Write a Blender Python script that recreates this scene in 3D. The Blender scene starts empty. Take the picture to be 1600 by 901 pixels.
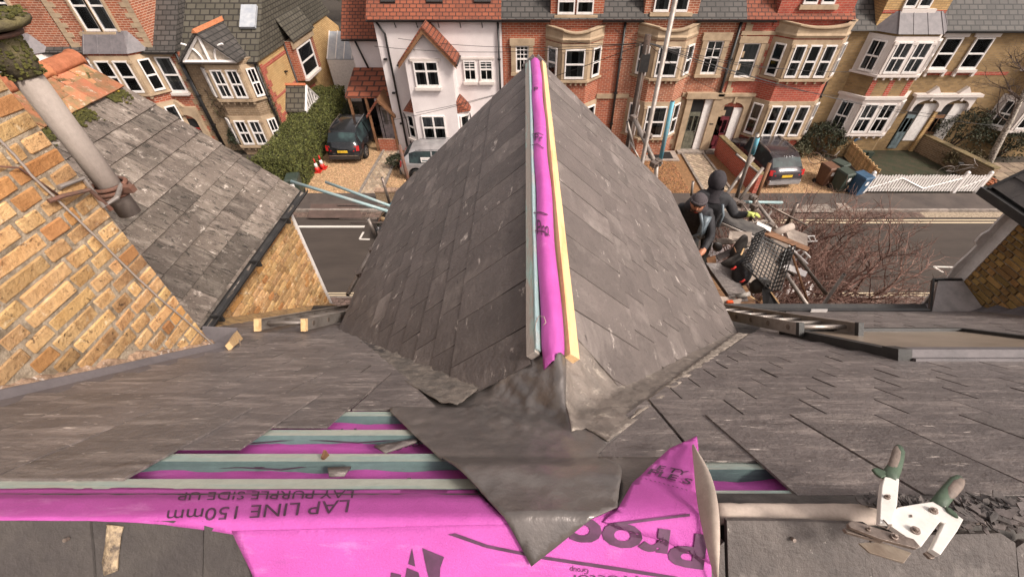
import bpy, bmesh, math, random
from mathutils import Vector, Matrix, noise, geometry
random.seed(7)
R = math.radians
scene = bpy.context.scene
col = scene.collection
# ------------------------------------------------------------ camera, sky, sun
TH = R(43.7); F = 669.0; CX = 820.0; CY = 450.0; CAMZ = 11.0
cam_d = bpy.data.cameras.new('camera'); cam = bpy.data.objects.new('camera', cam_d); col.objects.link(cam)
cam.location = (0, 0, CAMZ); cam.rotation_euler = (R(90) - TH, 0, 0)
cam_d.sensor_width = 36; cam_d.lens = F / 1600 * 36; cam_d.shift_x = -0.0125; cam_d.clip_end = 3000; cam_d.clip_start = .02
scene.camera = cam
w = bpy.data.worlds.new('World'); scene.world = w; w.use_nodes = True
nt = w.node_tree; bg = nt.nodes['Background']
SUN_EL, SUN_ROT = R(46), R(124)
sk = nt.nodes.new('ShaderNodeTexSky'); sk.sky_type = 'NISHITA'; sk.sun_disc = False
sk.sun_elevation = SUN_EL; sk.sun_rotation = SUN_ROT; sk.air_density = 1.0; sk.dust_density = 4.0
hs = nt.nodes.new('ShaderNodeHueSaturation'); hs.inputs['Saturation'].default_value = .12
mx = nt.nodes.new('ShaderNodeMix'); mx.data_type = 'RGBA'; mx.blend_type = 'MULTIPLY'; mx.inputs[0].default_value = 1
mx.inputs[7].default_value = (1.0, .915, .872, 1)
nt.links.new(sk.outputs[0], hs.inputs['Color']); nt.links.new(hs.outputs[0], mx.inputs[6]); nt.links.new(mx.outputs[2], bg.inputs[0])
bg.inputs[1].default_value = .125
sd = bpy.data.lights.new('sun', 'SUN'); sd.energy = 2.1; sd.angle = R(10); sd.color = (1, .92, .82)
so = bpy.data.objects.new('sun', sd); col.objects.link(so)
sdir = Vector((math.sin(SUN_ROT) * math.cos(SUN_EL), math.cos(SUN_ROT) * math.cos(SUN_EL), math.sin(SUN_EL)))
so.rotation_euler = sdir.to_track_quat('Z', 'Y').to_euler(); so.location = (0, -5, 40)
scene.view_settings.view_transform = 'Standard'; scene.view_settings.look = 'None'
scene.view_settings.gamma = 1; scene.view_settings.exposure = .82
# ------------------------------------------------------------ survey: photograph point -> point on a known plane
CT, ST = math.cos(TH), math.sin(TH)
def ray(px, py):
    u = (px - CX) / F; v = (CY - py) / F
    return Vector((u, CT + v * ST, -ST + v * CT))
def onY(px, py, Y):
    r = ray(px, py); t = Y / r.y; return Vector((r.x * t, Y, CAMZ + r.z * t))
def onX(px, py, X):
    r = ray(px, py); t = X / r.x; return Vector((X, r.y * t, CAMZ + r.z * t))
def onZ(px, py, Z=0.0):
    r = ray(px, py); t = (Z - CAMZ) / r.z; return Vector((r.x * t, r.y * t, Z))
def proj(p):
    d = p.y * CT - (p.z - CAMZ) * ST; v = p.y * ST + (p.z - CAMZ) * CT
    if d < .01: return (-9e3, -9e3, d)
    return (CX + F * p.x / d, CY - F * v / d, d)
# roof geometry of the house we stand on
YR = .27                      # main ridge
XG, YG0, YG1, HG, HWG = .10, .675, 4.34, 1.2, 1.56      # ridge of the front gable
C42, S42 = math.cos(R(42)), math.sin(R(42))
def s_main(x, y):
    return CAMZ - (.592 + .9 * y) if y > YR else CAMZ - (.592 + .9 * YR) - .9 * (YR - y)
def s_gab(x, y): return CAMZ - HG - .9 * abs(x - XG)
def s_all(x, y):
    a = s_main(x, y); b = s_gab(x, y) if y > .5 else -99
    if b < a - .2: return a
    k = .035; h = max(0, min(1, .5 + .5 * (b - a) / k)); return a * (1 - h) + b * h + k * h * (1 - h)
def cast(px, py, S=s_main, off=0.0):
    r = ray(px, py); lo, hi = .2, 14.0
    for _ in range(46):
        m = (lo + hi) / 2
        if CAMZ + r.z * m - S(r.x * m, r.y * m) - off > 0: lo = m
        else: hi = m
    return Vector((r.x * lo, r.y * lo, CAMZ + r.z * lo))
# ------------------------------------------------------------ materials
MATS = {}
def nd(t, typ, **kw):
    n = t.nodes.new(typ)
    for k, v in kw.items(): setattr(n, k, v)
    return n
def mixc(t, a, b, fac, mode='MIX'):
    m = nd(t, 'ShaderNodeMix', data_type='RGBA', blend_type=mode)
    for s, v in ((m.inputs[6], a), (m.inputs[7], b)):
        if isinstance(v, tuple): s.default_value = (*v, 1)
        else: t.links.new(v, s)
    if isinstance(fac, (int, float)): m.inputs[0].default_value = fac
    else: t.links.new(fac, m.inputs[0])
    return m.outputs[2]
def ramp(t, src, lo, hi):
    m = nd(t, 'ShaderNodeMapRange'); m.inputs[1].default_value = lo; m.inputs[2].default_value = hi
    t.links.new(src, m.inputs[0]); return m.outputs[0]
def tnoise(t, vec, scale, detail=5, rough=.6, stretch=None, dist=0):
    if stretch:
        mp = nd(t, 'ShaderNodeMapping'); mp.inputs['Scale'].default_value = stretch
        if len(stretch) > 3: pass
        t.links.new(vec, mp.inputs[0]); vec = mp.outputs[0]
    n = nd(t, 'ShaderNodeTexNoise'); n.inputs['Scale'].default_value = scale; n.inputs['Detail'].default_value = detail
    n.inputs['Roughness'].default_value = rough; n.inputs['Distortion'].default_value = dist
    t.links.new(vec, n.inputs['Vector']); return n.outputs[0]
def M(name, base, rough=.75, col2=None, scale=6, fac=(.42, .62), stretch=None, bump=.25, bscale=50, metal=0, rnd=0.0,
      spec=.5, marks=None, brick=None, fine=.25, emit=None, local=False, tile=None, rot=None, hue=.03):
    if name in MATS: return MATS[name]
    m = bpy.data.materials.new(name); m.use_nodes = True; t = m.node_tree; b = t.nodes['Principled BSDF']
    if local: pos = nd(t, 'ShaderNodeTexCoord').outputs['Object']
    else: pos = nd(t, 'ShaderNodeNewGeometry').outputs['Position']
    if rot:
        mp = nd(t, 'ShaderNodeMapping'); mp.inputs['Rotation'].default_value = rot; t.links.new(pos, mp.inputs[0]); pos = mp.outputs[0]
    rgen = None
    if rnd:
        g2 = nd(t, 'ShaderNodeNewGeometry').outputs['Random Per Island']; oi = nd(t, 'ShaderNodeObjectInfo').outputs['Random']
        ad = nd(t, 'ShaderNodeMath', operation='ADD'); t.links.new(g2, ad.inputs[0]); t.links.new(oi, ad.inputs[1])
        fr = nd(t, 'ShaderNodeMath', operation='FRACT'); t.links.new(ad.outputs[0], fr.inputs[0]); rgen = fr.outputs[0]
        va = nd(t, 'ShaderNodeVectorMath', operation='ADD'); cb = nd(t, 'ShaderNodeCombineXYZ')
        mu = nd(t, 'ShaderNodeMath', operation='MULTIPLY'); mu.inputs[1].default_value = 37.0
        t.links.new(rgen, mu.inputs[0]); t.links.new(mu.outputs[0], cb.inputs[0]); t.links.new(mu.outputs[0], cb.inputs[2])
        t.links.new(pos, va.inputs[0]); t.links.new(cb.outputs[0], va.inputs[1]); pos = va.outputs[0]
    c2 = col2 or tuple(min(1, c * .6) for c in base)
    hgt = None
    if brick:
        bw, bh, mort, ca, cb2 = brick
        sp = nd(t, 'ShaderNodeSeparateXYZ'); t.links.new(pos, sp.inputs[0])
        tn = nd(t, 'ShaderNodeSeparateXYZ'); t.links.new(nd(t, 'ShaderNodeNewGeometry').outputs['True Normal'], tn.inputs[0])
        m1 = nd(t, 'ShaderNodeMath', operation='MULTIPLY'); t.links.new(sp.outputs[0], m1.inputs[0]); t.links.new(tn.outputs[1], m1.inputs[1])
        m2 = nd(t, 'ShaderNodeMath', operation='MULTIPLY'); t.links.new(sp.outputs[1], m2.inputs[0]); t.links.new(tn.outputs[0], m2.inputs[1])
        ad = nd(t, 'ShaderNodeMath', operation='SUBTRACT'); t.links.new(m1.outputs[0], ad.inputs[0]); t.links.new(m2.outputs[0], ad.inputs[1])
        cb = nd(t, 'ShaderNodeCombineXYZ'); t.links.new(ad.outputs[0], cb.inputs[0]); t.links.new(sp.outputs[2], cb.inputs[1])
        bt = nd(t, 'ShaderNodeTexBrick'); bt.inputs['Scale'].default_value = 1; bt.inputs['Brick Width'].default_value = bw
        bt.inputs['Row Height'].default_value = bh; bt.inputs['Mortar Size'].default_value = bh * .13; bt.inputs['Mortar Smooth'].default_value = .3
        bt.inputs['Color1'].default_value = (*ca, 1); bt.inputs['Color2'].default_value = (*cb2, 1); bt.inputs['Mortar'].default_value = (*mort, 1)
        bt.inputs['Bias'].default_value = -.2
        t.links.new(cb.outputs[0], bt.inputs['Vector']); c = bt.outputs['Color']; hgt = bt.outputs['Fac']
        c = mixc(t, c, tuple(v * .45 for v in ca), ramp(t, tnoise(t, pos, 1.1, 6, .7), .5, .85))
    else:
        c = mixc(t, base, c2, ramp(t, tnoise(t, pos, scale, 6, .65, stretch), *fac))
    if fine:
        c = mixc(t, c, tuple(v * .35 for v in base), ramp(t, tnoise(t, pos, bscale * .7, 3, .7), .5, .95), 'MIX') if fine > .3 else \
            mixc(t, c, (.55, .55, .55), ramp(t, tnoise(t, pos, bscale, 3, .7), .35, 1.6), 'MULTIPLY')
    if marks:
        for mk in (marks if isinstance(marks, list) else [marks]):
            mc, ms, mst, lo, hi = mk
            c = mixc(t, c, mc, ramp(t, tnoise(t, pos, ms, 6, .72, mst, .4), lo, hi))
    if rnd:
        hv = nd(t, 'ShaderNodeHueSaturation'); mr = nd(t, 'ShaderNodeMapRange'); mr.inputs[3].default_value = 1 - rnd; mr.inputs[4].default_value = 1 + rnd
        t.links.new(rgen, mr.inputs[0]); t.links.new(mr.outputs[0], hv.inputs['Value']); t.links.new(c, hv.inputs['Color'])
        wn = nd(t, 'ShaderNodeTexWhiteNoise', noise_dimensions='1D'); t.links.new(rgen, wn.inputs['W'])
        mr2 = nd(t, 'ShaderNodeMapRange'); mr2.inputs[3].default_value = .5 - rnd * hue; mr2.inputs[4].default_value = .5 + rnd * hue * .6
        t.links.new(wn.outputs[0], mr2.inputs[0]); t.links.new(mr2.outputs[0], hv.inputs['Hue']); c = hv.outputs[0]
    t.links.new(c, b.inputs['Base Color'])
    b.inputs['Roughness'].default_value = rough; b.inputs['Metallic'].default_value = metal
    b.inputs['Specular IOR Level'].default_value = spec
    if bump:
        bn = nd(t, 'ShaderNodeBump'); bn.inputs['Strength'].default_value = bump; bn.inputs['Distance'].default_value = .01
        h = tnoise(t, pos, bscale, 5, .7, stretch)
        if hgt is not None:
            sb = nd(t, 'ShaderNodeMath', operation='SUBTRACT'); t.links.new(h, sb.inputs[0]); t.links.new(hgt, sb.inputs[1]); h = sb.outputs[0]
        t.links.new(h, bn.inputs['Height']); t.links.new(bn.outputs[0], b.inputs['Normal'])
    MATS[name] = m; return m
def glass_mat():
    m = bpy.data.materials.new('window_glass'); m.use_nodes = True; t = m.node_tree
    for n in list(t.nodes):
        if n.type == 'BSDF_PRINCIPLED': t.nodes.remove(n)
    o = t.nodes['Material Output']; tr = nd(t, 'ShaderNodeBsdfTransparent'); tr.inputs[0].default_value = (.75, .78, .8, 1)
    gl = nd(t, 'ShaderNodeBsdfGlossy'); gl.inputs['Roughness'].default_value = .04; gl.inputs[0].default_value = (.8, .85, .9, 1)
    lw = nd(t, 'ShaderNodeFresnel'); lw.inputs[0].default_value = 1.5
    ms = nd(t, 'ShaderNodeMixShader'); t.links.new(lw.outputs[0], ms.inputs[0]); t.links.new(tr.outputs[0], ms.inputs[1]); t.links.new(gl.outputs[0], ms.inputs[2])
    t.links.new(ms.outputs[0], o.inputs[0]); return m
GLASS = glass_mat()
streak = [((.34, .285, .26), 3.2, (1.0, 5, 5), .50, .74), ((.07, .055, .05), 4.5, (1, 5, 5), .58, .72), ((.58, .50, .45), 26, (.5, 2.4, 2.4), .615, .67), ((.045, .036, .033), 34, (.5, 2.4, 2.4), .62, .70)]
streakg = [((.27, .23, .21), 2.6, (1, .7, 1), .52, .78), ((.06, .05, .046), 5, (1, .5, 1), .60, .74), ((.46, .40, .365), 17, (1, .32, .6), .625, .68), ((.05, .04, .037), 30, (1, .4, .8), .62, .70)]
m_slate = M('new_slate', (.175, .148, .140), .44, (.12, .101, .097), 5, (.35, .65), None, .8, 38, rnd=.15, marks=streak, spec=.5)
m_slateL = M('new_slate_gable_shaded', (.135, .112, .106), .5, (.10, .084, .08), 4, (.35, .65), None, .8, 38, rnd=.13, marks=streakg, spec=.4)  # gable slate darkened: the left slope's shade is in the colour
m_slateR = M('new_slate_gable_lit', (.158, .130, .119), .5, (.12, .099, .091), 4, (.35, .65), None, .8, 38, rnd=.12, marks=streakg, spec=.4)  # same gable slate, lightened in colour for the lit right slope
m_oldslate = M('old_lichened_slate', (.105, .082, .067), .85, (.165, .132, .110), 3, (.35, .7), None, .9, 50, rnd=.38,
               hue=.012, marks=[((.27, .225, .19), 3, (1.3, 3.5, 1.3), .50, .70), ((.035, .028, .022), 10, (1, 2.5, 1), .54, .63), ((.44, .38, .33), 9, (1.6, 1.2, 1.6), .60, .68), ((.50, .45, .39), 50, (1, 2, 1), .62, .68), ((.03, .025, .02), 42, (1, 2, 1), .60, .67)])
m_ridgeslate = M('old_dark_slate', (.060, .051, .049), .8, (.085, .073, .066), 9, (.4, .65), None, .5, 70, rnd=.15,
                 marks=[((.2, .17, .135), 7, None, .64, .8), ((.22, .2, .18), 90, None, .68, .74)])
m_lead = M('sheet_lead', (.215, .188, .175), .34, (.125, .112, .108), 5, (.35, .7), None, .45, 12, metal=.4,
           marks=[((.33, .29, .26), 3.0, None, .52, .76), ((.4, .35, .3), 30, (1, .4, 1), .69, .74)])
m_leadflash = M('lead_flashing', (.16, .14, .145), .6, (.12, .107, .112), 4, bump=.12, metal=.1)
m_mortar = M('mortar', (.40, .32, .235), .95, (.20, .15, .10), 14, bump=1, bscale=50, marks=[((.10, .075, .05), 9, None, .55, .72), ((.56, .48, .38), 40, None, .60, .68)])
m_brickY = M('yellow_stock_brick', (.56, .355, .165), .85, (.43, .235, .085), 7, (.40, .7), None, 1, 45, rnd=.26,
             marks=[((.22, .105, .04), 9, None, .50, .72), ((.68, .53, .35), 14, None, .56, .70), ((.09, .05, .024), 34, None, .58, .66), ((.04, .025, .015), 85, None, .62, .67), ((.16, .08, .035), 1.6, None, .54, .78)])
m_brickO = M('orange_brick', (.46, .235, .085), .85, (.33, .15, .045), 9, (.38, .7), None, .8, 55, rnd=.25,
             marks=[((.08, .035, .015), 14, None, .6, .7), ((.06, .035, .015), 90, None, .66, .70)])
m_brickD = M('brown_stock_brick', (.36, .215, .072), .9, (.23, .125, .035), 7, (.38, .7), None, .8, 45, rnd=.36,
             marks=[((.07, .045, .02), 16, None, .62, .72)])
m_pink = M('pink_membrane', (.55, .10, .42), .7, (.44, .065, .32), 4, (.3, .75), None, .35, 300, fine=.1,
           marks=[((.66, .26, .54), 5, (1, 3, 3), .58, .85), ((.30, .07, .24), 8, (.5, 3, 3), .60, .85), ((.24, .09, .19), 120, None, .66, .74)])
m_pinkd = m_pink
m_pale = M('membrane_underside', (.50, .41, .35), .8, (.40, .32, .27), 6, bump=.1, bscale=150)
m_ink = M('purple_black_print', (.065, .022, .052), .7, (.10, .03, .08), 30, bump=0, fine=0)
m_batten = M('treated_batten', (.12, .19, .185), .8, (.08, .13, .125), 3.5, (.40, .6), (.5, 6, 6), .4, 40,
             marks=((.07, .075, .07), 14, (1, 3, 3), .62, .74))
m_battenG = M('grey_batten', (.36, .31, .275), .8, (.30, .42, .39), 5, (.5, .62), (4, .6, 4), .3, 40)
m_timber = M('fresh_yellow_timber', (.78, .52, .27), .6, (.58, .31, .11), 6, (.5, .75), (6, .5, 6), .2, 40)
m_board = M('weathered_board', (.20, .115, .06), .8, (.22, .115, .055), 4, (.4, .65), (1, 6, 1), .4, 30, rnd=.25)
m_tar = M('asphalt', (.044, .033, .027), .95, (.066, .050, .041), .9, (.35, .7), (.4, 1.6, 1), .5, 40,
          marks=[((.13, .105, .09), 60, None, .66, .74), ((.04, .03, .027), 1.2, (.3, 2, 1), .6, .75)])
m_pave = M('tarmac_pavement', (.085, .066, .056), .85, (.055, .042, .037), 1.1, (.4, .65), None, .5, 40, marks=[((.15, .12, .10), 50, None, .66, .74)])
m_setts = M('brick_setts', (.15, .10, .08), .9, bump=.9, bscale=30, rnd=.3)
m_kerb = M('kerb_stone', (.28, .235, .20), .85, (.17, .14, .12), 5, bump=.4, rnd=.15)
m_gravel = M('gravel', (.46, .30, .165), .9, (.26, .16, .08), 10, (.35, .65), None, 1.0, 22, fine=.5, marks=[((.66, .50, .33), 18, None, .58, .68), ((.09, .05, .025), 14, None, .60, .68)])
m_leafg = M('leafy_gravel', (.30, .155, .07), .9, (.15, .08, .035), 9, (.35, .65), None, 1.0, 22, fine=.5, marks=[((.45, .28, .15), 18, None, .6, .7)])
m_soil = M('soil', (.055, .040, .028), .95, (.03, .024, .018), 5, bump=.8, bscale=20)
m_lawn = M('lawn', (.026, .032, .012), .95, (.055, .040, .022), 2.5, (.4, .65), None, .9, 60)
m_flag = M('paving_flag', (.27, .20, .14), .9, (.17, .125, .09), 4, bump=.4, rnd=.3)
m_pathtile = M('path_tile', (.40, .31, .22), .85, (.30, .23, .17), 5, bump=.3, rnd=.3)
m_line = M('yellow_line_paint', (.62, .50, .34), .7, (.30, .24, .18), 10, (.55, .8), None, .2, 40)
m_whitel = M('white_line_paint', (.62, .57, .52), .7, (.35, .32, .3), 10, (.55, .8), None, .2, 40)
m_red = M('red_house_brick', (.4, .12, .06), .85, bump=.3, brick=(.27, .094, (.42, .29, .21), (.36, .078, .032), (.22, .05, .026)))
m_red2 = M('red_mottled_brick', (.4, .12, .06), .85, bump=.3, brick=(.27, .094, (.55, .40, .29), (.36, .10, .045), (.22, .065, .035)))
m_red3 = M('bright_red_brick', (.4, .12, .06), .85, bump=.3, brick=(.27, .094, (.40, .22, .16), (.42, .070, .040), (.30, .05, .03)))
m_yel = M('yellow_house_brick', (.4, .3, .15), .85, bump=.3, brick=(.27, .094, (.24, .17, .10), (.30, .19, .08), (.18, .11, .045)))
m_yelb = M('bright_yellow_brick', (.5, .33, .15), .85, bump=.3, brick=(.27, .094, (.29, .19, .10), (.60, .39, .17), (.46, .27, .105)))
m_brn = M('brown_house_brick', (.3, .2, .1), .85, bump=.3, brick=(.27, .094, (.33, .25, .17), (.25, .165, .095), (.15, .095, .055)))
m_tilered = M('red_clay_tile_roof', (.4, .12, .06), .8, bump=.6, brick=(.2, .13, (.05, .018, .012), (.27, .075, .036), (.18, .05, .026)))
m_tilehang = m_tilered
m_slfar = M('far_slate_roof', (.1, .09, .08), .7, bump=.5, brick=(.27, .17, (.02, .018, .016), (.082, .071, .064), (.05, .044, .04)))
m_slfar2 = M('far_mossy_slate_roof', (.1, .09, .08), .8, bump=.5, brick=(.3, .2, (.025, .02, .016), (.10, .088, .066), (.06, .053, .037)))
m_stone = M('bath_stone', (.44, .325, .215), .85, (.27, .19, .12), 2.2, (.4, .75), None, .3, 30)
m_stonew = M('painted_stone', (.66, .585, .545), .7, (.58, .51, .46), 2.5, (.45, .8), None, .15, 30)
m_render = M('white_render', (.76, .69, .68), .85, (.62, .55, .54), 1.0, (.4, .8), None, .2, 30, marks=((.45, .38, .36), 1.5, (3, 3, .6), .66, .9))
m_whitep = M('white_paint', (.82, .77, .74), .5, (.70, .65, .62), 8, bump=.05)
m_black = M('black_paint', (.016, .014, .014), .45, bump=.05, fine=0)
m_blackpl = M('black_plastic', (.022, .02, .02), .5, (.035, .032, .03), 10, bump=.1)
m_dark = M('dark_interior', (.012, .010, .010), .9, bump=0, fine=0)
m_curt = M('net_curtain', (.42, .38, .34), .9, (.20, .18, .16), 16, (.35, .6), (1, 1, .05), .1, 30)
m_terra = M('terracotta', (.44, .155, .07), .8, (.30, .10, .04), 10, (.4, .65), None, .5, 40, rnd=.15, marks=((.12, .06, .03), 18, None, .62, .72))
m_terrad = M('dirty_terracotta', (.42, .16, .075), .85, (.22, .15, .07), 8, (.4, .6), None, .8, 40, rnd=.3, marks=[((.5, .42, .33), 14, None, .58, .68), ((.05, .045, .015), 9, None, .58, .66)])
m_moss = M('moss', (.13, .12, .025), .95, (.05, .05, .012), 18, (.35, .65), None, 1, 40, marks=((.62, .42, .04), 9, None, .62, .68))
m_pipe = M('weathered_grey_pipe', (.37, .31, .27), .7, (.28, .23, .20), 8, (.35, .7), (1, 1, .4), .3, 60, marks=((.08, .06, .05), 45, None, .66, .72))
m_mossy = M('mossy_dark_cement', (.07, .055, .035), .95, (.14, .115, .05), 9, (.4, .6), None, .9, 40, marks=((.5, .40, .10), 10, None, .66, .75))
m_alu = M('aluminium', (.42, .37, .335), .42, (.28, .24, .215), 9, (.4, .7), None, .15, 60, metal=.6)
m_tube = M('scaffold_tube', (.36, .31, .28), .5, (.22, .18, .15), 12, (.4, .7), None, .3, 60, metal=.45, marks=((.20, .09, .045), 9, None, .64, .72))
m_tubeb = M('pale_blue_painted_tube', (.33, .45, .46), .55, (.42, .44, .42), 7, (.5, .7), None, .2, 60, metal=.2)
m_tubec = M('cyan_painted_tube', (.11, .33, .42), .55, (.28, .31, .31), 7, (.5, .7), None, .2, 60, metal=.2)
m_steel = M('worn_steel', (.27, .215, .185), .45, (.15, .11, .09), 30, (.4, .7), None, .3, 80, metal=.6)
m_brass = M('tan_blade_steel', (.44, .36, .285), .42, (.30, .23, .18), 20, bump=.15, metal=.5)
m_toolw = M('white_tool_enamel', (.74, .70, .66), .4, (.58, .54, .50), 14, (.45, .85), None, .05, 60, marks=[((.30, .12, .05), 35, None, .64, .72), ((.22, .19, .17), 60, (3, .6, 1), .66, .70)])
m_green = M('green_rubber', (.062, .095, .060), .6, (.045, .07, .045), 20, bump=.2)
m_grip = M('grey_brown_grip', (.19, .145, .12), .65, (.13, .10, .085), 25, bump=.3)
m_jacket = M('black_jacket', (.016, .015, .018), .75, (.03, .028, .032), 14, bump=.4, bscale=30)
m_trous = M('dark_trousers', (.035, .032, .028), .85, (.02, .02, .018), 10, bump=.3)
m_hoodm = M('charcoal_hood', (.040, .033, .038), .9, (.028, .024, .028), 30, bump=.3, bscale=120)
m_beanie = M('grey_beanie', (.085, .068, .072), .95, (.06, .05, .055), 60, bump=.6, bscale=160)
m_sheen = M('grey_blue_sheen', (.20, .24, .27), .4, (.10, .12, .14), 9, bump=.3)  # sheen of the black jackets, put into a lighter grey-blue colour
m_skin = M('skin', (.56, .25, .15), .55, (.46, .18, .10), 20, bump=.1)
m_beard = M('brown_beard', (.085, .035, .018), .9, bump=.5, bscale=200)
m_glove = M('yellow_green_glove', (.55, .60, .16), .7, bump=.2)
m_bark = M('reddish_bark', (.13, .062, .045), .9, (.27, .165, .13), 12, bump=.6, rnd=.3)
m_barkd = M('dark_bark', (.10, .065, .05), .95, (.05, .035, .028), 8, bump=.8, bscale=25)
m_hedge = M('hedge_leaves', (.105, .105, .022), .8, (.055, .066, .014), 2.0, (.35, .65), None, 0, 30, rnd=.55, fine=0)
m_bush = M('dark_bush_leaves', (.022, .030, .012), .8, (.045, .04, .02), 3, (.4, .7), None, 0, 30, rnd=.5, fine=0)
m_creep = M('creeper_leaves', (.085, .075, .03), .8, (.12, .075, .04), 3, (.4, .7), None, 0, 30, rnd=.5, fine=0)
m_core = M('hedge_core', (.03, .028, .012), .95, bump=.8, bscale=20)
m_chips = M('slate_chips', (.10, .082, .076), .7, (.06, .05, .047), 10, bump=.3, rnd=.5)
m_orange = M('orange_plastic', (.75, .10, .02), .5, bump=.05)
m_redp = M('red_plastic', (.62, .03, .02), .5, bump=.05)
m_blue = M('blue_bin_plastic', (.035, .09, .16), .5, (.025, .06, .11), 8, bump=.1)
m_greenp = M('green_bin_plastic', (.040, .055, .042), .55, (.03, .04, .03), 8, bump=.1)
m_brown = M('brown_bin_plastic', (.14, .065, .035), .6, (.10, .045, .025), 8, bump=.1)
m_bamboo = M('bamboo', (.52, .33, .16), .8, (.38, .23, .10), 6, bump=.3, rnd=.25)
m_carb = M('black_car_paint', (.010, .011, .013), .12, (.018, .018, .02), 3, bump=0, fine=0, spec=.8)
m_cars = M('silver_car_paint', (.42, .40, .40), .28, (.34, .32, .32), 3, bump=0, fine=0, metal=.4)
m_carw = M('white_van_paint', (.55, .49, .47), .35, (.48, .43, .41), 3, bump=0, fine=0)
m_cglass = M('car_glass', (.02, .025, .028), .42, (.05, .08, .08), 1.6, (.45, .7), None, 0, 10, fine=0, spec=.12)
m_tyre = M('tyre', (.014, .013, .013), .85, bump=.2)
m_rim = M('alloy_rim', (.36, .34, .33), .35, bump=0, metal=.7)
m_tail = M('tail_light', (.45, .02, .02), .25, bump=0, fine=0)
m_plate = M('yellow_plate', (.78, .50, .04), .5, bump=0, fine=0)
m_chrome = M('chrome', (.6, .58, .57), .2, bump=0, metal=.9, fine=0)
m_doorg = M('grey_green_door', (.16, .155, .115), .5, bump=.1)
m_doorr = M('crimson_door', (.16, .025, .035), .5, bump=.1)
m_doorred = M('red_door', (.38, .03, .02), .5, bump=.1)
m_doorw = M('pale_door', (.55, .47, .47), .6, bump=.1)
m_doort = M('teal_grey_door', (.17, .22, .235), .5, bump=.1)
m_wood = M('brown_wood', (.24, .115, .055), .7, (.14, .065, .03), 5, stretch=(1, 6, 1), bump=.3)
m_rust = M('rusty_pole', (.17, .075, .048), .8, (.11, .07, .055), 9, bump=.4)
m_cloth = M('dark_tarp', (.05, .044, .042), .75, (.10, .088, .08), 8, bump=.5, bscale=25)
m_concrete = M('pale_concrete', (.38, .31, .26), .9, (.26, .21, .18), 4, bump=.4)
m_skyl = M('skylight_glass', (.34, .36, .40), .15, (.45, .46, .48), 2, bump=0, fine=0)
m_skyl2 = M('beige_reflection_pane', (.30, .235, .18), .35, (.22, .17, .13), 2, bump=.05)  # beige reflection in the roof window, painted as the pane's colour
m_plaque = M('blue_plaque', (.06, .28, .35), .4, bump=0, fine=0)
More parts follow.
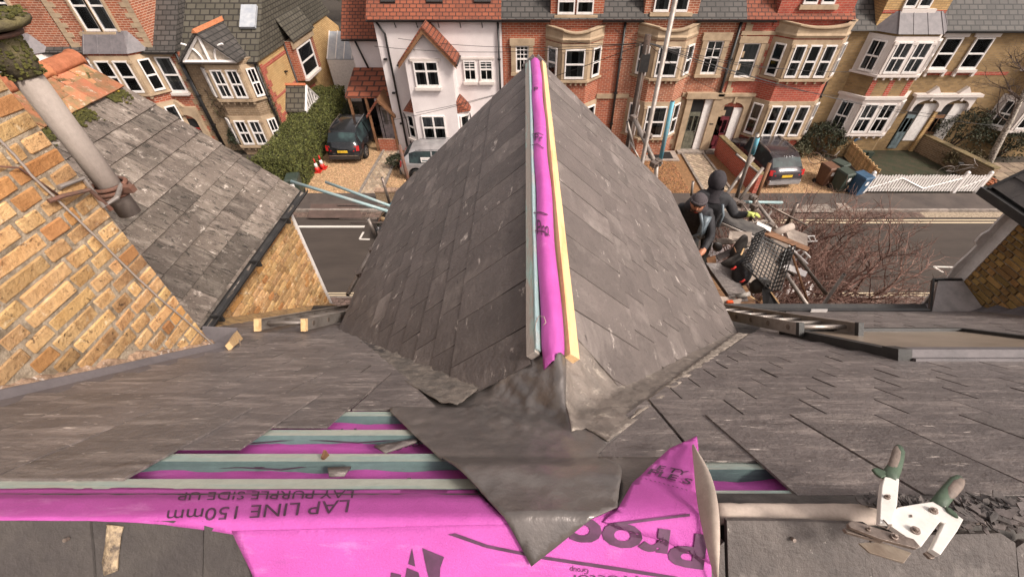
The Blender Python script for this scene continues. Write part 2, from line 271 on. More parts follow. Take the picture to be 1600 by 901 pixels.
# ------------------------------------------------------------ mesh building
ORG = {}
class MB:
    def __init__(s): s.v = []; s.f = []; s.m = []; s.mi = 0
    def add(s, vs, fs):
        n = len(s.v); s.v += [Vector(v) for v in vs]; s.f += [tuple(i + n for i in f) for f in fs]; s.m += [s.mi] * len(fs); return s
    def box(s, a, b):
        (x0, y0, z0), (x1, y1, z1) = a, b
        s.add([(x0, y0, z0), (x1, y0, z0), (x1, y1, z0), (x0, y1, z0), (x0, y0, z1), (x1, y0, z1), (x1, y1, z1), (x0, y1, z1)],
              [(0, 3, 2, 1), (4, 5, 6, 7), (0, 1, 5, 4), (1, 2, 6, 5), (2, 3, 7, 6), (3, 0, 4, 7)]); return s
    def obox(s, c, size, mat=None, bev=0):
        n = len(s.v); sx, sy, sz = [k / 2 for k in size]
        s.box((-sx, -sy, -sz), (sx, sy, sz))
        for i in range(n, len(s.v)):
            p = s.v[i]
            if mat is not None: p = mat @ p
            s.v[i] = p + Vector(c)
        return s
    def loft(s, rings, cap=True, closed=True):
        n = len(s.v); k = len(rings[0])
        for r in rings: s.v += [Vector(p) for p in r]
        for i in range(len(rings) - 1):
            for j in range(k if closed else k - 1):
                a = n + i * k + j; b = n + i * k + (j + 1) % k; s.f.append((a, b, b + k, a + k)); s.m.append(s.mi)
        if cap:
            s.f.append(tuple(reversed(range(n, n + k)))); s.f.append(tuple(range(n + (len(rings) - 1) * k, n + len(rings) * k))); s.m += [s.mi] * 2
        return s
    def tube(s, pts, r, n=8, cap=True):
        pts = [Vector(p) for p in pts]; rings = []; rr = r if isinstance(r, (list, tuple)) else [r] * len(pts)
        side = None
        for i, p in enumerate(pts):
            d = (pts[min(i + 1, len(pts) - 1)] - pts[max(i - 1, 0)]).normalized()
            if side is None:
                side = d.cross(Vector((0, 0, 1)))
                if side.length < .1: side = d.cross(Vector((1, 0, 0)))
            side = (side - d * side.dot(d)).normalized(); up = side.cross(d)
            rings.append([p + rr[i] * (math.cos(2 * math.pi * j / n) * side + math.sin(2 * math.pi * j / n) * up) for j in range(n)])
        return s.loft(rings, cap)
    def prism(s, poly, d):
        d = Vector(d); n = len(poly); vs = [Vector(p) for p in poly]; vs += [p + d for p in vs]
        return s.add(vs, [tuple(range(n)), tuple(reversed(range(n, 2 * n)))] + [(i, i + n, (i + 1) % n + n, (i + 1) % n) for i in range(n)])
    def mesh(s, name, mats, org=Vector((0, 0, 0)), smooth=False):
        me = bpy.data.meshes.new(name); me.from_pydata([v - org for v in s.v], [], s.f)
        for m in (mats if isinstance(mats, list) else [mats]): me.materials.append(m)
        if isinstance(mats, list): me.polygons.foreach_set('material_index', s.m)
        if smooth: me.polygons.foreach_set('use_smooth', [True] * len(me.polygons))
        bm = bmesh.new(); bm.from_mesh(me); bmesh.ops.recalc_face_normals(bm, faces=bm.faces); bm.to_mesh(me); bm.free()
        return me
    def build(s, name, mats, parent=None, smooth=False, bevel=0):
        org = ORG.get(parent, Vector((0, 0, 0))) if parent else Vector((0, 0, 0))
        o = bpy.data.objects.new(name, s.mesh(name, mats, org, smooth)); col.objects.link(o)
        if parent: o.parent = parent; ORG[o] = org
        if bevel:
            b = o.modifiers.new('bevel', 'BEVEL'); b.width = bevel; b.segments = 2; b.limit_method = 'ANGLE'
        return o
def tag(o, label=None, cat=None, group=None, kind=None):
    if label: o['label'] = label
    if cat: o['category'] = cat
    if group: o['group'] = group
    if kind: o['kind'] = kind
    return o
def thing(name, loc, label, cat, group=None):
    o = bpy.data.objects.new(name, None); col.objects.link(o); o.location = loc; o.empty_display_size = .2; ORG[o] = Vector(loc)
    return tag(o, label, cat, group)
def box1(a, b): return MB().box(a, b)
def dup(o, loc, rz=0, label=None, parent=None):
    c = o.copy(); col.objects.link(c)
    if parent: c.parent = parent
    else:
        c.location = loc; c.rotation_euler = (0, 0, rz)
        if label: c['label'] = label
    for ch in list(o.children): dup(ch, None, 0, None, c)
    return c
def struct(name, mb, mat): return tag(mb.build(name, mat), kind='structure')
# clip a 2D polygon by a half-plane a*x+b*y<=c
def clip(poly, a, b, c):
    out = []
    for i in range(len(poly)):
        p, q = poly[i], poly[(i + 1) % len(poly)]
        dp = a * p[0] + b * p[1] - c; dq = a * q[0] + b * q[1] - c
        if dp <= 0: out.append(p)
        if (dp < 0 < dq) or (dq < 0 < dp):
            t = dp / (dp - dq); out.append((p[0] + t * (q[0] - p[0]), p[1] + t * (q[1] - p[1])))
    return out
def area2(p): return abs(sum(p[i][0] * p[(i + 1) % len(p)][1] - p[(i + 1) % len(p)][0] * p[i][1] for i in range(len(p)))) / 2
# one slate as a thin prism; frame = (origin, across, down, normal)
def slate_prism(mb, poly, fr, bh, L, base, lift, th, seed=0):
    O, U, V, N = fr; rs = random.Random(seed); pts = []
    for i in range(len(poly)):
        p, q = poly[i], poly[(i + 1) % len(poly)]; d = math.hypot(q[0] - p[0], q[1] - p[1]); k = 3 if d > .12 else 1
        for j in range(k):
            t = j / k; e = .0016 if j else 0
            pts.append((p[0] + t * (q[0] - p[0]) + rs.uniform(-e, e), p[1] + t * (q[1] - p[1]) + rs.uniform(-e, e)))
    tw = rs.uniform(-.4, .4) * (th - .002); ex = rs.uniform(0, .25) * th
    top = [O + U * a + V * b + N * (base + ex + lift * (b - bh) / L + tw * math.copysign(1, a - poly[0][0] - .1)) for a, b in pts]
    n = len(top); vs = top + [p - N * th for p in top]
    mb.add(vs, [tuple(range(n)), tuple(reversed(range(n, 2 * n)))] + [(i, i + n, (i + 1) % n + n, (i + 1) % n) for i in range(n)])
def visible(p, m=60):
    x, y, d = proj(p); return d > 0 and -m < x < 1600 + m and -m < y < 901 + m
def emit_slates(specs, parent, name='slate', cap=300, stuffname='distant_slates', mats=None):
    """specs: (poly, frame, bh, L, base, lift, th, mat, seed)"""
    sc = []
    for sp in specs:
        cx = sum(p[0] for p in sp[0]) / len(sp[0]); cy = sum(p[1] for p in sp[0]) / len(sp[0]); O, U, V, N = sp[1]
        c = O + U * cx + V * cy; x, y, d = proj(c); vis = visible(c, 120)
        toc = (Vector((0, 0, CAMZ)) - c).normalized()
        sc.append((area2(sp[0]) / max(d, .1) ** 2 * abs(toc.dot(N)) if vis else 0, sp, vis))
    sc.sort(key=lambda k: -k[0]); rest = {}
    for i, (a, sp, vis) in enumerate(sc):
        if i < cap and vis:
            mb = MB(); slate_prism(mb, *sp[:7], sp[8]); mb.build(name, sp[7], parent)
        else:
            slate_prism(rest.setdefault(sp[7].name, MB()), *sp[:7], sp[8])
    for k, mb in rest.items(): tag(mb.build(stuffname, bpy.data.materials[k], parent), kind='stuff')
# sheet laid over a surface: outline given in plan
def drape(poly, S, off, step, wr=None, th=.002, name='sheet', mat=None, parent=None, smooth=True):
    """poly: list of (x,y) plan points; off: number or f(x,y)"""
    vs = []; n = 0; pl = []
    for i in range(len(poly)):
        p, q = Vector(poly[i][:2]), Vector(poly[(i + 1) % len(poly)][:2]); k = max(1, int((q - p).length / step))
        for j in range(k): pl.append(p + (q - p) * (j / k))
    n = len(pl); x0 = min(p.x for p in pl); x1 = max(p.x for p in pl); y0 = min(p.y for p in pl); y1 = max(p.y for p in pl)
    pts = list(pl); yy = y0; row = 0
    def inside(x, y):
        c = False
        for i in range(n):
            a, b = pl[i], pl[(i + 1) % n]
            if (a.y > y) != (b.y > y) and x < (b.x - a.x) * (y - a.y) / (b.y - a.y) + a.x: c = not c
        return c
    while yy < y1:
        xx = x0 + (row % 2) * step / 2
        while xx < x1:
            if inside(xx, yy) and min((pl[i] - Vector((xx, yy))).length for i in range(n)) > step * .45: pts.append(Vector((xx, yy)))
            xx += step
        yy += step * .87; row += 1
    r = geometry.delaunay_2d_cdt(pts, [(i, (i + 1) % n) for i in range(n)], [], 1, 1e-6)
    V, Fc = r[0], r[2]; mb = MB(); o = off if callable(off) else (lambda x, y: off)
    top = [Vector((p.x, p.y, S(p.x, p.y) + o(p.x, p.y) + (wr(p.x, p.y) if wr else 0))) for p in V]
    mb.add(top, [tuple(f) for f in Fc])
    ob = mb.build(name, mat, parent, smooth)
    sm = ob.modifiers.new('thickness', 'SOLIDIFY'); sm.thickness = th; sm.offset = -1
    return ob
def plan(pxs, S=s_main, off=0): return [tuple(cast(a, b, S, off)[:2]) for a, b in pxs]
_tc = {}
def text_tris(s, bold=0):
    if s not in _tc:
        c = bpy.data.curves.new('t', 'FONT'); c.body = s; c.offset = bold; c.resolution_u = 3; o = bpy.data.objects.new('t', c); col.objects.link(o)
        bpy.context.view_layer.update(); me = bpy.data.meshes.new_from_object(o.evaluated_get(bpy.context.evaluated_depsgraph_get()))
        bm = bmesh.new(); bm.from_mesh(me); bmesh.ops.triangulate(bm, faces=bm.faces)
        for _ in range(3): bmesh.ops.subdivide_edges(bm, edges=[e for e in bm.edges if e.calc_length() > .12], cuts=1); bmesh.ops.triangulate(bm, faces=bm.faces)
        bm.to_mesh(me); bm.free()
        vs = [v.co.copy() for v in me.vertices]; fs = [tuple(p.vertices) for p in me.polygons]
        bpy.data.objects.remove(o); bpy.data.curves.remove(c); bpy.data.meshes.remove(me); _tc[s] = (vs, fs)
    return _tc[s]
def text_on(s, p0, p1, hpx, S, off, parent, mat=None, shear=0, bold=0):
    """print s with its baseline running p0->p1 (photo points on surface S), letter height vector hpx"""
    vs, fs = text_tris(s, bold); w_ = max(v.x for v in vs); h_ = .72
    out = []
    for v in vs:
        a = v.x / w_; b = v.y / h_
        q = cast(p0[0] + (p1[0] - p0[0]) * a + (hpx[0]) * b, p0[1] + (p1[1] - p0[1]) * a + hpx[1] * b, S, off); out.append(q)
    mb = MB(); mb.add(out, fs); o = mb.build('printed_lettering', mat or m_ink, parent); return o
def flat_on(polys, S, off, parent, mat=None, name='printed_line'):
    bm = bmesh.new()
    for pl in polys: bm.faces.new([bm.verts.new((a, b, 0)) for a, b in pl])
    bmesh.ops.triangulate(bm, faces=bm.faces)
    for _ in range(5): bmesh.ops.subdivide_edges(bm, edges=[e for e in bm.edges if e.calc_length() > 10], cuts=1); bmesh.ops.triangulate(bm, faces=bm.faces)
    bm.verts.index_update(); mb = MB(); mb.add([cast(v.co.x, v.co.y, S, off) for v in bm.verts], [tuple(v.index for v in f.verts) for f in bm.faces]); bm.free()
    return mb.build(name, mat or m_ink, parent)
# ============================================================ the slate roof under the camera
ZR = CAMZ - .592 - .9 * YR
FM = (Vector((0, YR, ZR)), Vector((1, 0, 0)), Vector((0, C42, -S42)), Vector((0, S42, C42)))
FB = (Vector((0, YR, ZR)), Vector((1, 0, 0)), Vector((0, -C42, -S42)), Vector((0, -S42, C42)))
FGR = (Vector((XG, 0, CAMZ - HG)), Vector((0, 1, 0)), Vector((C42, 0, -S42)), Vector((S42, 0, C42)))
FGL = (Vector((XG, 0, CAMZ - HG)), Vector((0, 1, 0)), Vector((-C42, 0, -S42)), Vector((-S42, 0, C42)))
def fp(fr, a, b, n=0): return fr[0] + fr[1] * a + fr[2] * b + fr[3] * n
EAVE_B = (3.52 - YR) / C42; GE_B = HWG / C42
house = thing('slate_roofed_house', (0, 2, 0), 'house below the camera with a half finished grey slate roof and pointed front gable', 'house')
mb = MB()   # boarding under the slates
def slab(fr, pts, n0, n1): return [fp(fr, a, b, n0) for a, b in pts], fr[3] * (n1 - n0)
mb.prism(*slab(FM, [(-2.7, 0), (5.62, 0), (5.62, EAVE_B), (-2.7, EAVE_B)], -.12, -.075))
mb.prism(*slab(FB, [(-2.7, 0), (5.62, 0), (5.62, 3.5), (-2.7, 3.5)], -.12, -.05))
mb.build('main_roof_deck', m_cloth, house)
mb = MB()
for fr in (FGR, FGL):
    mb.prism(*slab(fr, [(.9, .04), (YG1 - .02, .04), (YG1 - .02, GE_B), (.675 + HWG, GE_B)], -.06, -.012))
mb.build('gable_roof_deck', m_cloth, house)
# walls below
mb = MB(); mb.box((-2.6, -6, 0), (5.6, 3.3, ZR - 2.95)); mb.build('house_wall', m_yel, house)
zg = CAMZ - HG - .9 * HWG
mb = MB(); mb.prism([(XG - HWG + .12, 3.3, 0), (XG + HWG - .12, 3.3, 0), (XG + HWG - .12, 3.3, zg), (XG, 3.3, CAMZ - HG - .12), (XG - HWG + .12, 3.3, zg)], (0, YG1 - 3.42, 0))
mb.build('gable_wall', m_yel, house)
mb = MB()
for s, fr in ((1, FGR), (-1, FGL)):
    mb.prism([fp(fr, YG1 - .02, 0, -.2), fp(fr, YG1 - .02, GE_B + .02, -.2), fp(fr, YG1 - .02, GE_B + .02, -.005), fp(fr, YG1 - .02, 0, -.005)], (0, .03, 0))
mb.build('bargeboard', m_slate, house)
mb = MB()
for s, fr in ((1, FGR), (-1, FGL)): mb.prism([fp(fr, YG1 - .012, 0, .012), fp(fr, YG1 - .012, .135, .012), fp(fr, YG1 - .012, .135, .034), fp(fr, YG1 - .012, 0, .037)], (0, .04, 0))
mb.build('verge_cap', m_slate, house)
specs = []
# main slope, left of the gable
W1 = .30; px1 = cast(190, 741)[0]; i = 0
lx = (-.27, (.74 - YR) / C42, -1.45, (2.30 - YR) / C42)
def valley_left(poly):   # keep what lies left of the cut along the valley
    x1, b1, x2, b2 = lx; a = (b2 - b1); b = -(x2 - x1); return clip(poly, a, b, a * x1 + b * b1)
while True:
    bh = .18 + .165 * i
    if bh > EAVE_B - .1: break
    bt = min(bh + .45, EAVE_B + .04); xr = px1 + .15 * i if i < 3 else 9; xl = -1.855 if YR + bh * C42 < 1.45 else -2.66
    x = px1 + .15 * i
    if i >= 3: x = px1 + .15 * (i % 2 + 1) + 1.2
    k = 0
    while x > xl:
        poly = [(x - W1 + .008, bh), (x, bh), (x, bt), (x - W1 + .008, bt)]
        poly = clip(poly, -1, 0, -xl)
        if i >= 2: poly = valley_left(poly) if poly else poly
        if poly and len(poly) > 2 and area2(poly) > .002:
            specs.append((poly, FM, bh, .45, -.010, .021, .0062, m_slate, i * 100 + k))
        x -= W1; k += 1
    i += 1
# main slope, right of the gable
W2 = .262; xr0 = cast(1243, 762)[0]; i = 0
SKX0, SKX1, SKB0, SKB1 = 1.92, 3.3, (1.36 - YR) / C42, (2.1 - YR) / C42
while True:
    bh = .108 + .161 * i
    if bh > EAVE_B - .1: break
    bt = min(bh + .45, EAVE_B + .04); x = xr0 - W2 * (i % 2) * .5
    if i > 0: x -= W2 * 3
    k = 0
    while x < 5.55:
        poly = [(x, bh), (x + W2 - .008, bh), (x + W2 - .008, bt), (x, bt)]
        if i >= 1: poly = clip(poly, -1, C42, .475 - XG - YR + .005)          # valley cut
        if i == 1: poly = clip(poly, -1, 0, -.186)
        poly = clip(poly, 1, 0, 5.52)
        inside = poly and SKX0 < x + .1 < SKX1 and SKB0 - .12 < bh and bt - .28 < SKB1
        if poly and len(poly) > 2 and area2(poly) > .002 and not inside:
            specs.append((poly, FM, bh, .45, -.010, .021, .0062, m_slate, 5000 + i * 100 + k))
        x += W2; k += 1
    i += 1
# gable slopes
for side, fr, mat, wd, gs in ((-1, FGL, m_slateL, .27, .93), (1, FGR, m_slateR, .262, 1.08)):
    i = 0
    while True:
        bh = .105 + .165 * i
        if bh > GE_B - .1: break
        bt = min(bh + .45, GE_B + .03); a = YG1 + .02 - (i % 2) * wd / 2 - wd; first = True; k = 0; a += wd * (1 if i % 2 else 0)
        while a > .3:
            poly = [(a + .007, bh), (a + wd, bh), (a + wd, bt), (a + .007, bt)]
            poly = clip(poly, 1, 0, YG1 + .02)
            poly = clip(poly, -1, C42, -.675 + .03) if poly else poly
            if poly:
                if side < 0: poly = clip(poly, -1, 0, -gs)
                else: poly = clip(poly, -1, -.55, -(1.08 + .55 * .105))
            if poly and len(poly) > 2 and area2(poly) > .002:
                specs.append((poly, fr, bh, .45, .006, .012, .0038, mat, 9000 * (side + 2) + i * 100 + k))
            a -= wd; k += 1
        i += 1
emit_slates(specs, house, 'slate', 300, 'smaller_slates')
m_battop = M('dusty_batten_top', (.44, .45, .39), .85, (.34, .43, .39), 3, (.45, .6), (1, 8, 8), .4, 40, marks=((.12, .11, .10), 12, (1, 4, 4), .66, .74))
# battens left bare on both sides of the saddle
def batten(x0, x1, b, mat=m_batten, wd=.045, top=-.016, th=.036, name='batten'):
    rings = []; n = 14
    for j in range(n + 1):
        x = x0 + (x1 - x0) * j / n; e = noise.noise(Vector((x * 6, b * 9, 1))) * .0022
        rings.append([fp(FM, x, b - wd + e, top - th), fp(FM, x, b + e * .5, top - th), fp(FM, x, b - e, top + e * .5), fp(FM, x, b - wd + e, top - e * .3)])
    o = MB().loft(rings).build(name, mat, house); o.data.materials.append(m_battop)
    for p_ in o.data.polygons:
        if p_.normal.dot(FM[3]) > .8: p_.material_index = 1
    return o
bl = [(.19, -1.86, cast(742, 752)[0] + .06), (.326, -1.3, cast(700, 715)[0] + .05), (.497, -1.0, cast(672, 670)[0] + .05), (.667, -.9, cast(640, 640)[0] + .12)]
for b, x0, x1 in bl: batten(x0, x1, b)
batten(cast(1075, 730)[0], 2.4, .283); batten(cast(1100, 765)[0], 2.4, .138)
for x in (cast(493, 718)[0],):
    MB().obox(fp(FM, x, .30, -.012), (.006, .02, .03)).build('splinter', m_wood, house)
# pink membrane below the battens
def wav(x, y): return .011 * noise.noise(Vector((x * 9, y * 14, 0))) + .004 * noise.noise(Vector((x * 30, y * 30, 4)))
o = drape([(-1.5, .30), (1.9, .30), (1.9, .62), (.1, .62), (-.25, .95), (-.9, .95), (-1.5, .6)], s_main, -.056, .03, wav, .002, 'underlay_membrane', m_pink, house)
for s, a, b, h in (('Proctor', (560, 668), (430, 672), (0, 14)), ('ROOFSHIELD', (668, 694), (430, 700), (2, 9)), ('Pro', (655, 682), (615, 697), (4, 12))):
    if s != 'ROOFSHIELD': text_on(s, a, b, h, s_main, -.040, house)
flat_on([[(392, 691), (470, 684), (560, 690), (640, 683), (640, 685), (560, 692), (470, 686), (392, 693)],
         [(395, 728), (420, 718), (432, 722), (405, 732)], [(340, 731), (372, 728), (440, 732), (512, 722), (512, 724), (440, 734), (372, 730)]], s_main, -.040, house)
# ---- strips along the gable ridge
Y0 = .93
def ridge_strip(fr, b0, b1, n0, n1, mat, ya, name, wob=.002):
    rings = []
    for j in range(25):
        y = ya + (YG1 - .03 - ya) * j / 24; e = noise.noise(Vector((y * 3, b0, 2))) * wob
        rings.append([fp(fr, y, b0 + e, n0), fp(fr, y, b1 + e, n0), fp(fr, y, b1 + e, n1), fp(fr, y, b0 + e, n1)])
    return MB().loft(rings).build(name, mat, house, bevel=.0015)
ridge_strip(FGL, .056, .098, .004, .034, m_battenG, .945, 'ridge_batten')
ridge_strip(FGL, .047, .0555, .006, .035, m_tubeb, .955, 'ridge_batten_edge')
ridge_strip(FGR, .050, .098, .0, .036, m_timber, .93, 'ridge_timber')
mb = MB(); rings = []
NY = 90
for j in range(NY + 1):
    y = .885 + (YG1 + .005 - .885) * j / NY; r_ = []
    end = max(0, (.97 - y) / .085)
    cr = .010 * max(0, 1 - abs(y - (1.72)) / .09) + .008 * max(0, 1 - abs(y - 2.5) / .06) + .012 * max(0, 1 - abs(y - 3.9) / .05)
    for k in range(13):
        t = -1 + 2 * k / 12
        d = t * (.042 if end == 0 else .042 - .008 * end)
        z = CAMZ - HG + .014 - .030 * abs(t) ** 2 + .0035 * abs(noise.noise(Vector((d * 30 + 5, y * 14, 2)))) - .010 * end ** 2 + .012 * end * (1 - abs(t)) + .003 * noise.noise(Vector((d * 40, y * 5, 0))) + cr * noise.noise(Vector((d * 25 + y * 9, y * 60, 3))) \
            + (.006 * noise.noise(Vector((d * 90, y * 30, 8))) if end else 0)
        if j == NY: z -= .02
        r_.append(Vector((XG + d + .004 * math.sin(y * 7), y - .01 * abs(t) * end, z)))
    rings.append(r_)
mb.loft(rings, cap=False, closed=False); rm = mb.build('ridge_membrane', m_pink, house, True)
sm = rm.modifiers.new('thickness', 'SOLIDIFY'); sm.thickness = .0015
def s_rm(x, y):
    t = max(-1, min(1, (x - XG) / .042)); return CAMZ - HG + .018 - .030 * abs(t) ** 2
text_on('Pro', (838, 365), (858, 368), (0, -24), s_rm, .004, house)
text_on('Pr', (834, 219), (848, 221), (0, -12), s_rm, .004, house)
text_on('P', (833, 142), (841, 142), (0, -7), s_rm, .004, house)
flat_on([[(833, 331), (845, 330), (856, 334), (856, 335.5), (845, 332), (833, 332.5)], [(836, 359), (850, 360), (859, 367), (859, 368.5), (850, 362), (836, 360.5)],
         [(831, 209), (840, 206), (849, 210), (849, 211), (840, 207), (831, 210)], [(828, 226), (840, 224), (850, 231), (850, 232.2), (840, 225), (828, 227)]], s_rm, .004, house)
MB().tube([cast(838, 502, s_rm, .006), cast(842, 493, s_rm, .012), cast(850, 494, s_rm, .01), cast(853, 503, s_rm, .008), cast(848, 508, s_rm, .006)], .0016, 6).build('thread_loop', m_pale, house, True)
MB().tube([cast(838, 500, s_rm, .006), cast(836, 516, s_rm, .004)], .0012, 6).build('thread_end', m_pale, house)
# ---- lead saddle and valley linings
P = lambda a, b, S=s_all: tuple(cast(a, b, S, 0)[:2])
lead = [P(822, 556), P(836, 548), P(862, 567), P(884, 559), P(893, 512), (.34, .98), (.62, 1.18), (1.55, 2.12), (1.85, 2.12), P(1150, 540), P(1060, 606), P(1006, 650), P(950, 690), P(936, 705),
        P(962, 728), P(967, 745), P(962, 796), P(830, 889), P(748, 768), P(648, 678), P(609, 640), (-.46, .80), (-.50, 1.1), (-1.45, 2.25), (-1.55, 2.12), (-.62, 1.20), (-.16, .96)]
def lw(x, y):
    d = abs(x - XG); near = max(0, 1 - ((x - .06) ** 2 + (y - .85) ** 2) / .12)
    w_ = .010 * near * noise.noise(Vector((x * 22, y * 9, 0))) + .006 * near * noise.noise(Vector((x * 50, y * 22, 5))) + .0022 * noise.noise(Vector((x * 30, y * 30, 9)))
    rg = math.exp(-((x - .125 + .04 * (y - .8)) / .018) ** 2) * max(0, min(1, (y - .55) / .12)) * max(0, min(1, (1.02 - y) / .1))
    w_ += .034 * rg + near * (.010 * (1 - 2.2 * abs(noise.noise(Vector((x * 13 + y * 5, y * 6, 2))))) + .004 * (1 - 3 * abs(noise.noise(Vector((x * 34, y * 15, 4)))))) + .0016 * (1 - 4 * abs(noise.noise(Vector((x * 18, y * 24, 14)))))
    if y < .46: w_ += .016 * math.exp(-((y - .40 + .12 * x) / .05) ** 2) + .010 * noise.noise(Vector((x * 9 + 3, y * 9, 2)))
    w_ += .026 * max(0, min(1, (.47 - y) / .06))
    bl_ = max(0, min(1, (y - .76) / .04)) * max(0, min(1, (-.12 - x) / .08)); w_ = w_ * (1 - bl_) - .016 * bl_
    return w_
drape(lead, s_all, -.004, .0125, lw, .003, 'lead_saddle', m_lead, house)
# small lead offcut tucked beside the saddle, right
tri = [P(935, 712), P(1032, 713), P(1005, 745), P(962, 800), P(958, 790), P(968, 740)]
drape(tri, s_main, .000, .014, lambda x, y: .004 * noise.noise(Vector((x * 25, y * 25, 2))), .003, 'lead_offcut', m_lead, house)
mort = drape([P(548, 506, s_main), P(568, 512, s_main), P(605, 548, s_main), P(590, 552, s_main), P(560, 535, s_main)], s_main, .004, .02, lambda x, y: .012 * noise.noise(Vector((x * 30, y * 30, 1))), .004, 'rough_mortar_patch', m_chips, house)
strip = [tuple(cast(a, b, s_all)[:2]) for a, b in ((1000, 632), (1070, 578), (1150, 520), (1168, 522), (1100, 570), (1030, 625), (985, 655))]
dl = [P(884, 562), P(893, 520), (.36, 1.0), (.64, 1.20), (1.55, 2.13), (1.83, 2.13), P(1153, 538), P(1060, 604), P(1006, 648), P(950, 688), P(915, 668), P(893, 676), P(884, 640)]
drape(dl, s_all, .001, .0125, lambda x, y: lw(x, y) + .003 * noise.noise(Vector((x * 40, y * 40, 21))), .003, 'dusty_valley_lining', M('dusty_lead', (.26, .215, .185), .55, (.16, .135, .118), 9, (.35, .7), None, .9, 24, metal=.15, marks=[((.50, .43, .36), 14, None, .56, .70), ((.10, .085, .075), 20, None, .62, .72)]), house)
vm = [tuple(cast(a, b, s_all)[:2]) for a, b in ((540, 500), (600, 530), (700, 575), (748, 606), (715, 632), (690, 628), (640, 600), (590, 566), (556, 535))]
drape(vm, s_all, .004, .016, lambda x, y: .010 * noise.noise(Vector((x * 26, y * 26, 3))) + .005 * noise.noise(Vector((x * 70, y * 70, 3))), .003, 'valley_mortar', M('grey_brown_mortar', (.20, .165, .14), .95, (.10, .085, .075), 14, bump=1, bscale=45), house)
drape(strip, s_all, .009, .018, lambda x, y: .010 * noise.noise(Vector((x * 28, y * 28, 7))), .003, 'mortar_fillet', M('pale_mortar', (.36, .30, .25), .9, (.22, .18, .15), 16, bump=.8), house)
# ---- membranes lapped over the ridge
def s_lap(x, y):
    t = max(0, min(1, (y - .318) / .035)); return s_main(x, y) - .027 * t * t * (3 - 2 * t)
def wv2(x, y): return .0012 * (1 - 3 * abs(noise.noise(Vector((x * 9 + y * 20, y * 12, 31))))) + .003 * noise.noise(Vector((x * 7, y * 16, 3))) + .0016 * noise.noise(Vector((x * 34, y * 34, 6)))
lap = thing('lapped_pink_membrane', (0, .3, ZR), 'long strip of pink roofing membrane printed LAP LINE 150mm lying along the ridge', 'membrane')
lapP = plan([(-60, 765), (200, 763), (400, 766), (640, 766), (745, 766), (760, 785), (800, 818), (720, 833), (600, 838), (410, 842), (340, 830), (260, 820), (150, 814), (-60, 814)], s_lap)
drape(lapP, s_lap, .004, .012, wv2, .0015, 'membrane_sheet', m_pink, lap)
text_on('LAP LINE 150mm', (550, 779), (262, 796), (-4, 21 * -1 + 42), s_lap, .0090, lap)
text_on('LAY PURPLE SIDE UP', (556, 764), (280, 768), (-3, 13), s_lap, .0090, lap)
back = thing('torn_pink_membrane', (0, .2, ZR), 'torn pink membrane sheet with large upside down black letters below the lead tip', 'membrane')
def s_soft(x, y):
    e = .010; d = y - YR; return ZR + .002 - .9 * (math.sqrt(d * d + e * e) - e)
backP = plan([(362, 828), (410, 930), (1112, 930), (1112, 880), (1075, 800), (960, 790), (830, 815), (600, 822)], s_soft)
drape(backP, s_soft, -.002, .016, wv2, .0015, 'membrane_sheet', m_pink, back)
flapP = plan([(1081, 694), (1040, 712), (985, 760), (962, 801), (940, 817), (985, 836), (1045, 852), (1118, 890), (1112, 850), (1088, 780), (1086, 735)], s_main)
def foff(x, y): return .005 + .030 * max(0, min(1, (y - .28) / .25))
def inpoly(pl, x, y):
    c = False
    for i in range(len(pl)):
        a, b = pl[i], pl[(i + 1) % len(pl)]
        if (a[1] > y) != (b[1] > y) and x < (b[0] - a[0]) * (y - a[1]) / (b[1] - a[1]) + a[0]: c = not c
    return c
fwr = lambda x, y: .006 * noise.noise(Vector((x * 11, y * 18, 13))) + .003 * (1 - 3 * abs(noise.noise(Vector((x * 16 + y * 9, y * 8, 3)))))
def s_lay(x, y): return s_soft(x, y) + (max(-.002 + wv2(x, y), foff(x, y) + fwr(x, y)) if inpoly(flapP, x, y) else -.002 + wv2(x, y))
drape(flapP, s_soft, foff, .014, fwr, .0015, 'torn_flap', m_pink, back)
mb = MB(); A = [(1081, 694, .036), (1085, 735, .034), (1088, 780, .03), (1100, 840, .024), (1116, 900, .016), (1122, 915, .012)]
Bq = [(1082, 695, .037), (1108, 730, .060), (1122, 775, .058), (1126, 830, .046), (1122, 895, .028), (1118, 915, .015)]
rings = []
for a, b in zip(A, Bq):
    p = cast(a[0], a[1], s_soft, a[2]); q = cast(b[0], b[1], s_soft, b[2]); rings.append([p.lerp(q, t / 6) + Vector((0, 0, .010 * math.sin(math.pi * t / 6))) for t in range(7)])
mb.loft(rings, False, False); o = mb.build('folded_back_edge', m_pale, back, True); sm = o.modifiers.new('thickness', 'SOLIDIFY'); sm.thickness = .0015
sub = o.modifiers.new('smooth', 'SUBSURF'); sub.levels = sub.render_levels = 2
bk = lambda x, y: s_soft(x, y)
text_on('Proc', (1110, 838), (893, 808), (-7, 52), s_lay, .0042, back, bold=.035)
text_on('Group', (921, 888), (891, 885), (-1, 9), s_lay, .0042, back)
text_on('Proctor', (1000, 899), (889, 897), (-1, 12), s_lay, .0042, back)
flat_on([[(700, 834), (712, 832), (762, 850), (850, 868), (960, 884), (1060, 900), (1060, 905), (955, 889), (850, 873), (760, 855)],
         [(644, 855), (649, 884), (638, 880)], [(660, 855), (694, 869), (688, 886), (686, 930), (678, 930), (667, 890)],
         [(636, 886), (654, 893), (662, 930), (628, 930)], [(611, 893), (627, 897), (622, 930), (606, 930)]], s_lay, .0042, back)
flat_on([[(950, 817), (1000, 811), (1000, 815), (955, 821)], [(1000, 811), (1040, 806), (1040, 810), (1000, 815)], [(1040, 806), (1078, 801), (1078, 805.5), (1040, 810)]], s_lay, .0042, back)
text_on('E TY', (1024, 732), (1072, 742), (6, -7), s_lay, .0042, back, bold=.02)
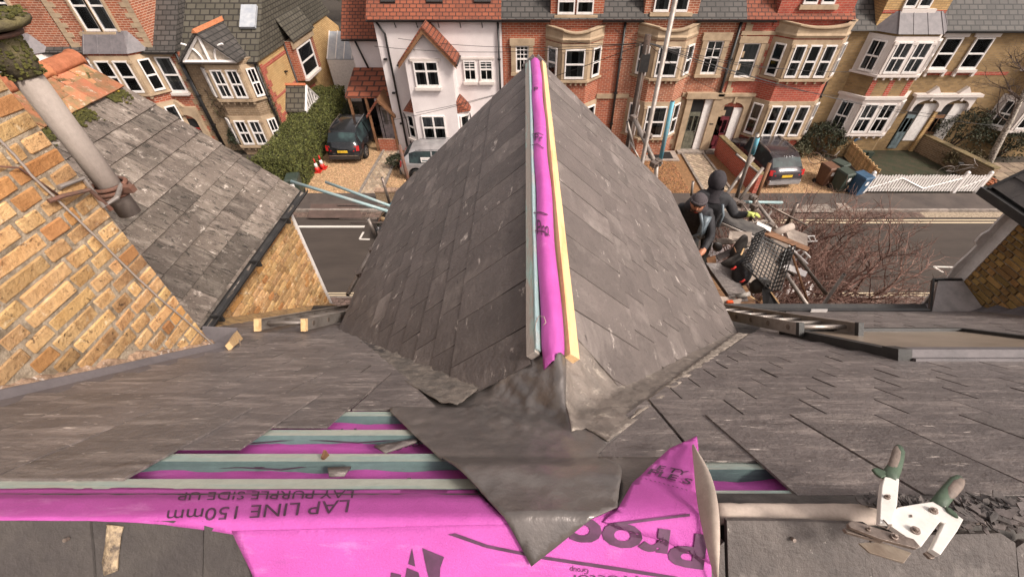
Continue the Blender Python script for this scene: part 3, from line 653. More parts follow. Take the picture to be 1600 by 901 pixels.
text_on('PLE S', (1010, 738), (1078, 756), (6, -8), s_lay, .0042, back, bold=.02)
flat_on([[(1008 + 7 * i, 746 + 1.9 * i), (1011 + 7 * i, 747 + 1.9 * i), (1011 + 7 * i, 748 + 1.9 * i), (1008 + 7 * i, 747 + 1.9 * i)] for i in range(10)], s_lay, .0042, back, name='dotted_line')
# pale fold of membrane over the ridge on the right
mb = MB(); rings = []
for j in range(40):
    px = 1108 + j * 13.2; a = cast(px, 782, s_main); e = noise.noise(Vector((px * .02, 1, 1))) * .003
    e += .002 * noise.noise(Vector((px * .11, 3, 1))); c = Vector((a.x, .290 + e * .5, s_main(a.x, .290) - .012)); pr = []
    for k in range(11):
        t = math.pi * k / 10 * 1.1 - .2; pr.append(c + Vector((0, -.019 * math.cos(t) * -1, .013 * math.sin(t) + e + .0025 * noise.noise(Vector((px * .05, t * 2, 7))))))
    rings.append(pr)
mb.loft(rings, False, False); fold = mb.build('rolled_membrane_edge', m_pale, house, True)
sm = fold.modifiers.new('thickness', 'SOLIDIFY'); sm.thickness = .002
MB().prism([(1.0, .27, ZR - .05), (1.0, .295, ZR - .05), (1.0, .295, ZR - .012), (1.0, .27, ZR - .012)], (.9, 0, 0)).build('ridge_board', m_timber, house)
m_rs2 = M('old_brown_grey_slate', (.100, .083, .076), .7, (.072, .060, .056), 8, (.4, .65), None, .7, 45, rnd=.12, marks=[((.19, .165, .15), 6, None, .56, .75), ((.30, .27, .24), 60, (1, 1, 1), .65, .70), ((.04, .033, .03), 18, None, .60, .72)])
# big old slates on the back slope, butted together below the ridge
for pl, m in (([(-60, 806), (152, 806), (153, 935), (-60, 935)], m_ridgeslate), ([(156, 806), (319, 812), (317, 935), (157, 935)], m_ridgeslate),
           ([(322, 822), (345, 828), (376, 840), (404, 935), (320, 935)], m_ridgeslate), ([(1104, 870), (1131, 846), (1134, 935), (1104, 935)], m_rs2), ([(1134, 812), (1240, 815), (1352, 820), (1364, 935), (1138, 935)], m_rs2),
           ([(1355, 850), (1372, 838), (1560, 833), (1584, 848), (1590, 935), (1366, 935)], m_rs2), ([(1587, 855), (1600, 846), (1660, 846), (1660, 935), (1594, 935)], m_rs2)):
    pp = plan(pl, s_main); pp = [(x, min(y, .268)) for x, y in pp]; sd_ = random.uniform(-.004, .003)
    drape(pp, s_main, .006 + sd_, .03, lambda x, y: .0022 * noise.noise(Vector((x * 22, y * 22, 11))), .011, 'ridge_slate', m, house, False)
for a, b in ((101, 843), (1241, 843)):
    c = cast(a, b, s_main, .016); MB().tube([c - FB[3] * .006, c + FB[3] * .0012], .0034, 10).build('nail_head', m_steel, house)
mm = drape(plan([(172, 822), (196, 824), (190, 860), (188, 893), (168, 901), (164, 880), (170, 850)], s_main), s_main, .009, .012, lambda x, y: .004 * noise.noise(Vector((x * 80, y * 80, 1))), .003, 'mortar_smear', M('cream_mortar', (.48, .36, .23), .95, (.13, .10, .08), 40, bump=1), house)
# loose chips
def shards(n, place, smin, smax, nm, label, cat):
    mb = MB()
    for i in range(n):
        p, N = place(); s = random.uniform(smin, smax); k = random.choice((3, 4, 5)); ax = Vector((random.uniform(-1, 1), random.uniform(-1, 1), random.uniform(-1, 1))).cross(N).normalized(); ay = N.cross(ax)
        tl = random.uniform(-.5, .5); asp = random.uniform(.25, .7)
        pts = [p + ax * s * math.cos(2 * math.pi * j / k + .3) * random.uniform(.7, 1.2) + ay * s * asp * math.sin(2 * math.pi * j / k + .3) + N * (tl * s * .5 * math.cos(2 * math.pi * j / k)) for j in range(k)]
        mb.prism(pts, N * random.uniform(.0015, .003))
    return tag(mb.build(nm, m_chips), label, cat, kind='stuff')
def pl1():
    u = random.random(); px = 1440 + 170 * random.random() if u < .8 else 1345 + 100 * random.random(); py = random.gauss(800 if px > 1440 else 783, 11 if px > 1440 else 3)
    c = cast(px, min(max(py, 776), 828), s_main, .012 + random.random() * .016); return c, Vector((0, .2, 1)).normalized()
shards(420, pl1, .005, .018, 'slate_chips', 'heap of broken slate chips on the ridge beside the white cutter', 'slate chips')
def pl2():
    b = random.choice((.19, .326, .497, .667)); x = random.uniform(-1.0, -.35) if b > .25 else random.uniform(-.9, 0)
    x = cast(random.choice((440, 470, 600, 620, 660, 545, 570)) + random.gauss(0, 12), 690)[0] * (.85 if b < .3 else 1)
    return fp(FM, x, b + .006, -.032 + random.random() * .01), Vector((0, .6, .8))
shards(150, pl2, .003, .009, 'slate_crumbs', 'dark slate crumbs caught along the bare battens left of the saddle', 'slate crumbs')
for pl in ([(508, 724), (545, 722), (534, 735), (510, 736)], [(582, 690), (648, 679), (655, 681), (600, 700)], [(420, 718), (420, 718), (428, 720), (424, 722)]):
    if pl[0] == (420, 718): continue
    q = drape(plan(pl), s_main, -.018, .02, None, .005, 'broken_slate', m_slate); tag(q, 'broken slate piece on the pink membrane %s' % ('below the second batten' if pl[0][0] == 508 else 'beneath the third batten'), 'slate piece')
# ============================================================ chimney of near bricks
XC = -1.86; YC1 = 1.62
chim = thing('brick_chimney', (XC - .5, 1, 9), 'tall yellow brick chimney stack filling the left edge beside the slates', 'chimney')
CH, CL = .069, .222
mb = MB(); mb.box((XC - .9, -1.2, 8.2), (XC - .003, YC1 - .006, 11.9)); mb.build('mortar_core', m_mortar, chim)
def brick_mesh(L, D, H, seed, nm, mats):
    rs = random.Random(seed); bm = bmesh.new(); bmesh.ops.create_cube(bm, size=1)
    for v in bm.verts: v.co = Vector((v.co.x * D, v.co.y * L, v.co.z * H)) + Vector([rs.uniform(-.0035, .0035) for _ in range(3)])
    bmesh.ops.bevel(bm, geom=list(bm.edges), offset=.005, segments=1, affect='EDGES')
    me = bpy.data.meshes.new(nm); bm.to_mesh(me); bm.free(); me.materials.append(mats); return me
def brick_wall(parent, X, sgn, y0, y1, z0, z1, cond, mats, ch, cl, org, cap=300, seed=1, gap=.013, proud=.006):
    rs = random.Random(seed); lib = {}
    def get(L, mi):
        key = (round(L, 3), mi, rs.randrange(3))
        if key not in lib: lib[key] = brick_mesh(L, .1, ch - gap, hash(key) % 999, 'brick', mats[mi])
        return lib[key]
    items = []; r_ = 0; z = z0
    while z < z1:
        y = y1; odd = r_ % 2; k = 0
        seq = ([cl * .5] if odd else [cl]);
        while y > y0:
            L = (cl if (k + odd) % 2 == 0 else cl * .5) if True else cl
            if k == 0 and odd: L = cl * .5
            elif k == 1 and odd: L = cl * .25 + .01
            items.append((y - L / 2, z + ch / 2, L - gap)); y -= L; k += 1
        z += ch; r_ += 1
    vis = []
    for y, z, L in items:
        p = Vector((X, y, z))
        if not cond(y, z, L) or not visible(p, 40): continue
        vis.append((proj(p)[2], y, z, L))
    vis.sort(); far = MB()
    for j, (d, y, z, L) in enumerate(vis):
        mi = 0 if rs.random() < .84 or len(mats) == 1 else 1
        if j < cap:
            o = bpy.data.objects.new('brick', get(L, mi)); col.objects.link(o); o.parent = parent
            o.location = Vector((X - sgn * (.05 - proud + rs.uniform(0, .006)), y, z)) - org; o.rotation_euler = (rs.uniform(-.012, .012), 0, rs.uniform(-.01, .01))
        else: far.box((X - .05, y - L / 2, z - ch / 2 + gap / 2), (X + sgn * proud * .7, y + L / 2, z + ch / 2 - gap / 2))
    if far.v: tag(far.build('smaller_bricks', mats[0], parent), kind='stuff')
    return len(vis)
nb = brick_wall(chim, XC, 1, -.5, YC1, 8.1, 11.75, lambda y, z, L: z > s_main(0, y) + .03, [m_brickY, m_brickO], CH, CL, ORG[chim], 330)
print('chimney bricks', nb)
# flashing strip where the chimney meets the slates
mb = MB(); rings = []
for j in range(30):
    y = -.1 + j * (1.66 + .1) / 29; z = s_main(0, y); e = .004 * noise.noise(Vector((y * 4, 0, 0)))
    rings.append([(XC + .006, y, z + .055 + e), (XC + .022, y, z + .052 + e), (XC + .05, y, z + .016), (XC + .12, y, z + .010), (XC + .12, y, z + .006), (XC + .006, y, z - .01)])
mb.loft(rings).build('lead_flashing', m_leadflash, chim)
# rough mortar along its foot
mb = MB(); rings = []
for j in range(60):
    y = .5 + j * 1.12 / 59; z = s_main(0, y); e = abs(noise.noise(Vector((y * 9, 0, 0)))) * .09 + .02 * noise.noise(Vector((y * 40, 2, 0)))
    rings.append([(XC - .03, y, z + .05), (XC + .016 + .006 * noise.noise(Vector((y * 30, 5, 0))), y, z + .05), (XC + .012, y, z + .06 + e), (XC - .03, y, z + .08 + e)])
mb.loft(rings).build('mortar_patching', M('brown_white_mortar', (.40, .26, .17), .95, (.20, .13, .09), 22, bump=1, marks=((.62, .54, .48), 30, None, .58, .68)), chim)
# aerial cable running down the bricks
pts = [onX(a, b, XC + .018) for a, b in ((-30, 190), (24, 244), (50, 275), (96, 318), (158, 378), (200, 420), (245, 462), (290, 500), (350, 552))]
pp = []
for i in range(len(pts) - 1):
    for k in range(6): pp.append(pts[i].lerp(pts[i + 1], k / 6) + Vector((.003 * random.random(), 0, 0)))
cb = MB().tube(pp, .0045, 6).build('aerial_cable', m_pipe, None, True); tag(cb, 'thin grey cable clipped diagonally down the yellow chimney bricks', 'cable')
pts = [onX(a, b, XC + .016) for a, b in ((-20, 258), (30, 262), (60, 282), (92, 305))]
tag(MB().tube(pts, .004, 6).build('aerial_cable', m_rust, None, True), 'short rusty brown wire near the top of the chimney bricks', 'wire')
# metal strap bracket, pipe
strap = thing('pipe_bracket', onX(160, 290, XC + .02), 'rusty steel strap and hoop holding the grey pipe to the chimney', 'bracket')
PC = Vector((-1.965, 1.80, 0)); ztop = 10.80
def pz(a, b): return onY(a, b, PC.y).z
zb, zs = pz(210, 332), pz(180, 288)
mb = MB(); e0 = onX(92, 292, XC + .012); e1 = onX(130, 278, XC + .014); c = Vector((PC.x, PC.y, zs))
mb.tube([e0, e1, Vector((XC + .02, YC1 - .02, zs + .01)), Vector((XC + .03, YC1 + .05, zs + .01)), c + Vector((.06, 0, 0))], .010, 8)
mb.build('strap_arm', m_alu, strap)
mb = MB()
for dz, r_ in ((0, .066), (-.022, .07), (-.04, .066)):
    mb.tube([c + Vector((r_ * math.cos(t * .3142), r_ * math.sin(t * .3142), dz)) for t in range(21)], .010, 6)
mb.build('clamp_ring', m_rust, strap, True)
MB().obox(c + Vector((.095, -.02, -.01)), (.06, .03, .03)).build('clamp_bolt', m_rust, strap)
MB().tube([onX(76, 314, XC + .02), onX(98, 306, XC + .03), onX(140, 296, XC + .03), (XC + .02, YC1, zs - .02)], .009, 7).build('rusty_hook', m_rust, strap)
vp = thing('grey_vent_pipe', (PC.x, PC.y, zb), 'weathered grey vent pipe with mossy collar in front of the old roof', 'pipe')
mb = MB(); rr = .047
mb.tube([(PC.x, PC.y, zb), (PC.x + .001, PC.y, zb + .3), (PC.x, PC.y, pz(60, 112))], [rr, rr * 1.01, rr * 1.04], 20); mb.build('pipe_body', m_pipe, vp, True)
MB().tube([(PC.x, PC.y, zb - .001), (PC.x, PC.y, zb + .004)], .045, 16).build('pipe_mouth', m_dark, vp)
MB().tube([(PC.x, PC.y, pz(62, 118)), (PC.x, PC.y, pz(50, 95)), (PC.x, PC.y, pz(16, 50))], [.054, .062, .064], 20).build('upper_collar', m_mossy, vp, True)
MB().tube([(PC.x, PC.y, pz(20, 56)), (PC.x, PC.y, pz(16, 50))], [.080, .084], 20).build('rim_ring', m_rust, vp, True)
mb = MB(); zt = pz(14, 44)
mb.loft([[(PC.x + (.09 + .02 * noise.noise(Vector((math.cos(t), math.sin(t), k)))) * sc * math.cos(t) + .02, PC.y + .10 * sc * math.sin(t), zt + dz) for t in [i * math.pi / 8 for i in range(16)]] for k, (sc, dz) in enumerate(((1.0, 0), (1.25, .015), (1.2, .03), (.5, .05)))])
mb.build('mossy_cap', m_mossy, vp, True)
rs = random.Random(66); mb = MB()
for k in range(900):
    a = rs.random() * 6.283; r_ = rs.uniform(.0, .115); z_ = zt + .045 - .25 * r_ * r_ + rs.uniform(-.01, .01) if rs.random() < .6 else pz(62, 118) + rs.random() * (pz(16, 50) - pz(62, 118)); rr_ = r_ if z_ > zt else .062
    s = rs.uniform(.004, .012); mb.obox((PC.x + .02 * (z_ > zt) + rr_ * math.cos(a), PC.y + rr_ * math.sin(a), z_), (s, s, s * .7), Matrix.Rotation(a, 3, 'Z'))
tag(mb.build('moss_tufts', m_moss, vp), kind='stuff')
# ============================================================ neighbour's wing, left
XL, HL, WL = -4.18, 1.22, 1.58
FNL = (Vector((XL, 0, CAMZ - HL)), Vector((0, 1, 0)), Vector((C42, 0, -S42)), Vector((S42, 0, C42)))
FNL2 = (Vector((XL, 0, CAMZ - HL)), Vector((0, 1, 0)), Vector((-C42, 0, -S42)), Vector((-S42, 0, C42)))
nl = thing('neighbour_wing', (XL, 3, 0), 'neighbouring yellow brick wing with lichened old slate roof behind the grey pipe', 'house')
EB = WL / C42; YN0, YN1 = .6, 4.34
mb = MB()
for fr in (FNL, FNL2): mb.prism(*slab(fr, [(YN0, .0), (YN1 - .03, .0), (YN1 - .03, EB - .03), (YN0, EB - .03)], -.09, -.02))
mb.build('roof_deck', m_board, nl)
specs = []; i = 0
while .30 + .205 * i < EB:
    bh = .22 + .205 * i; bt = min(bh + .42, EB + .02); wd = .275; a = YN1 + .03 - wd * (1 - .5 * (i % 2)); a = YN1 + .03 - wd + (wd / 2 if i % 2 else 0); k = 0
    while a > YN0 - .2:
        for fr, sgn in ((FNL, 0), (FNL2, 1)):
            poly = clip([(a + .005, bh), (a + wd, bh), (a + wd, bt), (a + .005, bt)], 1, 0, YN1 + .03)
            if poly and len(poly) > 2: specs.append((poly, fr, bh, .42, 0, .028, .008, m_oldslate, 777 + i * 60 + k + 3000 * sgn))
        a -= wd; k += 1
    i += 1
emit_slates(specs, nl, 'slate', 300, 'hidden_slates')
for i in range(2):
    for k in range(16):
        y = YN1 - .02 - k * .19
        if y > YN0:
            mb = MB(); slate_prism(mb, [(y - .185, .05 + i * .13), (y, .05 + i * .13), (y, .26 + i * .13), (y - .185, .26 + i * .13)], FNL, .05, .3, .035, .02, .014, i * 50 + k); mb.build('clay_tile', m_terrad, nl)
mb = MB(); rs = random.Random(3)
for k in range(2200):
    y = rs.uniform(1.6, YN1 - .05); b = rs.gauss(.42, .04) if k % 3 else rs.gauss(.30, .10); 
    if noise.noise(Vector((y * 2.4, 1, 0))) < -.22: continue
    c = fp(FNL, y, b, .035); s = rs.uniform(.006, .020); mb.obox(c, (s, s * 1.3, s * .8), Matrix.Rotation(rs.random() * 3, 3, 'Z'))
tag(mb.build('moss_line', m_moss, nl), kind='stuff')
y = YN1 + .01
while y > 1.5:
    L = .34; mb = MB(); rings = []
    for t_ in (0, .04, .045, 1):
        yy = y - L * t_; r_ = .085 if t_ > .042 else .098
        rings.append([Vector((XL + r_ * math.cos(math.pi * (j / 10 * 1.2 - .1)), yy, CAMZ - HL + .0 + r_ * math.sin(math.pi * (j / 10 * 1.2 - .1)))) for j in range(11)])
    mb.loft(rings, False, False); o = mb.build('ridge_tile', m_terra, nl, True); s_ = o.modifiers.new('t', 'SOLIDIFY'); s_.thickness = .014
    y -= L + .012
XW = -2.72; zle = CAMZ - HL - .9 * WL
mb = MB(); mb.box((XL - 1.4, .5, 0), (XW - .014, 4.17, zle + .02)); mb.prism([(XL - WL + .2, 4.12, zle - .2), (XW - .02, 4.12, zle - .2), (XL, 4.12, CAMZ - HL - .1)], (0, .06, 0)); mb.build('wall_core', m_mortar, nl)
nb = brick_wall(nl, XW, 1, 2.0, 4.19, 6.2, zle + .08, lambda y, z, L: z > s_main(0, y) - .06 and z < zle + .02, [m_brickY, m_brickO], .069, .215, ORG[nl], 300, 5)
print('left wall bricks', nb)
mb = MB(); mb.box((XL - 1.3, 4.191, 0), (XW + .012, 4.215, zle - .02)); mb.box((XW - .03, 4.165, 0), (XW + .016, 4.2, zle - .02)); mb.build('white_corner_board', m_whitep, nl)
xe = XL + WL + .04; mb = MB(); rings = []
for yy in (1.9, YN1 + .04): rings.append([Vector((xe + .044 * math.cos(math.pi * (1 + j / 8)), yy, zle + .035 + .044 * math.sin(math.pi * (1 + j / 8)))) for j in range(9)] + [Vector((xe + .038 * math.cos(math.pi * (2 - j / 8)), yy, zle + .037 + .035 * math.sin(math.pi * (2 - j / 8)))) for j in range(9)])
mb.loft(rings).build('gutter', m_blackpl, nl)
mb = MB()
for yy in (2.4, 3.1, 3.8): MB().obox((xe + .01, yy, zle + .01), (.09, .02, .07)).build('gutter_bracket', m_blackpl, nl)
mb = MB(); mb.tube([(XW - .25, 4.27, zle - .1), (XW - .25, 4.27, 0)], .035, 10); mb.build('downpipe', m_blackpl, nl)
MB().prism([fp(FNL, YN1, 0, -.16), fp(FNL, YN1, EB, -.16), fp(FNL, YN1, EB, .0), fp(FNL, YN1, 0, .0)], (0, .03, 0)).build('bargeboard', m_whitep, nl)
# fillet along the wall foot
mb = MB(); rings = []
for j in range(50):
    y = 1.95 + j * 2.2 / 49; z = s_main(0, y); e = .012 * noise.noise(Vector((y * 12, 0, 0)))
    rings.append([(XW - .01, y, z - .02), (XW + .13 + e, y, z - .01), (XW + .11 + e, y, z + .025 + e), (XW + .03, y, z + .075 + e), (XW - .01, y, z + .08)])
mb.loft(rings).build('mortar_fillet', M('ochre_mortar_fillet', (.36, .225, .10), .95, (.2, .13, .07), 14, bump=.9, bscale=45), nl)
# bits between chimney and wing: lead sheet, orange chimney brick end
q = thing('upturned_lead_piece', cast(360, 520), 'grey upturned lead sheet and board end beside the chimney foot', 'flashing')
mb = MB(); a = cast(322, 540); b = cast(378, 532); mb.prism([a, b, b + Vector((0, .02, .10)), a + Vector((0, .06, .11))], (0, .01, 0)); mb.build('lead_sheet', m_leadflash, q)
mb = MB(); a = cast(358, 548); b = cast(374, 534); mb.prism([a, b, b + Vector((.0, .0, .085)), a + Vector((0, .0, .05))], (.01, .03, 0)); mb.build('board_end', m_timber, q)
MB().tube([cast(377, 542), cast(378, 530) + Vector((0, 0, .09))], .005, 6).build('steel_pin', m_alu, q)
# ============================================================ neighbour's wing, right
XRW, XE = 5.66, 5.40
nr = thing('neighbour_wing', (7, 3, 0), 'neighbouring brown brick wing with jagged white painted corner at the right edge', 'house')
zre = CAMZ - 2.62
mb = MB(); mb.box((XRW + .014, 1.5, 0), (XRW + 3.2, 4.15, zre + .02)); mb.build('wall_core', m_mortar, nr)
nb = brick_wall(nr, XRW, -1, 1.6, 4.17, 6.0, zre + .3, lambda y, z, L: z > s_main(0, y) + .03 and z < zre + .25, [m_brickD], .069, .215, ORG[nr], 300, 9)
print('right wall bricks', nb)
mb = MB(); pl = []
n = 40
for j in range(n + 1):
    z = 6.2 + (zre + .02 - 6.2) * j / n; e = .10 + .05 * noise.noise(Vector((z * 3.3, 0, 0))) + (.05 if 7.75 < z < 7.95 else 0); pl.append((XRW - e, 4.2, z))
pl += [(XRW + .5, 4.2, zre + .02), (XRW + .5, 4.2, 6.2)]
mb.prism(pl, (0, -.022, 0)); mb.box((XRW - .012, 4.05, 6.2), (XRW + .01, 4.182, zre)); mb.build('white_painted_corner', m_whitep, nr)
FNR = (Vector((XE, 0, zre)), Vector((0, 1, 0)), Vector((-C42, 0, -S42)), Vector((-S42, 0, C42)))
specs = []
for i in range(8):
    bh = -.45 - .2 * i; k = 0; a = 4.4 - .28 * (1 - .5 * (i % 2)); a = 4.4 - .28 + (.14 if i % 2 else 0)
    while a > 1.4:
        poly = clip([(a + .004, bh), (a + .28, bh), (a + .28, bh + .42), (a + .004, bh + .42)], 1, 0, 4.4)
        specs.append((poly, FNR, bh, .42, .02, .024, .007, m_ridgeslate, 444 + i * 40 + k)); a -= .28; k += 1
emit_slates(specs, nr, 'slate', 200, 'hidden_slates')
mb = MB(); mb.prism(*slab(FNR, [(1.3, -1.9), (4.36, -1.9), (4.36, -.02), (1.3, -.02)], -.08, .0)); mb.build('roof_deck', m_blackpl, nr)
mb = MB(); mb.box((XE - .07, 1.6, zre - .07), (XE + .03, 4.44, zre + .02)); mb.build('gutter', m_blackpl, nr)
mb = MB(); mb.prism([fp(FNR, 4.37, 0, -.12), fp(FNR, 4.37, -1.9, -.12), fp(FNR, 4.37, -1.9, .05), fp(FNR, 4.37, 0, .05)], (0, .035, 0)); mb.build('bargeboard', m_blackpl, nr)
mb = MB(); rings = []
for j in range(60):
    y = 1.5 + j * 2.7 / 59; z = s_main(0, y); saw = (y * 5 % 1) * .09
    rings.append([(XRW - .012, y, z - .02), (XRW - .20, y, z + .004), (XRW - .19, y, z + .012), (XRW - .022, y, z + .05 + saw), (XRW + .01, y, z + .05 + saw)])
mb.loft(rings).build('stepped_lead_flashing', m_leadflash, nr)
lt = thing('lead_covered_bay_roof', (5.2, 3.9, 7.2), 'small flat lead covered roof with black rim beside the right wing', 'roof')
za = onY(1500, 430, 4.05).z
mb = MB(); p0 = onY(1452, 486, 3.6); p1 = onY(1462, 434, 4.1); mb.add([(p0.x, 3.56, p0.z), (5.64, 3.56, p0.z), (5.64, 4.05, p1.z), (p1.x, 4.05, p1.z)], [(0, 1, 2, 3)]); mb2 = MB().prism(mb.v, (0, 0, -.05)); mb2.build('lead_sheet', M('pale_lead', (.50, .45, .44), .5, (.36, .33, .32), 5, bump=.3), lt)
mb = MB(); mb.box((p1.x - .03, 4.06, p1.z - .03), (5.64, 4.09, p1.z + .012)); mb.loft([[(p0.x - .05, 3.54, p0.z - .03), (p0.x - .02, 3.54, p0.z - .03), (p0.x - .02, 3.54, p0.z + .012), (p0.x - .05, 3.54, p0.z + .012)], [(p1.x - .05, 4.09, p1.z - .03), (p1.x - .02, 4.09, p1.z - .03), (p1.x - .02, 4.09, p1.z + .012), (p1.x - .05, 4.09, p1.z + .012)]]); mb.build('rim', m_blackpl, lt)
# ============================================================ gutter, skylight, ladders on the slates
gz = s_main(0, 3.52)
mb = MB(); rings = []
for x in (-2.6, XG - HWG - .1): rings.append([Vector((x, 3.60 + .06 * math.cos(math.pi * (1 + j / 8)), gz - .03 + .06 * math.sin(math.pi * (1 + j / 8)))) for j in range(9)] + [Vector((x, 3.60, gz - .03))])
mb.loft(rings); mb.build('eaves_gutter', m_blackpl, house); mb = MB()
rings = []
for x in (XG + HWG + .1, 4.9): rings.append([Vector((x, 3.60 + .06 * math.cos(math.pi * (1 + j / 8)), gz + .005 + .06 * math.sin(math.pi * (1 + j / 8)))) for j in range(9)] + [Vector((x, 3.60, gz - .01))])
mb.loft(rings); mb.build('eaves_gutter', m_blackpl, house)
sky_ = thing('roof_window', fp(FM, 2.6, 1.9, 0), 'flush black framed roof window set in the right hand slates', 'roof window')
mb = MB()
def fb(mb, a0, a1, b0, b1, n0, n1): mb.prism([fp(FM, a0, b0, n0), fp(FM, a1, b0, n0), fp(FM, a1, b1, n0), fp(FM, a0, b1, n0)], FM[3] * (n1 - n0))
fb(mb, SKX0, SKX0 + .06, SKB0, SKB1, -.02, .055); fb(mb, SKX1 - .06, SKX1, SKB0, SKB1, -.02, .05); fb(mb, SKX0 + .06, SKX1 - .06, SKB1 - .06, SKB1, -.02, .05)
mb.build('frame', m_blackpl, sky_)
mb = MB(); fb(mb, SKX0 + .061, SKX1 + .1, SKB0 - .03, SKB0 + .05, -.02, .06); fb(mb, SKX0 + .061, SKX1 + .1, SKB0 - .07, SKB0 - .031, -.02, .02); mb.build('lead_covered_head', m_leadflash, sky_)
mb = MB(); fb(mb, SKX0 - .012, SKX0 + .06, SKB0 - .05, SKB0 + .05, -.02, .066); mb.build('corner_block', m_blackpl, sky_)
mb = MB(); fb(mb, SKX0 + .06, SKX1 - .06, SKB0 + .05, SKB1 - .06, -.01, .028); mb.build('pane', m_skyl2, sky_)
def ladder(xa, xb, b0, b1, label, capmat, nr=7, lift=.0):
    t = thing('aluminium_ladder', fp(FM, (xa + xb) / 2, b0, .05), label, 'ladder', 'ladders lying on the slates')
    for x in (xa, xb):
        mb = MB(); h0, h1 = .03 + lift, .115 + lift; w_ = .014
        prof = [(-w_, h0), (w_, h0), (w_, h0 + .006), (-w_ + .006, h0 + .006), (-w_ + .006, h1 - .006), (w_, h1 - .006), (w_, h1), (-w_, h1)]
        if x == xb: prof = [(-p[0], p[1]) for p in prof]
        mb.loft([[fp(FM, x + p[0], b, p[1]) for p in prof] for b in (b0, b1)]); st = mb.build('stile', m_alu, t)
        MB().prism([fp(FM, x - .018, b0 - .012, h0 - .004), fp(FM, x + .018, b0 - .012, h0 - .004), fp(FM, x + .018, b0 - .012, h1 + .004), fp(FM, x - .018, b0 - .012, h1 + .004)], FM[2] * .035).build('end_cap', capmat, st)
    k = 0; b = b0 + .12
    while b < b1:
        MB().tube([fp(FM, xa + .01, b, .075 + lift), fp(FM, xb - .01, b, .075 + lift)], .016, 10).build('rung', m_alu, t, True)
        if True:
            for x, sg in ((xa, -1), (xb, 1)): MB().tube([fp(FM, x + sg * .012, b, .075 + lift), fp(FM, x + sg * .017, b, .075 + lift)], .020, 12).build('rung_collar', m_steel, t)
        b += .25
    return t
bL0 = (cast(430, 522)[1] - YR) / C42; bR0 = (cast(1300, 530)[1] - YR) / C42
ladder(cast(402, 522)[0], cast(460, 526)[0], bL0, bL0 + 2.1, 'aluminium ladder with yellow end caps lying left of the gable', m_timber)
ladder(cast(1255, 531)[0], cast(1338, 529)[0], bR0, bR0 + 2.2, 'aluminium ladder with black end caps lying right of the gable', m_blackpl)
tag(MB().prism([cast(1265, 489) + Vector((0, 0, .02)), cast(1290, 489) + Vector((0, 0, .02)), cast(1290, 482) + Vector((0, 0, .02)), cast(1265, 482) + Vector((0, 0, .02))], (0, 0, .03)).build('plastic_tray', m_whitep), 'small pale tray resting by the gutter near the tube end', 'tray')
# ============================================================ slate cutter
Zt = lambda x, y: 10.215 - .33 * (y - YR)
ct = thing('slate_cutter', (1.0, .3, 10.2), 'white slate cutting pliers with green handles lying across the ridge', 'slate cutter')
ZX = lambda p: (1310 + p[0] / 4.29, 680 + p[1] / 4.29)
def plate(pts, off, th, mat, name, bev=.001, par=None):
    v = [cast(*ZX(p), Zt, off) for p in pts]; o = MB().prism(v, (0, 0, th)).build(name, mat, par or ct, bevel=bev); return o
plate([(285, 292), (382, 305), (366, 480), (340, 560), (330, 605), (250, 600), (256, 470), (268, 350)], .016, .012, m_toolw, 'lever_plate')
mp = plate([(330, 530), (370, 495), (500, 472), (640, 452), (805, 577), (765, 650), (650, 812), (592, 775), (677, 603), (650, 590), (522, 760), (330, 625)], .006, .012, m_toolw, 'body_plate')
plate([(48, 603), (52, 590), (78, 577), (250, 630), (485, 700), (528, 752), (505, 765), (260, 700), (60, 622)], .020, .008, m_steel, 'blade_holder')
plate([(130, 724), (180, 718), (280, 716), (480, 788), (430, 855), (200, 785)], -.004, .004, m_brass, 'cutting_blade', .0005)
plate([(20, 630), (45, 618), (290, 712), (280, 722), (40, 655)], .008, .008, m_steel, 'lower_jaw')
plate([(560, 790), (590, 772), (640, 805), (625, 830), (600, 828)], .0, .006, m_steel, 'anvil_tip')
for p, r_ in (((322, 413), 16), ((632, 505), 22), ((510, 637), 24), ((368, 678), 19), ((195, 627), 12)):
    c = cast(*ZX(p), Zt, .028 if p[0] in (322, 368, 195) else .018); k = r_ / 4.29 / 870
    mb = MB(); mb.tube([c, c + Vector((0, 0, .004))], k, 16); mb.tube([c + Vector((0, 0, .004)), c + Vector((0, 0, .009))], [k * .62, k * .5], 6); mb.build('bolt', m_steel, ct)
def grip(pts, rs_, name, off, mat):
    P_ = [cast(*ZX(p), Zt, off) for p in pts]; mb = MB(); rings = []
    for i, p in enumerate(P_):
        d = (P_[min(i + 1, len(P_) - 1)] - P_[max(i - 1, 0)]).normalized(); s = d.cross(Vector((0, 0, 1))).normalized(); u = s.cross(d)
        rings.append([p + rs_[i] * (1.0 * math.cos(2 * math.pi * j / 14) * s + .72 * math.sin(2 * math.pi * j / 14) * u) for j in range(14)])
    return mb.loft(rings).build(name, mat, ct, True)
grip([(340, 296), (352, 258), (378, 210), (398, 150), (408, 95), (408, 72)], [.0125, .0122, .0108, .0098, .0092, .006], 'left_grip_sleeve', .022, m_green)
grip([(352, 245), (368, 210), (384, 160), (394, 110), (396, 78)], [.0075, .009, .0088, .008, .005], 'left_grip_inlay', .0245, m_grip)
grip([(660, 470), (700, 420), (748, 360), (790, 308), (812, 280)], [.0105, .0108, .0105, .0098, .006], 'right_grip_sleeve', .014, m_green)
grip([(715, 425), (755, 375), (800, 325), (828, 295)], [.005, .0088, .0088, .005], 'right_grip_inlay', .0165, m_grip)
plate([(215, 228), (240, 218), (300, 240), (325, 268), (280, 290), (240, 262)], .024, .006, m_green, 'left_thumb_guard', .002)
plate([(700, 480), (730, 485), (780, 525), (797, 560), (770, 548), (720, 515)], .016, .006, m_green, 'right_thumb_guard', .002)
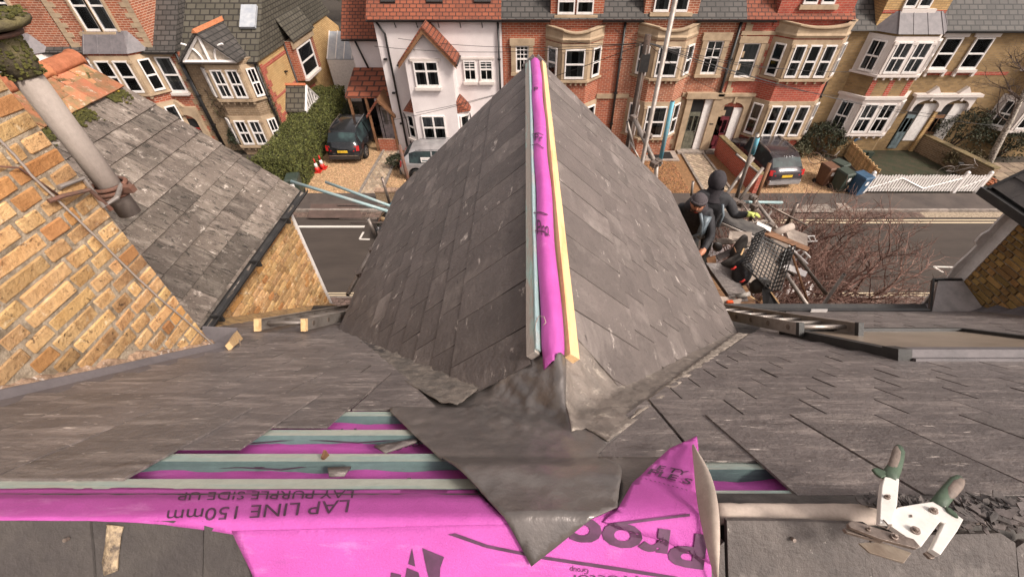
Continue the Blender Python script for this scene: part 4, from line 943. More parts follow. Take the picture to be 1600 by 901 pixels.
MB().tube([cast(*ZX(p), Zt, .03) for p in ((262, 598), (300, 610), (325, 625), (338, 605), (318, 580), (300, 562))], .0012, 6).build('spring_clip', m_steel, ct)
plate([(478, 530), (492, 528), (494, 545), (480, 547)], .0185, .001, m_steel, 'stamp_mark', 0)
# ============================================================ ground, road, gardens
def sheet(name, pts, z, mat, parent=None):
    mb = MB(); mb.add([(x, y, z) for x, y in pts], [tuple(range(len(pts)))]); o = mb.build(name, mat, parent)
    if not parent: tag(o, kind='structure')
    return o
def rect(x0, x1, y0, y1): return [(x0, y0), (x1, y0), (x1, y1), (x0, y1)]
sheet('ground', rect(-400, 400, -200, 700), -.03, m_soil)
YK0, YK1 = onZ(800, 463).y, onZ(800, 331).y            # near and far kerb lines
sheet('road', rect(-90, 90, YK0, YK1), .0, m_tar)
mb = MB(); x = -60
while x < 60: mb.box((x, YK1, -.02), (x + .9, YK1 + .14, .11)); x += .912
while False: pass
kb = tag(mb.build('kerb', m_kerb), kind='structure')
YF = onZ(800, 304).y
struct('pavement', MB().box((-90, YK1 + .142, -.02), (90, YF, .10)), m_pave)
sheet('gutter_setts_base', rect(-60, 60, YK1 - .42, YK1 - .002), .004, m_mortar)
mb = MB(); mb2 = MB(); rs = random.Random(5); x = -16
while x < 18:
    for j in range(3): mb.box((x, YK1 - .14 * (j + 1) + .01, .0), (x + .19, YK1 - .14 * j - .01, .012 + rs.random() * .012))
    x += .205
x = -16
while x < 18:
    for j in range(6): mb2.box((x + (j % 2) * .1, YK0 - .08 - .13 * (j + 1) + .01, .0), (x + .19 + (j % 2) * .1, YK0 - .08 - .13 * j - .01, .05 + rs.random() * .02))
    x += .205
tag(mb.build('gutter_setts', m_setts), kind='stuff'); tag(mb2.build('near_verge_setts', m_setts), kind='stuff')
mb = MB(); x = -60
while x < 60: mb.box((x, YK0 - .12, -.02), (x + .9, YK0 - .01, .03)); x += .912
tag(mb.build('near_kerb', m_kerb), kind='structure')
struct('near_pavement', MB().box((-90, 8.4, -.02), (90, YK0 - .92, .06)), m_pave)
for k, (pya, pyb) in enumerate(((342.5, 344), (346.5, 348.2))):
    a, b = onZ(800, pya).y, onZ(800, pyb).y
    sheet('yellow_line', rect(4.5, 60, b, a), .004, m_line)
a, b = onZ(800, 352).y, onZ(800, 355).y; sheet('white_line', rect(onZ(455, 353).x - 8, onZ(570, 353).x, b, a), .004, m_whitel)
for (pya, pyb) in ((456.5, 458), (460, 461.5)):
    a, b = onZ(800, pya).y, onZ(800, pyb).y; sheet('yellow_line', rect(-60, 60, b, a), .004, m_line)
def gline(p, q, wd, mat, nm='bay_marking'):
    a, b = onZ(*p), onZ(*q); d = (b - a).normalized(); n = Vector((-d.y, d.x, 0)) * wd / 2; mb = MB()
    mb.add([a + n + Vector((0, 0, .005)), b + n + Vector((0, 0, .005)), b - n + Vector((0, 0, .005)), a - n + Vector((0, 0, .005))], [(0, 1, 2, 3)]); struct(nm, mb, mat)
gline((562, 373), (568, 362), .09, m_whitel); gline((562, 373), (578, 373.5), .09, m_whitel)
gline((1459, 416), (1474, 425), .09, m_whitel); gline((1459, 416), (1500, 417), .08, m_whitel)
# patches in the far pavement
def gpoly(nm, pxs, z, mat, kind='structure'):
    mb = MB(); mb.add([Vector((onZ(a, b, z).x, onZ(a, b, z).y, z)) for a, b in pxs], [tuple(range(len(pxs)))]); return tag(mb.build(nm, mat), kind=kind)
gpoly('pale_pavement_patch', [(1242, 331), (1255, 320), (1293, 318), (1304, 331)], .108, m_kerb)
gpoly('pavement_cover', [(1306, 317), (1322, 317), (1330, 325), (1311, 326)], .108, m_concrete)
gpoly('reddish_pavement_patch', [(480, 340), (486, 318), (560, 318), (566, 340)], .108, M('reddish_tarmac', (.11, .07, .058), .85, (.08, .052, .042), 2, bump=.4))
# front gardens
def gy(px, py): p = onZ(px, py); return (p.x, p.y)
sheet('gravel_drive', [(-14, YF), (-2, YF), (-2, 22.7), (-7, 22.7), (-7, 27), (-12.9, 27), (-12.9, 22.7), (-14, 22.7)], .012, m_gravel)
sheet('leafy_gravel_yard', rect(2, 11.2, YF, 22.7), .012, m_leafg)
sheet('gravel_drive_right', [gy(1160, 303), gy(1345, 303), gy(1345, 290), gy(1262, 228), gy(1150, 228)], .018, m_gravel)
sheet('front_lawn', rect(gy(1335, 260)[0], 27, YF + .2, 22.7), .012, m_lawn)
# loose gravel stones give the drives a real grain
def stones(nm, poly, n, mat, smin=.018, smax=.045):
    rs = random.Random(hash(nm) % 99); xs = [p[0] for p in poly]; ys = [p[1] for p in poly]; mb = MB(); k = 0
    while k < n:
        x, y = rs.uniform(min(xs), max(xs)), rs.uniform(min(ys), max(ys)); c = False
        for i in range(len(poly)):
            a, b = poly[i], poly[(i + 1) % len(poly)]
            if (a[1] > y) != (b[1] > y) and x < (b[0] - a[0]) * (y - a[1]) / (b[1] - a[1]) + a[0]: c = not c
        k += 1
        if not c: continue
        s = rs.uniform(smin, smax); t = rs.random() * 6
        pts = [(x + s * math.cos(t + q * 1.57) * rs.uniform(.6, 1), y + s * math.sin(t + q * 1.57) * rs.uniform(.6, 1), .018) for q in range(4)]
        mb.add(pts + [(x, y, .018 + s * .7)], [(0, 1, 4), (1, 2, 4), (2, 3, 4), (3, 0, 4)])
    return tag(mb.build(nm, mat), kind='stuff')
m_stones = M('gravel_stones', (.50, .33, .185), .85, (.34, .20, .10), 12, (.4, .6), None, 0, 30, rnd=.5, fine=0)
m_leaves = M('fallen_leaves', (.34, .17, .07), .85, (.20, .10, .045), 12, (.4, .6), None, 0, 30, rnd=.5, fine=0)
stones('gravel_stones', [(-12.8, YF), (-2, YF), (-2, 22.6), (-12.8, 22.6)], 14000, m_stones)
stones('loose_gravel_stones', [gy(1190, 303), gy(1345, 303), gy(1300, 262), gy(1262, 230), gy(1230, 230)], 9000, m_stones)
stones('leaf_litter', rect(3, 8, YF + .1, 22.6), 5000, m_leaves, .03, .07)
# lattice paths of small tiles
def path(nm, pxs, n, m_, edge=True):
    a, b, c, d = [Vector((*gy(*p), .02)) for p in pxs]   # far left, far right, near right, near left
    mb = MB().add([a, b, c, d], [(0, 1, 2, 3)]); o = mb.build(nm, m_mortar); tag(o, kind='structure'); mt = MB(); k = 0
    for i in range(n):
        for j in range(m_):
            if (i + j) % 2: continue
            u0, u1, v0, v1 = j / m_, (j + .93) / m_, i / n, (i + .93) / n
            f = lambda u, v: a.lerp(b, u).lerp(d.lerp(c, u), v) + Vector((0, 0, .006))
            mt.prism([f((u0 + u1) / 2, v0 - .4 / n), f(u1 + .4 / m_, (v0 + v1) / 2), f((u0 + u1) / 2, v1 + .4 / n), f(u0 - .4 / m_, (v0 + v1) / 2)], (0, 0, .012))
    t = mt.build('path_tiles', m_pathtile, o); tag(t, kind='stuff')
    for p, q in ((a, d), (b, c)):
        dd = (q - p).normalized(); nn = Vector((-dd.y, dd.x, 0)) * .06; MB().prism([p + nn, q + nn, q - nn, p - nn], (0, 0, .07)).build('path_edging', m_kerb, o)
    return o
path('front_path', [(1062, 235), (1094, 235), (1142, 297), (1098, 297)], 26, 9)
path('drive_path', [(610, 218), (632, 218), (592, 312), (556, 312)], 34, 8)
# flagstones at the far right
fo = sheet('flagged_path', [gy(1548, 300), gy(1700, 300), gy(1640, 225), gy(1560, 225)], .014, m_soil)
rs = random.Random(8); y = YF
while y < 21:
    x = 20 + rs.uniform(-.3, 0)
    while x < 27:
        L = rs.uniform(.5, .8); MB().box((x, y, .014), (x + L - .03, y + .5, .05 + rs.random() * .01)).build('flagstone', m_flag, fo) if visible(Vector((x, y, 0)), 30) and x > gy(1552, 280)[0] - (y - YF) * .0 else None; x += L
    y += .53
# low garden walls
def low_wall(nm, p, q, h, th, mat, label, cope=m_moss, cat='wall'):
    a, b = Vector((*gy(*p), 0)), Vector((*gy(*q), 0)); d = (b - a).normalized(); n = Vector((-d.y, d.x, 0)) * th / 2
    t = thing(nm, a, label, cat); MB().prism([a + n, b + n, b - n, a - n], (0, 0, h)).build('wall_body', mat, t)
    L = (b - a).length; k = 0
    while k * .45 < L:
        s, e = a + d * (k * .45), a + d * min(L, k * .45 + .438); nn = n * 1.25
        MB().prism([s + nn + Vector((0, 0, h + .002)), e + nn + Vector((0, 0, h + .002)), e - nn + Vector((0, 0, h + .002)), s - nn + Vector((0, 0, h + .002))], (0, 0, .07)).build('coping', cope, t); k += 1
    return t
m_copem = M('mossy_coping', (.21, .16, .075), .95, (.12, .085, .045), 6, bump=.8, rnd=.3)
low_wall('garden_wall', (1118, 240), (1178, 302), 1.0, .24, m_red3, 'low red brick garden wall with mossy coping beside the tiled path', m_copem)
low_wall('garden_wall', (1424, 232), (1536, 290), .9, .3, m_brn, 'mossy brown garden wall behind the leaning bicycle', m_copem)
low_wall('garden_wall', (592, 318), (700, 318), .7, .24, m_brn, 'dark low brick wall at the pavement beside the silver car', M('brick_coping', (.33, .22, .15), .9, rnd=.4, bump=.5))
low_wall('garden_wall', (1350, 228), (1440, 226), .45, .2, m_brn, 'low brown wall edging the lawn under the white bay', m_copem)
# ============================================================ facade kit
YFA = 22.7
class Fr:
    def __init__(s, O, u, n): s.O = Vector(O); s.u = Vector(u).normalized(); s.n = Vector(n).normalized()
    def p(s, u, z, d): return s.O + s.u * u + s.n * d + Vector((0, 0, z))
def fbox(mb, fr, u0, u1, z0, z1, d0, d1):
    v = [fr.p(u, z, d) for z in (z0, z1) for d in (d0, d1) for u in (u0, u1)]
    mb.add(v, [(0, 1, 3, 2), (4, 6, 7, 5), (0, 4, 5, 1), (1, 5, 7, 3), (3, 7, 6, 2), (2, 6, 4, 0)]); return mb
FY = Fr((0, YFA, 0), (1, 0, 0), (0, -1, 0))
def fry(Y): return Fr((0, Y, 0), (1, 0, 0), (0, -1, 0))
def frx(X): return Fr((X, 0, 0), (0, 1, 0), (1, 0, 0))
def R4(pl, pr, pt, pb, Y=YFA):
    m = (pt + pb) / 2; c = (pl + pr) / 2
    return onY(pl, m, Y).x, onY(pr, m, Y).x, onY(c, pb, Y).z, onY(c, pt, Y).z
wr_ = random.Random(77)
def window(par, fr, u0, u1, z0, z1, cols=1, bars=0, surround=None, sw=.16, curtain=0, mid=.5, frame=m_whitep, arch=False, sill=True, blind=0, nm='window', top_bars=0, d=0):
    """u,z extents are those of the timber frame"""
    fwk = .058
    if not curtain and not blind and wr_.random() < .62: curtain = wr_.choice((1, 2, 3)); blind = wr_.choice((0, 0, .25, .4))
    mb = MB()
    for a, b, c, e in ((u0, u0 + fwk, z0, z1), (u1 - fwk, u1, z0, z1), (u0 + fwk, u1 - fwk, z0, z0 + fwk * 1.6), (u0 + fwk, u1 - fwk, z1 - fwk, z1)): fbox(mb, fr, a, b, c, e, d + .004, d + .085)
    zm = z0 + (z1 - z0) * mid; wI = u1 - u0 - 2 * fwk
    for k in range(cols):
        a = u0 + fwk + wI * k / cols; b = u0 + fwk + wI * (k + 1) / cols
        if k: fbox(mb, fr, a - .04, a + .04, z0 + fwk * 1.6, z1 - fwk, d + .006, d + .09)
        if mid: fbox(mb, fr, a + (.04 if k else 0), b - (.04 if k < cols - 1 else 0), zm - .035, zm + .035, d + .006, d + .082)
        for j in range(bars):
            x = a + (b - a) * (j + 1) / (bars + 1); fbox(mb, fr, x - .016, x + .016, zm + .035 if mid else z0 + fwk * 1.6, z1 - fwk, d + .03, d + .06); fbox(mb, fr, x - .016, x + .016, z0 + fwk * 1.6, zm - .035, d + .03, d + .06) if mid else None
        if top_bars:
            for j in range(1, top_bars): zz = zm + (z1 - zm) * j / top_bars; fbox(mb, fr, a, b, zz - .014, zz + .014, d + .03, d + .058)
    w_ = mb.build(nm, frame, par)
    rc = fbox(MB(), fr, u0 + .01, u1 - .01, z0 + .01, z1 - .01, d + .002, d + .008).build('unlit_room_plate', m_dark, w_)  # black plate on the solid wall paints in the unlit room
    for k in range(cols):
        a = u0 + fwk + wI * k / cols; b = u0 + fwk + wI * (k + 1) / cols
        fbox(MB(), fr, a, b, z0 + fwk, z1 - fwk, d + .030, d + .036).build('pane', GLASS, w_)
        cw = (b - a)
        if curtain:
            mb = MB(); sides = (0, 1) if curtain == 2 else (curtain % 2,)
            for s in sides:
                c0 = a if s == 0 else b - cw * .32; n = 5
                for q in range(n): fbox(mb, fr, c0 + cw * .32 * q / n, c0 + cw * .32 * (q + .8) / n, z0 + fwk, z1 - fwk, d + .010, d + .014 + .006 * (q % 2))
            mb.build('curtain', m_curt, w_)
        if blind: fbox(MB(), fr, a, b, z1 - fwk - (z1 - z0) * blind, z1 - fwk, d + .010, d + .016).build('blind', m_curt, w_)
    if surround:
        mb = MB()
        for a, b, c, e, dd in ((u0 - sw, u0, z0 - .02, z1, .13), (u1, u1 + sw, z0 - .02, z1, .13), (u0 - sw * 1.25, u1 + sw * 1.25, z1, z1 + sw * 1.3, .15)): fbox(mb, fr, a, b, c, e, d - .02, d + dd)
        mb.build('window_surround', surround, w_)
    if sill: fbox(MB(), fr, u0 - (sw if surround else .05) * 1.1, u1 + (sw if surround else .05) * 1.1, z0 - .13, z0 - .003, d - .02, d + .19).build('sill', surround or m_stonew, w_)
    return w_
def quoins(par, fr, u0, u1, z0, z1, mat, s=1, d=.03, h=.28):
    z = z0; k = 0
    while z < z1 - .1:
        L = (u1 - u0) * (1 if k % 2 else .55); a, b = (u0, u0 + L) if s > 0 else (u1 - L, u1)
        fbox(MB(), fr, a, b, z + .005, min(z + h, z1) - .005, -.02, d).build('quoin', mat, par); z += h; k += 1
def band(par, fr, u0, u1, z0, z1, d, mat, nm='string_course'): return fbox(MB(), fr, u0, u1, z0, z1, -.02, d).build(nm, mat, par)
def pipe(par, pts, r=.05, nm='downpipe', mat=None):
    o = MB().tube(pts, r, 8).build(nm, mat or m_black, par, True)
    a, b = Vector(pts[0]), Vector(pts[-1])
    if (b - a).length > 2.5:
        for k in range(1, int((b - a).length / 1.6) + 1):
            c = a.lerp(b, k / (int((b - a).length / 1.6) + 1)); MB().obox(c, (r * 3, r * 2.4, .07)).build('pipe_clip', mat or m_black, o)
    return o
def gutter(par, x0, x1, Y, z, mat=None):
    rings = [[Vector((x, Y - .06 + .07 * math.cos(math.pi * (1 + j / 6)), z + .07 * math.sin(math.pi * (1 + j / 6)))) for j in range(7)] for x in (x0, x1)]
    return MB().loft(rings).build('gutter', mat or m_black, par)
def roofslope(par, x0, x1, Y, z, mat, depth=4.2, pitch=42, over=.25, nm='roof'):
    t = math.tan(R(pitch)); y0 = Y - over; z0 = z - over * t * .0; zr = z0 + depth * t
    mb = MB().add([(x0, y0, z0), (x1, y0, z0), (x1, y0 + depth, zr), (x0, y0 + depth, zr), (x1, y0 + depth * 2, z0), (x0, y0 + depth * 2, z0)], [(0, 1, 2, 3), (3, 2, 4, 5), (0, 3, 5), (1, 4, 2), (0, 5, 4, 1)])
    return mb.build(nm, mat, par)
def bay(par, x0, x1, z0, z1, dep, mat, c=None, Y=YFA, nm='bay'):
    c = c if c is not None else dep
    pl = [(x0, Y + .02, z0), (x0 + c, Y - dep, z0), (x1 - c, Y - dep, z0), (x1, Y + .02, z0)]
    return MB().prism(pl, (0, 0, z1 - z0)).build(nm, mat, par)
def bayframes(x0, x1, dep, c=None, Y=YFA):
    c = c if c is not None else dep; L = math.hypot(c, dep)
    return (Fr((x0, Y, 0), (c, -dep, 0), (-dep, -c, 0)), L), (fry(Y - dep), None), (Fr((x1 - c, Y - dep, 0), (c, dep, 0), (dep, -c, 0)), L)
def hip_lid(par, x0, x1, dep, z, h, mat, Y=YFA, over=.12, c=None, nm='bay_roof', inset=.75):
    c = c if c is not None else dep
    a = [(x0 - over, Y, z), (x0 + c - over * .5, Y - dep - over, z), (x1 - c + over * .5, Y - dep - over, z), (x1 + over, Y, z)]
    b = [(x0 + c * inset, Y, z + h), (x0 + c * (inset + .3), Y - dep * .18, z + h), (x1 - c * (inset + .3), Y - dep * .18, z + h), (x1 - c * inset, Y, z + h)]
    o = MB().loft([a, b]).build(nm, mat, par)
    for i in range(4): MB().tube([a[i], b[i]], .03, 6).build('lead_roll', mat, o)
    for k in (1, 2):
        p = Vector(a[1]).lerp(Vector(a[2]), k / 3); q = Vector(b[1]).lerp(Vector(b[2]), k / 3); MB().tube([p, q], .022, 6).build('lead_roll', mat, o)
    return o
def gable_front(par, x0, x1, z0, zap, mat, Y=YFA, back=4.0, roofmat=m_slfar, over=.15, nm='front_gable'):
    xm = (x0 + x1) / 2
    MB().prism([(x0, Y - .001, z0), (x1, Y - .001, z0), (xm, Y - .001, zap)], (0, back, 0)).build(nm, mat, par)
    k = (zap - z0) / (xm - x0)
    for s in (-1, 1):
        e = x0 - over if s < 0 else x1 + over
        MB().prism([(xm, Y - .16, zap + .12), (e, Y - .16, z0 + .12 - over * k), (e, Y - .16, z0 - over * k), (xm, Y - .16, zap)], (0, back, 0)).build('gable_roof', roofmat, par)
def door(par, fr, u0, u1, z0, z1, mat, deep=True, fan=.0):
    fbox(MB(), fr, u0, u1, z0, z1, -.01, .012).build('doorway_shade_plate', m_dark, par)  # flat black plate paints the shade around the door
    dz = z1 - (z1 - z0) * fan
    o = fbox(MB(), fr, u0 + .06, u1 - .06, z0, dz - .05, .014, .05).build('door', mat, par)
    w_ = u1 - u0
    for a, b, c, e in ((.16, .44, .12, .42), (.56, .84, .12, .42), (.16, .44, .5, .88), (.56, .84, .5, .88)):
        h = dz - z0; fbox(MB(), fr, u0 + w_ * a, u0 + w_ * b, z0 + h * c, z0 + h * e, .051, .062).build('door_panel', mat if c < .3 else GLASS, o)
    MB().obox(fr.p(u0 + w_ * .85, z0 + 1.0, .08), (.06, .06, .06)).build('handle', m_chrome, o)
    return o
def stone_bay(par, x0, x1, zs, dep, upper, lower, wall, stone, mid_n=1, curtain=0, barsn=0, pil=True):
    """zs = (z of base, sill of lower, head lower, sill upper, head upper, top)"""
    zb, l0, l1, u0_, u1_, zt = zs
    bay(par, x0, x1, zb, zt, dep, wall)
    fr3 = bayframes(x0, x1, dep)
    for (s, h, on) in ((l0, l1, lower), (u0_, u1_, upper)):
        if not on: continue
        mb = MB(); mb.prism([(x0 - .05, YFA + .01, s - .14), (x0 + dep - .02, YFA - dep - .06, s - .14), (x1 - dep + .02, YFA - dep - .06, s - .14), (x1 + .05, YFA + .01, s - .14)], (0, 0, h - s + .34)); mb.build('stone_bay_stage', stone, par)
        for k, (f, L) in enumerate(fr3):
            if L: window(par, f, L * .22, L * .80, s, h, 1, barsn, None, 0, curtain, sill=False, d=.06)
            else:
                a, b = x0 + dep, x1 - dep; n = mid_n; g = .16; wI = (b - a - g * (n + 1)) / n
                for q in range(n): window(par, f, a + g + q * (wI + g), a + g + q * (wI + g) + wI, s, h, 1, barsn, None, 0, curtain if n < 3 else (2 if q == 2 else 0), sill=False, d=.06)
                for q in range(n + 1):
                    u = a + g / 2 + q * (wI + g)
                    if pil: fbox(MB(), f, u - .06, u + .06, s - .02, h + .02, .055, .12).build('mullion', stone, par); fbox(MB(), f, u - .09, u + .09, h - .12, h - .02, .055, .15).build('capital', stone, par)
        mb = MB(); e = .14; mb.prism([(x0 - e, YFA + .01, s - .16), (x0 + dep - .05, YFA - dep - e - .04, s - .16), (x1 - dep + .05, YFA - dep - e - .04, s - .16), (x1 + e, YFA + .01, s - .16)], (0, 0, .10)); mb.build('bay_sill', stone, par)
        for q in range(6):
            u = x0 + dep + (x1 - x0 - 2 * dep) * q / 5; fbox(MB(), fr3[1][0], u - .04, u + .04, s - .30, s - .162, -.01, .12).build('corbel', stone, par)
    return fr3
def parapet(par, x0, x1, dep, z0, z1, mat, Y=YFA):
    """moulded parapet curving up towards both ends"""
    n = 12; pts = [(x0 - .05, Y)] + [(x0 + dep + (x1 - x0 - 2 * dep) * k / n, Y - dep - .08) for k in range(n + 1)] + [(x1 + .05, Y)]
    mb = MB(); rings = []
    for i, (x, y) in enumerate(pts):
        t = abs(2 * i / (len(pts) - 1) - 1); zt = z1 + .16 * t ** 2
        rings.append([(x, y + .22, z0), (x, y, z0), (x, y - .06, z0 + .12), (x, y, z0 + .2), (x, y, zt - .12), (x, y - .09, zt - .05), (x, y - .09, zt), (x, y + .22, zt)])
    mb.loft(rings); mb.build('parapet', mat, par)
ZG = onY(900, 29, YFA).z
print('gutter z', ZG)
def rx(px, py, Y=YFA): return onY(px, py, Y).x
def rz(px, py, Y=YFA): return onY(px, py, Y).z
# ---------------- white house
xa, xb = rx(583, 32), rx(784, 60)
wh = thing('white_rendered_house', ((xa + xb) / 2, YFA, 0), 'white rendered house with red tiled roof and small gabled bay', 'house')
MB().box((xa, YFA, 0), (xb, YFA + 8, ZG)).build('wall', m_render, wh)
rf = roofslope(wh, xa - .25, xb + .02, YFA, ZG + .02, m_tilered, 4.3)
gutter(wh, xa - .25, xb, YFA - .2, ZG - .02)
pipe(wh, [(xa + .15, YFA - .1, ZG - .1), (xa + .45, YFA - .1, ZG - .6), (xa + .45, YFA - .1, 0)], .05); pipe(wh, [(xb - .15, YFA - .1, ZG - .1), (xb - .15, YFA - .1, 0)], .05)
for k in range(5): pipe(wh, [(xa + 1.0 + k * 1.0, YFA - .02, ZG - .35), (xa + 1.0 + k * 1.0, YFA - .2, ZG - .12)], .02, 'rafter_foot')
for (a, b) in ((599, 621), (669, 694), (742, 768)):
    x0, x1 = rx(a, 6, 23.4), rx(b, 6, 23.4); t = .9; y0, y1 = YFA + .32, YFA + 1.2; z0 = ZG + .02 + (y0 - YFA + .25) * t
    sk_ = MB().prism([(x0, y0, z0), (x1, y0, z0), (x1, y1, z0 + (y1 - y0) * t), (x0, y1, z0 + (y1 - y0) * t)], (0, -.05, .08)).build('rooflight', m_blackpl, wh)
    MB().prism([(x0 + .07, y0 + .06, z0 + .14), (x1 - .07, y0 + .06, z0 + .14), (x1 - .07, y1 - .1, z0 + (y1 - y0 - .1) * t + .09), (x0 + .07, y1 - .1, z0 + (y1 - y0 - .1) * t + .09)], (0, -.012, .016)).build('pane', m_skyl, sk_)
YB = 21.6; bx0, bx1 = rx(633, 100, YB), rx(706, 100, YB); zap = rz(661, 44, YB - .3); zee = rz(667, 97, YB - .2)
xm = (bx0 + bx1) / 2
bd = MB().box((bx0, YB, 0), (bx1, YFA + .1, zee)).build('gabled_bay', m_render, wh)
MB().prism([(bx0, YB, zee), (bx1, YB, zee), (xm, YB, zap - .25)], (0, 1.3, 0)).build('bay_gable', m_render, wh)
k = (zap - zee) / (xm - bx0 + .25)
for s in (-1, 1):
    e = bx0 - .25 if s < 0 else bx1 + .25
    MB().prism([(xm, YB - .32, zap), (e, YB - .32, zee - .08), (e, YB - .32, zee - .26), (xm, YB - .32, zap - .22)], (0, .06, 0)).build('bargeboard', m_wood, wh)
    MB().prism([(xm, YB - .36, zap + .1), (e, YB - .36, zee + .02), (e, YB - .36, zee - .06), (xm, YB - .36, zap + .004)], (0, 1.5, 0)).build('tiled_bay_roof', m_tilered, wh)
    MB().tube([(e + .02 * s, YB - .34, zee - .1), (e + .02 * s, YFA, zee - .1)], .05, 8).build('bay_gutter', m_black, wh)
u0, u1, z0, z1 = R4(648, 686, 95, 135, YB); window(wh, fry(YB), u0, u1, z0, z1, 2, 0, None, curtain=2, mid=.62)
band(wh, fry(YB), u0 - .12, u1 + .12, z1, z1 + .12, .08, m_stonew, 'lintel')
u0, u1, z0, z1 = R4(661, 697, 180, 220, YB); window(wh, fry(YB), u0, u1, z0, z1, 2, 0, None, curtain=2, mid=.55)
for (a, b, s) in ((636, 650, -1), (715, 728, 1)):
    x = bx0 if s < 0 else bx1; zp = rz(640, 172, 22); hw = .62
    pr = MB().prism([(x, YB + .05, zp + .55), (x, YB + .05, zp), (x + s * hw, YB + .35, zp - .02), (x + s * .1, YFA, zp + .55)], (0, .55, 0)); pr.build('pent_roof', m_tilered, wh)
    lo = MB().prism([(x, YB + .1, 0), (x + s * .55, YB + .55, 0), (x + s * .55, YFA, 0), (x, YFA, 0)], (0, 0, zp - .02)).build('side_bay', m_render, wh)
    f = Fr((x, YB + .1, 0), (s * .55, .45, 0), (s * .45, -.55, 0)) if s > 0 else Fr((x - .55, YB + .55, 0), (.55, -.45, 0), (-.45, -.55, 0))
    window(wh, f, .1, .62, rz(640, 214, 22), rz(640, 178, 22), 1, 0, None)
    pipe(wh, [(x + s * .6, YB + .3, zp - .1), (x + s * .6, YB + .6, zp - .6), (x + s * .6, YB + .6, 0.1)], .03)
for (a, b) in ((725, 744), (750, 770)):
    u0, u1, z0, z1 = R4(a, b, 94, 126); window(wh, FY, u0, u1, z0, z1, 1, 1, None, mid=.58, blind=.42, top_bars=3)
    band(wh, FY, u0 - .1, u1 + .1, z1 + .05, z1 + .14, .06, m_stonew, 'lintel')
# annex and car port on its left
an0, an1 = rx(545, 62, 26), xa; za_ = rz(560, 60, 26)
MB().box((an0, 26, 0), (an1 + .1, 31, za_)).build('annex_wall', m_render, wh); roofslope(wh, an0 - .35, an1 + .02, 26, za_ + .02, m_tilered, 3.2, nm='annex_roof'); gutter(wh, an0 - .3, an1 - .02, 25.8, za_)
pipe(wh, [(an0 + .35, 25.9, za_ - .1), (an0 + .8, 25.9, 3.1)], .05)
zc = rz(570, 108, 25.9)
MB().prism([(an0 - .1, 25.95, zc), (an1 - .02, 25.95, zc), (an1 - .02, 23.6, zc - .75), (an0 - .1, 23.6, zc - .75)], (0, 0, .08)).build('carport_roof', m_tilered, wh)
MB().prism([(an0 - .1, 25.9, 0), (an1 - .02, 25.9, 0), (an1 - .02, 25.9, zc - .1), (an0 - .1, 25.9, zc - .1)], (0, .05, 0)).build('carport_shade_sheet', m_dark, wh)  # near-black sheet before the white annex wall paints the carport's shade
for x in (an0, an0 + .9): MB().box((x, 23.62, 0), (x + .12, 23.74, zc - .76)).build('carport_post', m_wood, wh)
px0 = an1 - 1.3
for s in (-1, 1): MB().prism([(an1 - .62, 22.5, zc - .4), (an1 - .62 + s * .75, 22.5, zc - 1.25), (an1 - .62 + s * .75, 22.5, zc - 1.40), (an1 - .62, 22.5, zc - .56)], (0, 1.5, 0)).build('porch_roof', m_tilered if s < 0 else m_wood, wh)
for x in (an1 - 1.25, an1 - .1): MB().box((x, 22.55, 0), (x + .1, 22.65, zc - 1.3)).build('porch_post', m_wood, wh)
MB().box((an1 - 1.15, 23.7, 0), (an1 - .02, 23.75, zc - .8)).build('porch_panel', m_doorw, wh)
MB().box((an1 - 1.1, 22.6, 0), (an1 - .05, 22.7, .7)).build('porch_base', m_red, wh)
door(wh, fry(23.7), an1 - 1.0, an1 - .15, .1, 2.1, m_doorw)
# ---------------- red terraces
def red_house(x0, x1, wall, label, gable, wins_top, bayx, parz, bsp, low=True, roofm=m_slfar, gz=None, n=1, curtain=0, wall2=None, stone=m_stone):
    gz_ = gz or ZG
    t = thing('red_brick_house', ((x0 + x1) / 2, YFA, 0), label, 'house', 'terraced houses across the street')
    MB().box((x0, YFA, 0), (x1, YFA + 8, gz_)).build('wall', wall, t)
    roofslope(t, x0, x1, YFA, gz_ + .02, roofm, 4.2)
    gutter(t, x0, gable[0], YFA - .2, gz_ - .02); gutter(t, gable[1], x1, YFA - .2, gz_ - .02)
    MB().box((gable[0], YFA - .05, gz_ - .3), (gable[1], YFA + 2.5, gz_ + 1.3)).build('gable_storey', wall, t)
    gable_front(t, gable[0], gable[1], gz_ + 1.3, gz_ + 1.3 + (gable[1] - gable[0]) * .5, wall, YFA - .05, 3.5)
    return t
x0, x1 = xb + .01, rx(965, 120)
ga = (rx(860, 25), rx(942, 25))
h1 = red_house(x0, x1, m_red, 'red brick house with stone bay beside the white house', ga, None, None, None, None)
u0, u1, z0, z1 = R4(872, 900, -20, 22, YFA - .05); window(h1, fry(YFA - .05), u0, rx(898, 10), z0, z1, 1, 0, None, sill=False, curtain=2); window(h1, fry(YFA - .05), rx(901, 10), rx(927, 10), z0, z1, 1, 0, None, sill=False, curtain=2)
band(h1, fry(YFA - .05), rx(866, 24), rx(933, 24), z0 - .16, z0 - .02, .14, m_stone, 'sill')
b0, b1 = rx(853, 95), rx(938, 95)
zs = (0, rz(890, 215, 22), rz(890, 168, 22), rz(896, 122, 22), rz(896, 76, 22), rz(896, 68, 22) + .3)
stone_bay(h1, b0, b1, zs, .7, True, True, m_red, m_stone, 1, 0); parapet(h1, b0, b1, .7, rz(896, 66, 22), rz(896, 50, 22), m_stone)
u0, u1, z0, z1 = R4(806, 826, 70, 112); window(h1, FY, u0, u1, z0, z1, 1, 2, m_stone, .22, mid=.5, top_bars=3)
window(h1, FY, u0, u1, .9, 2.7, 1, 0, m_stone, .22)
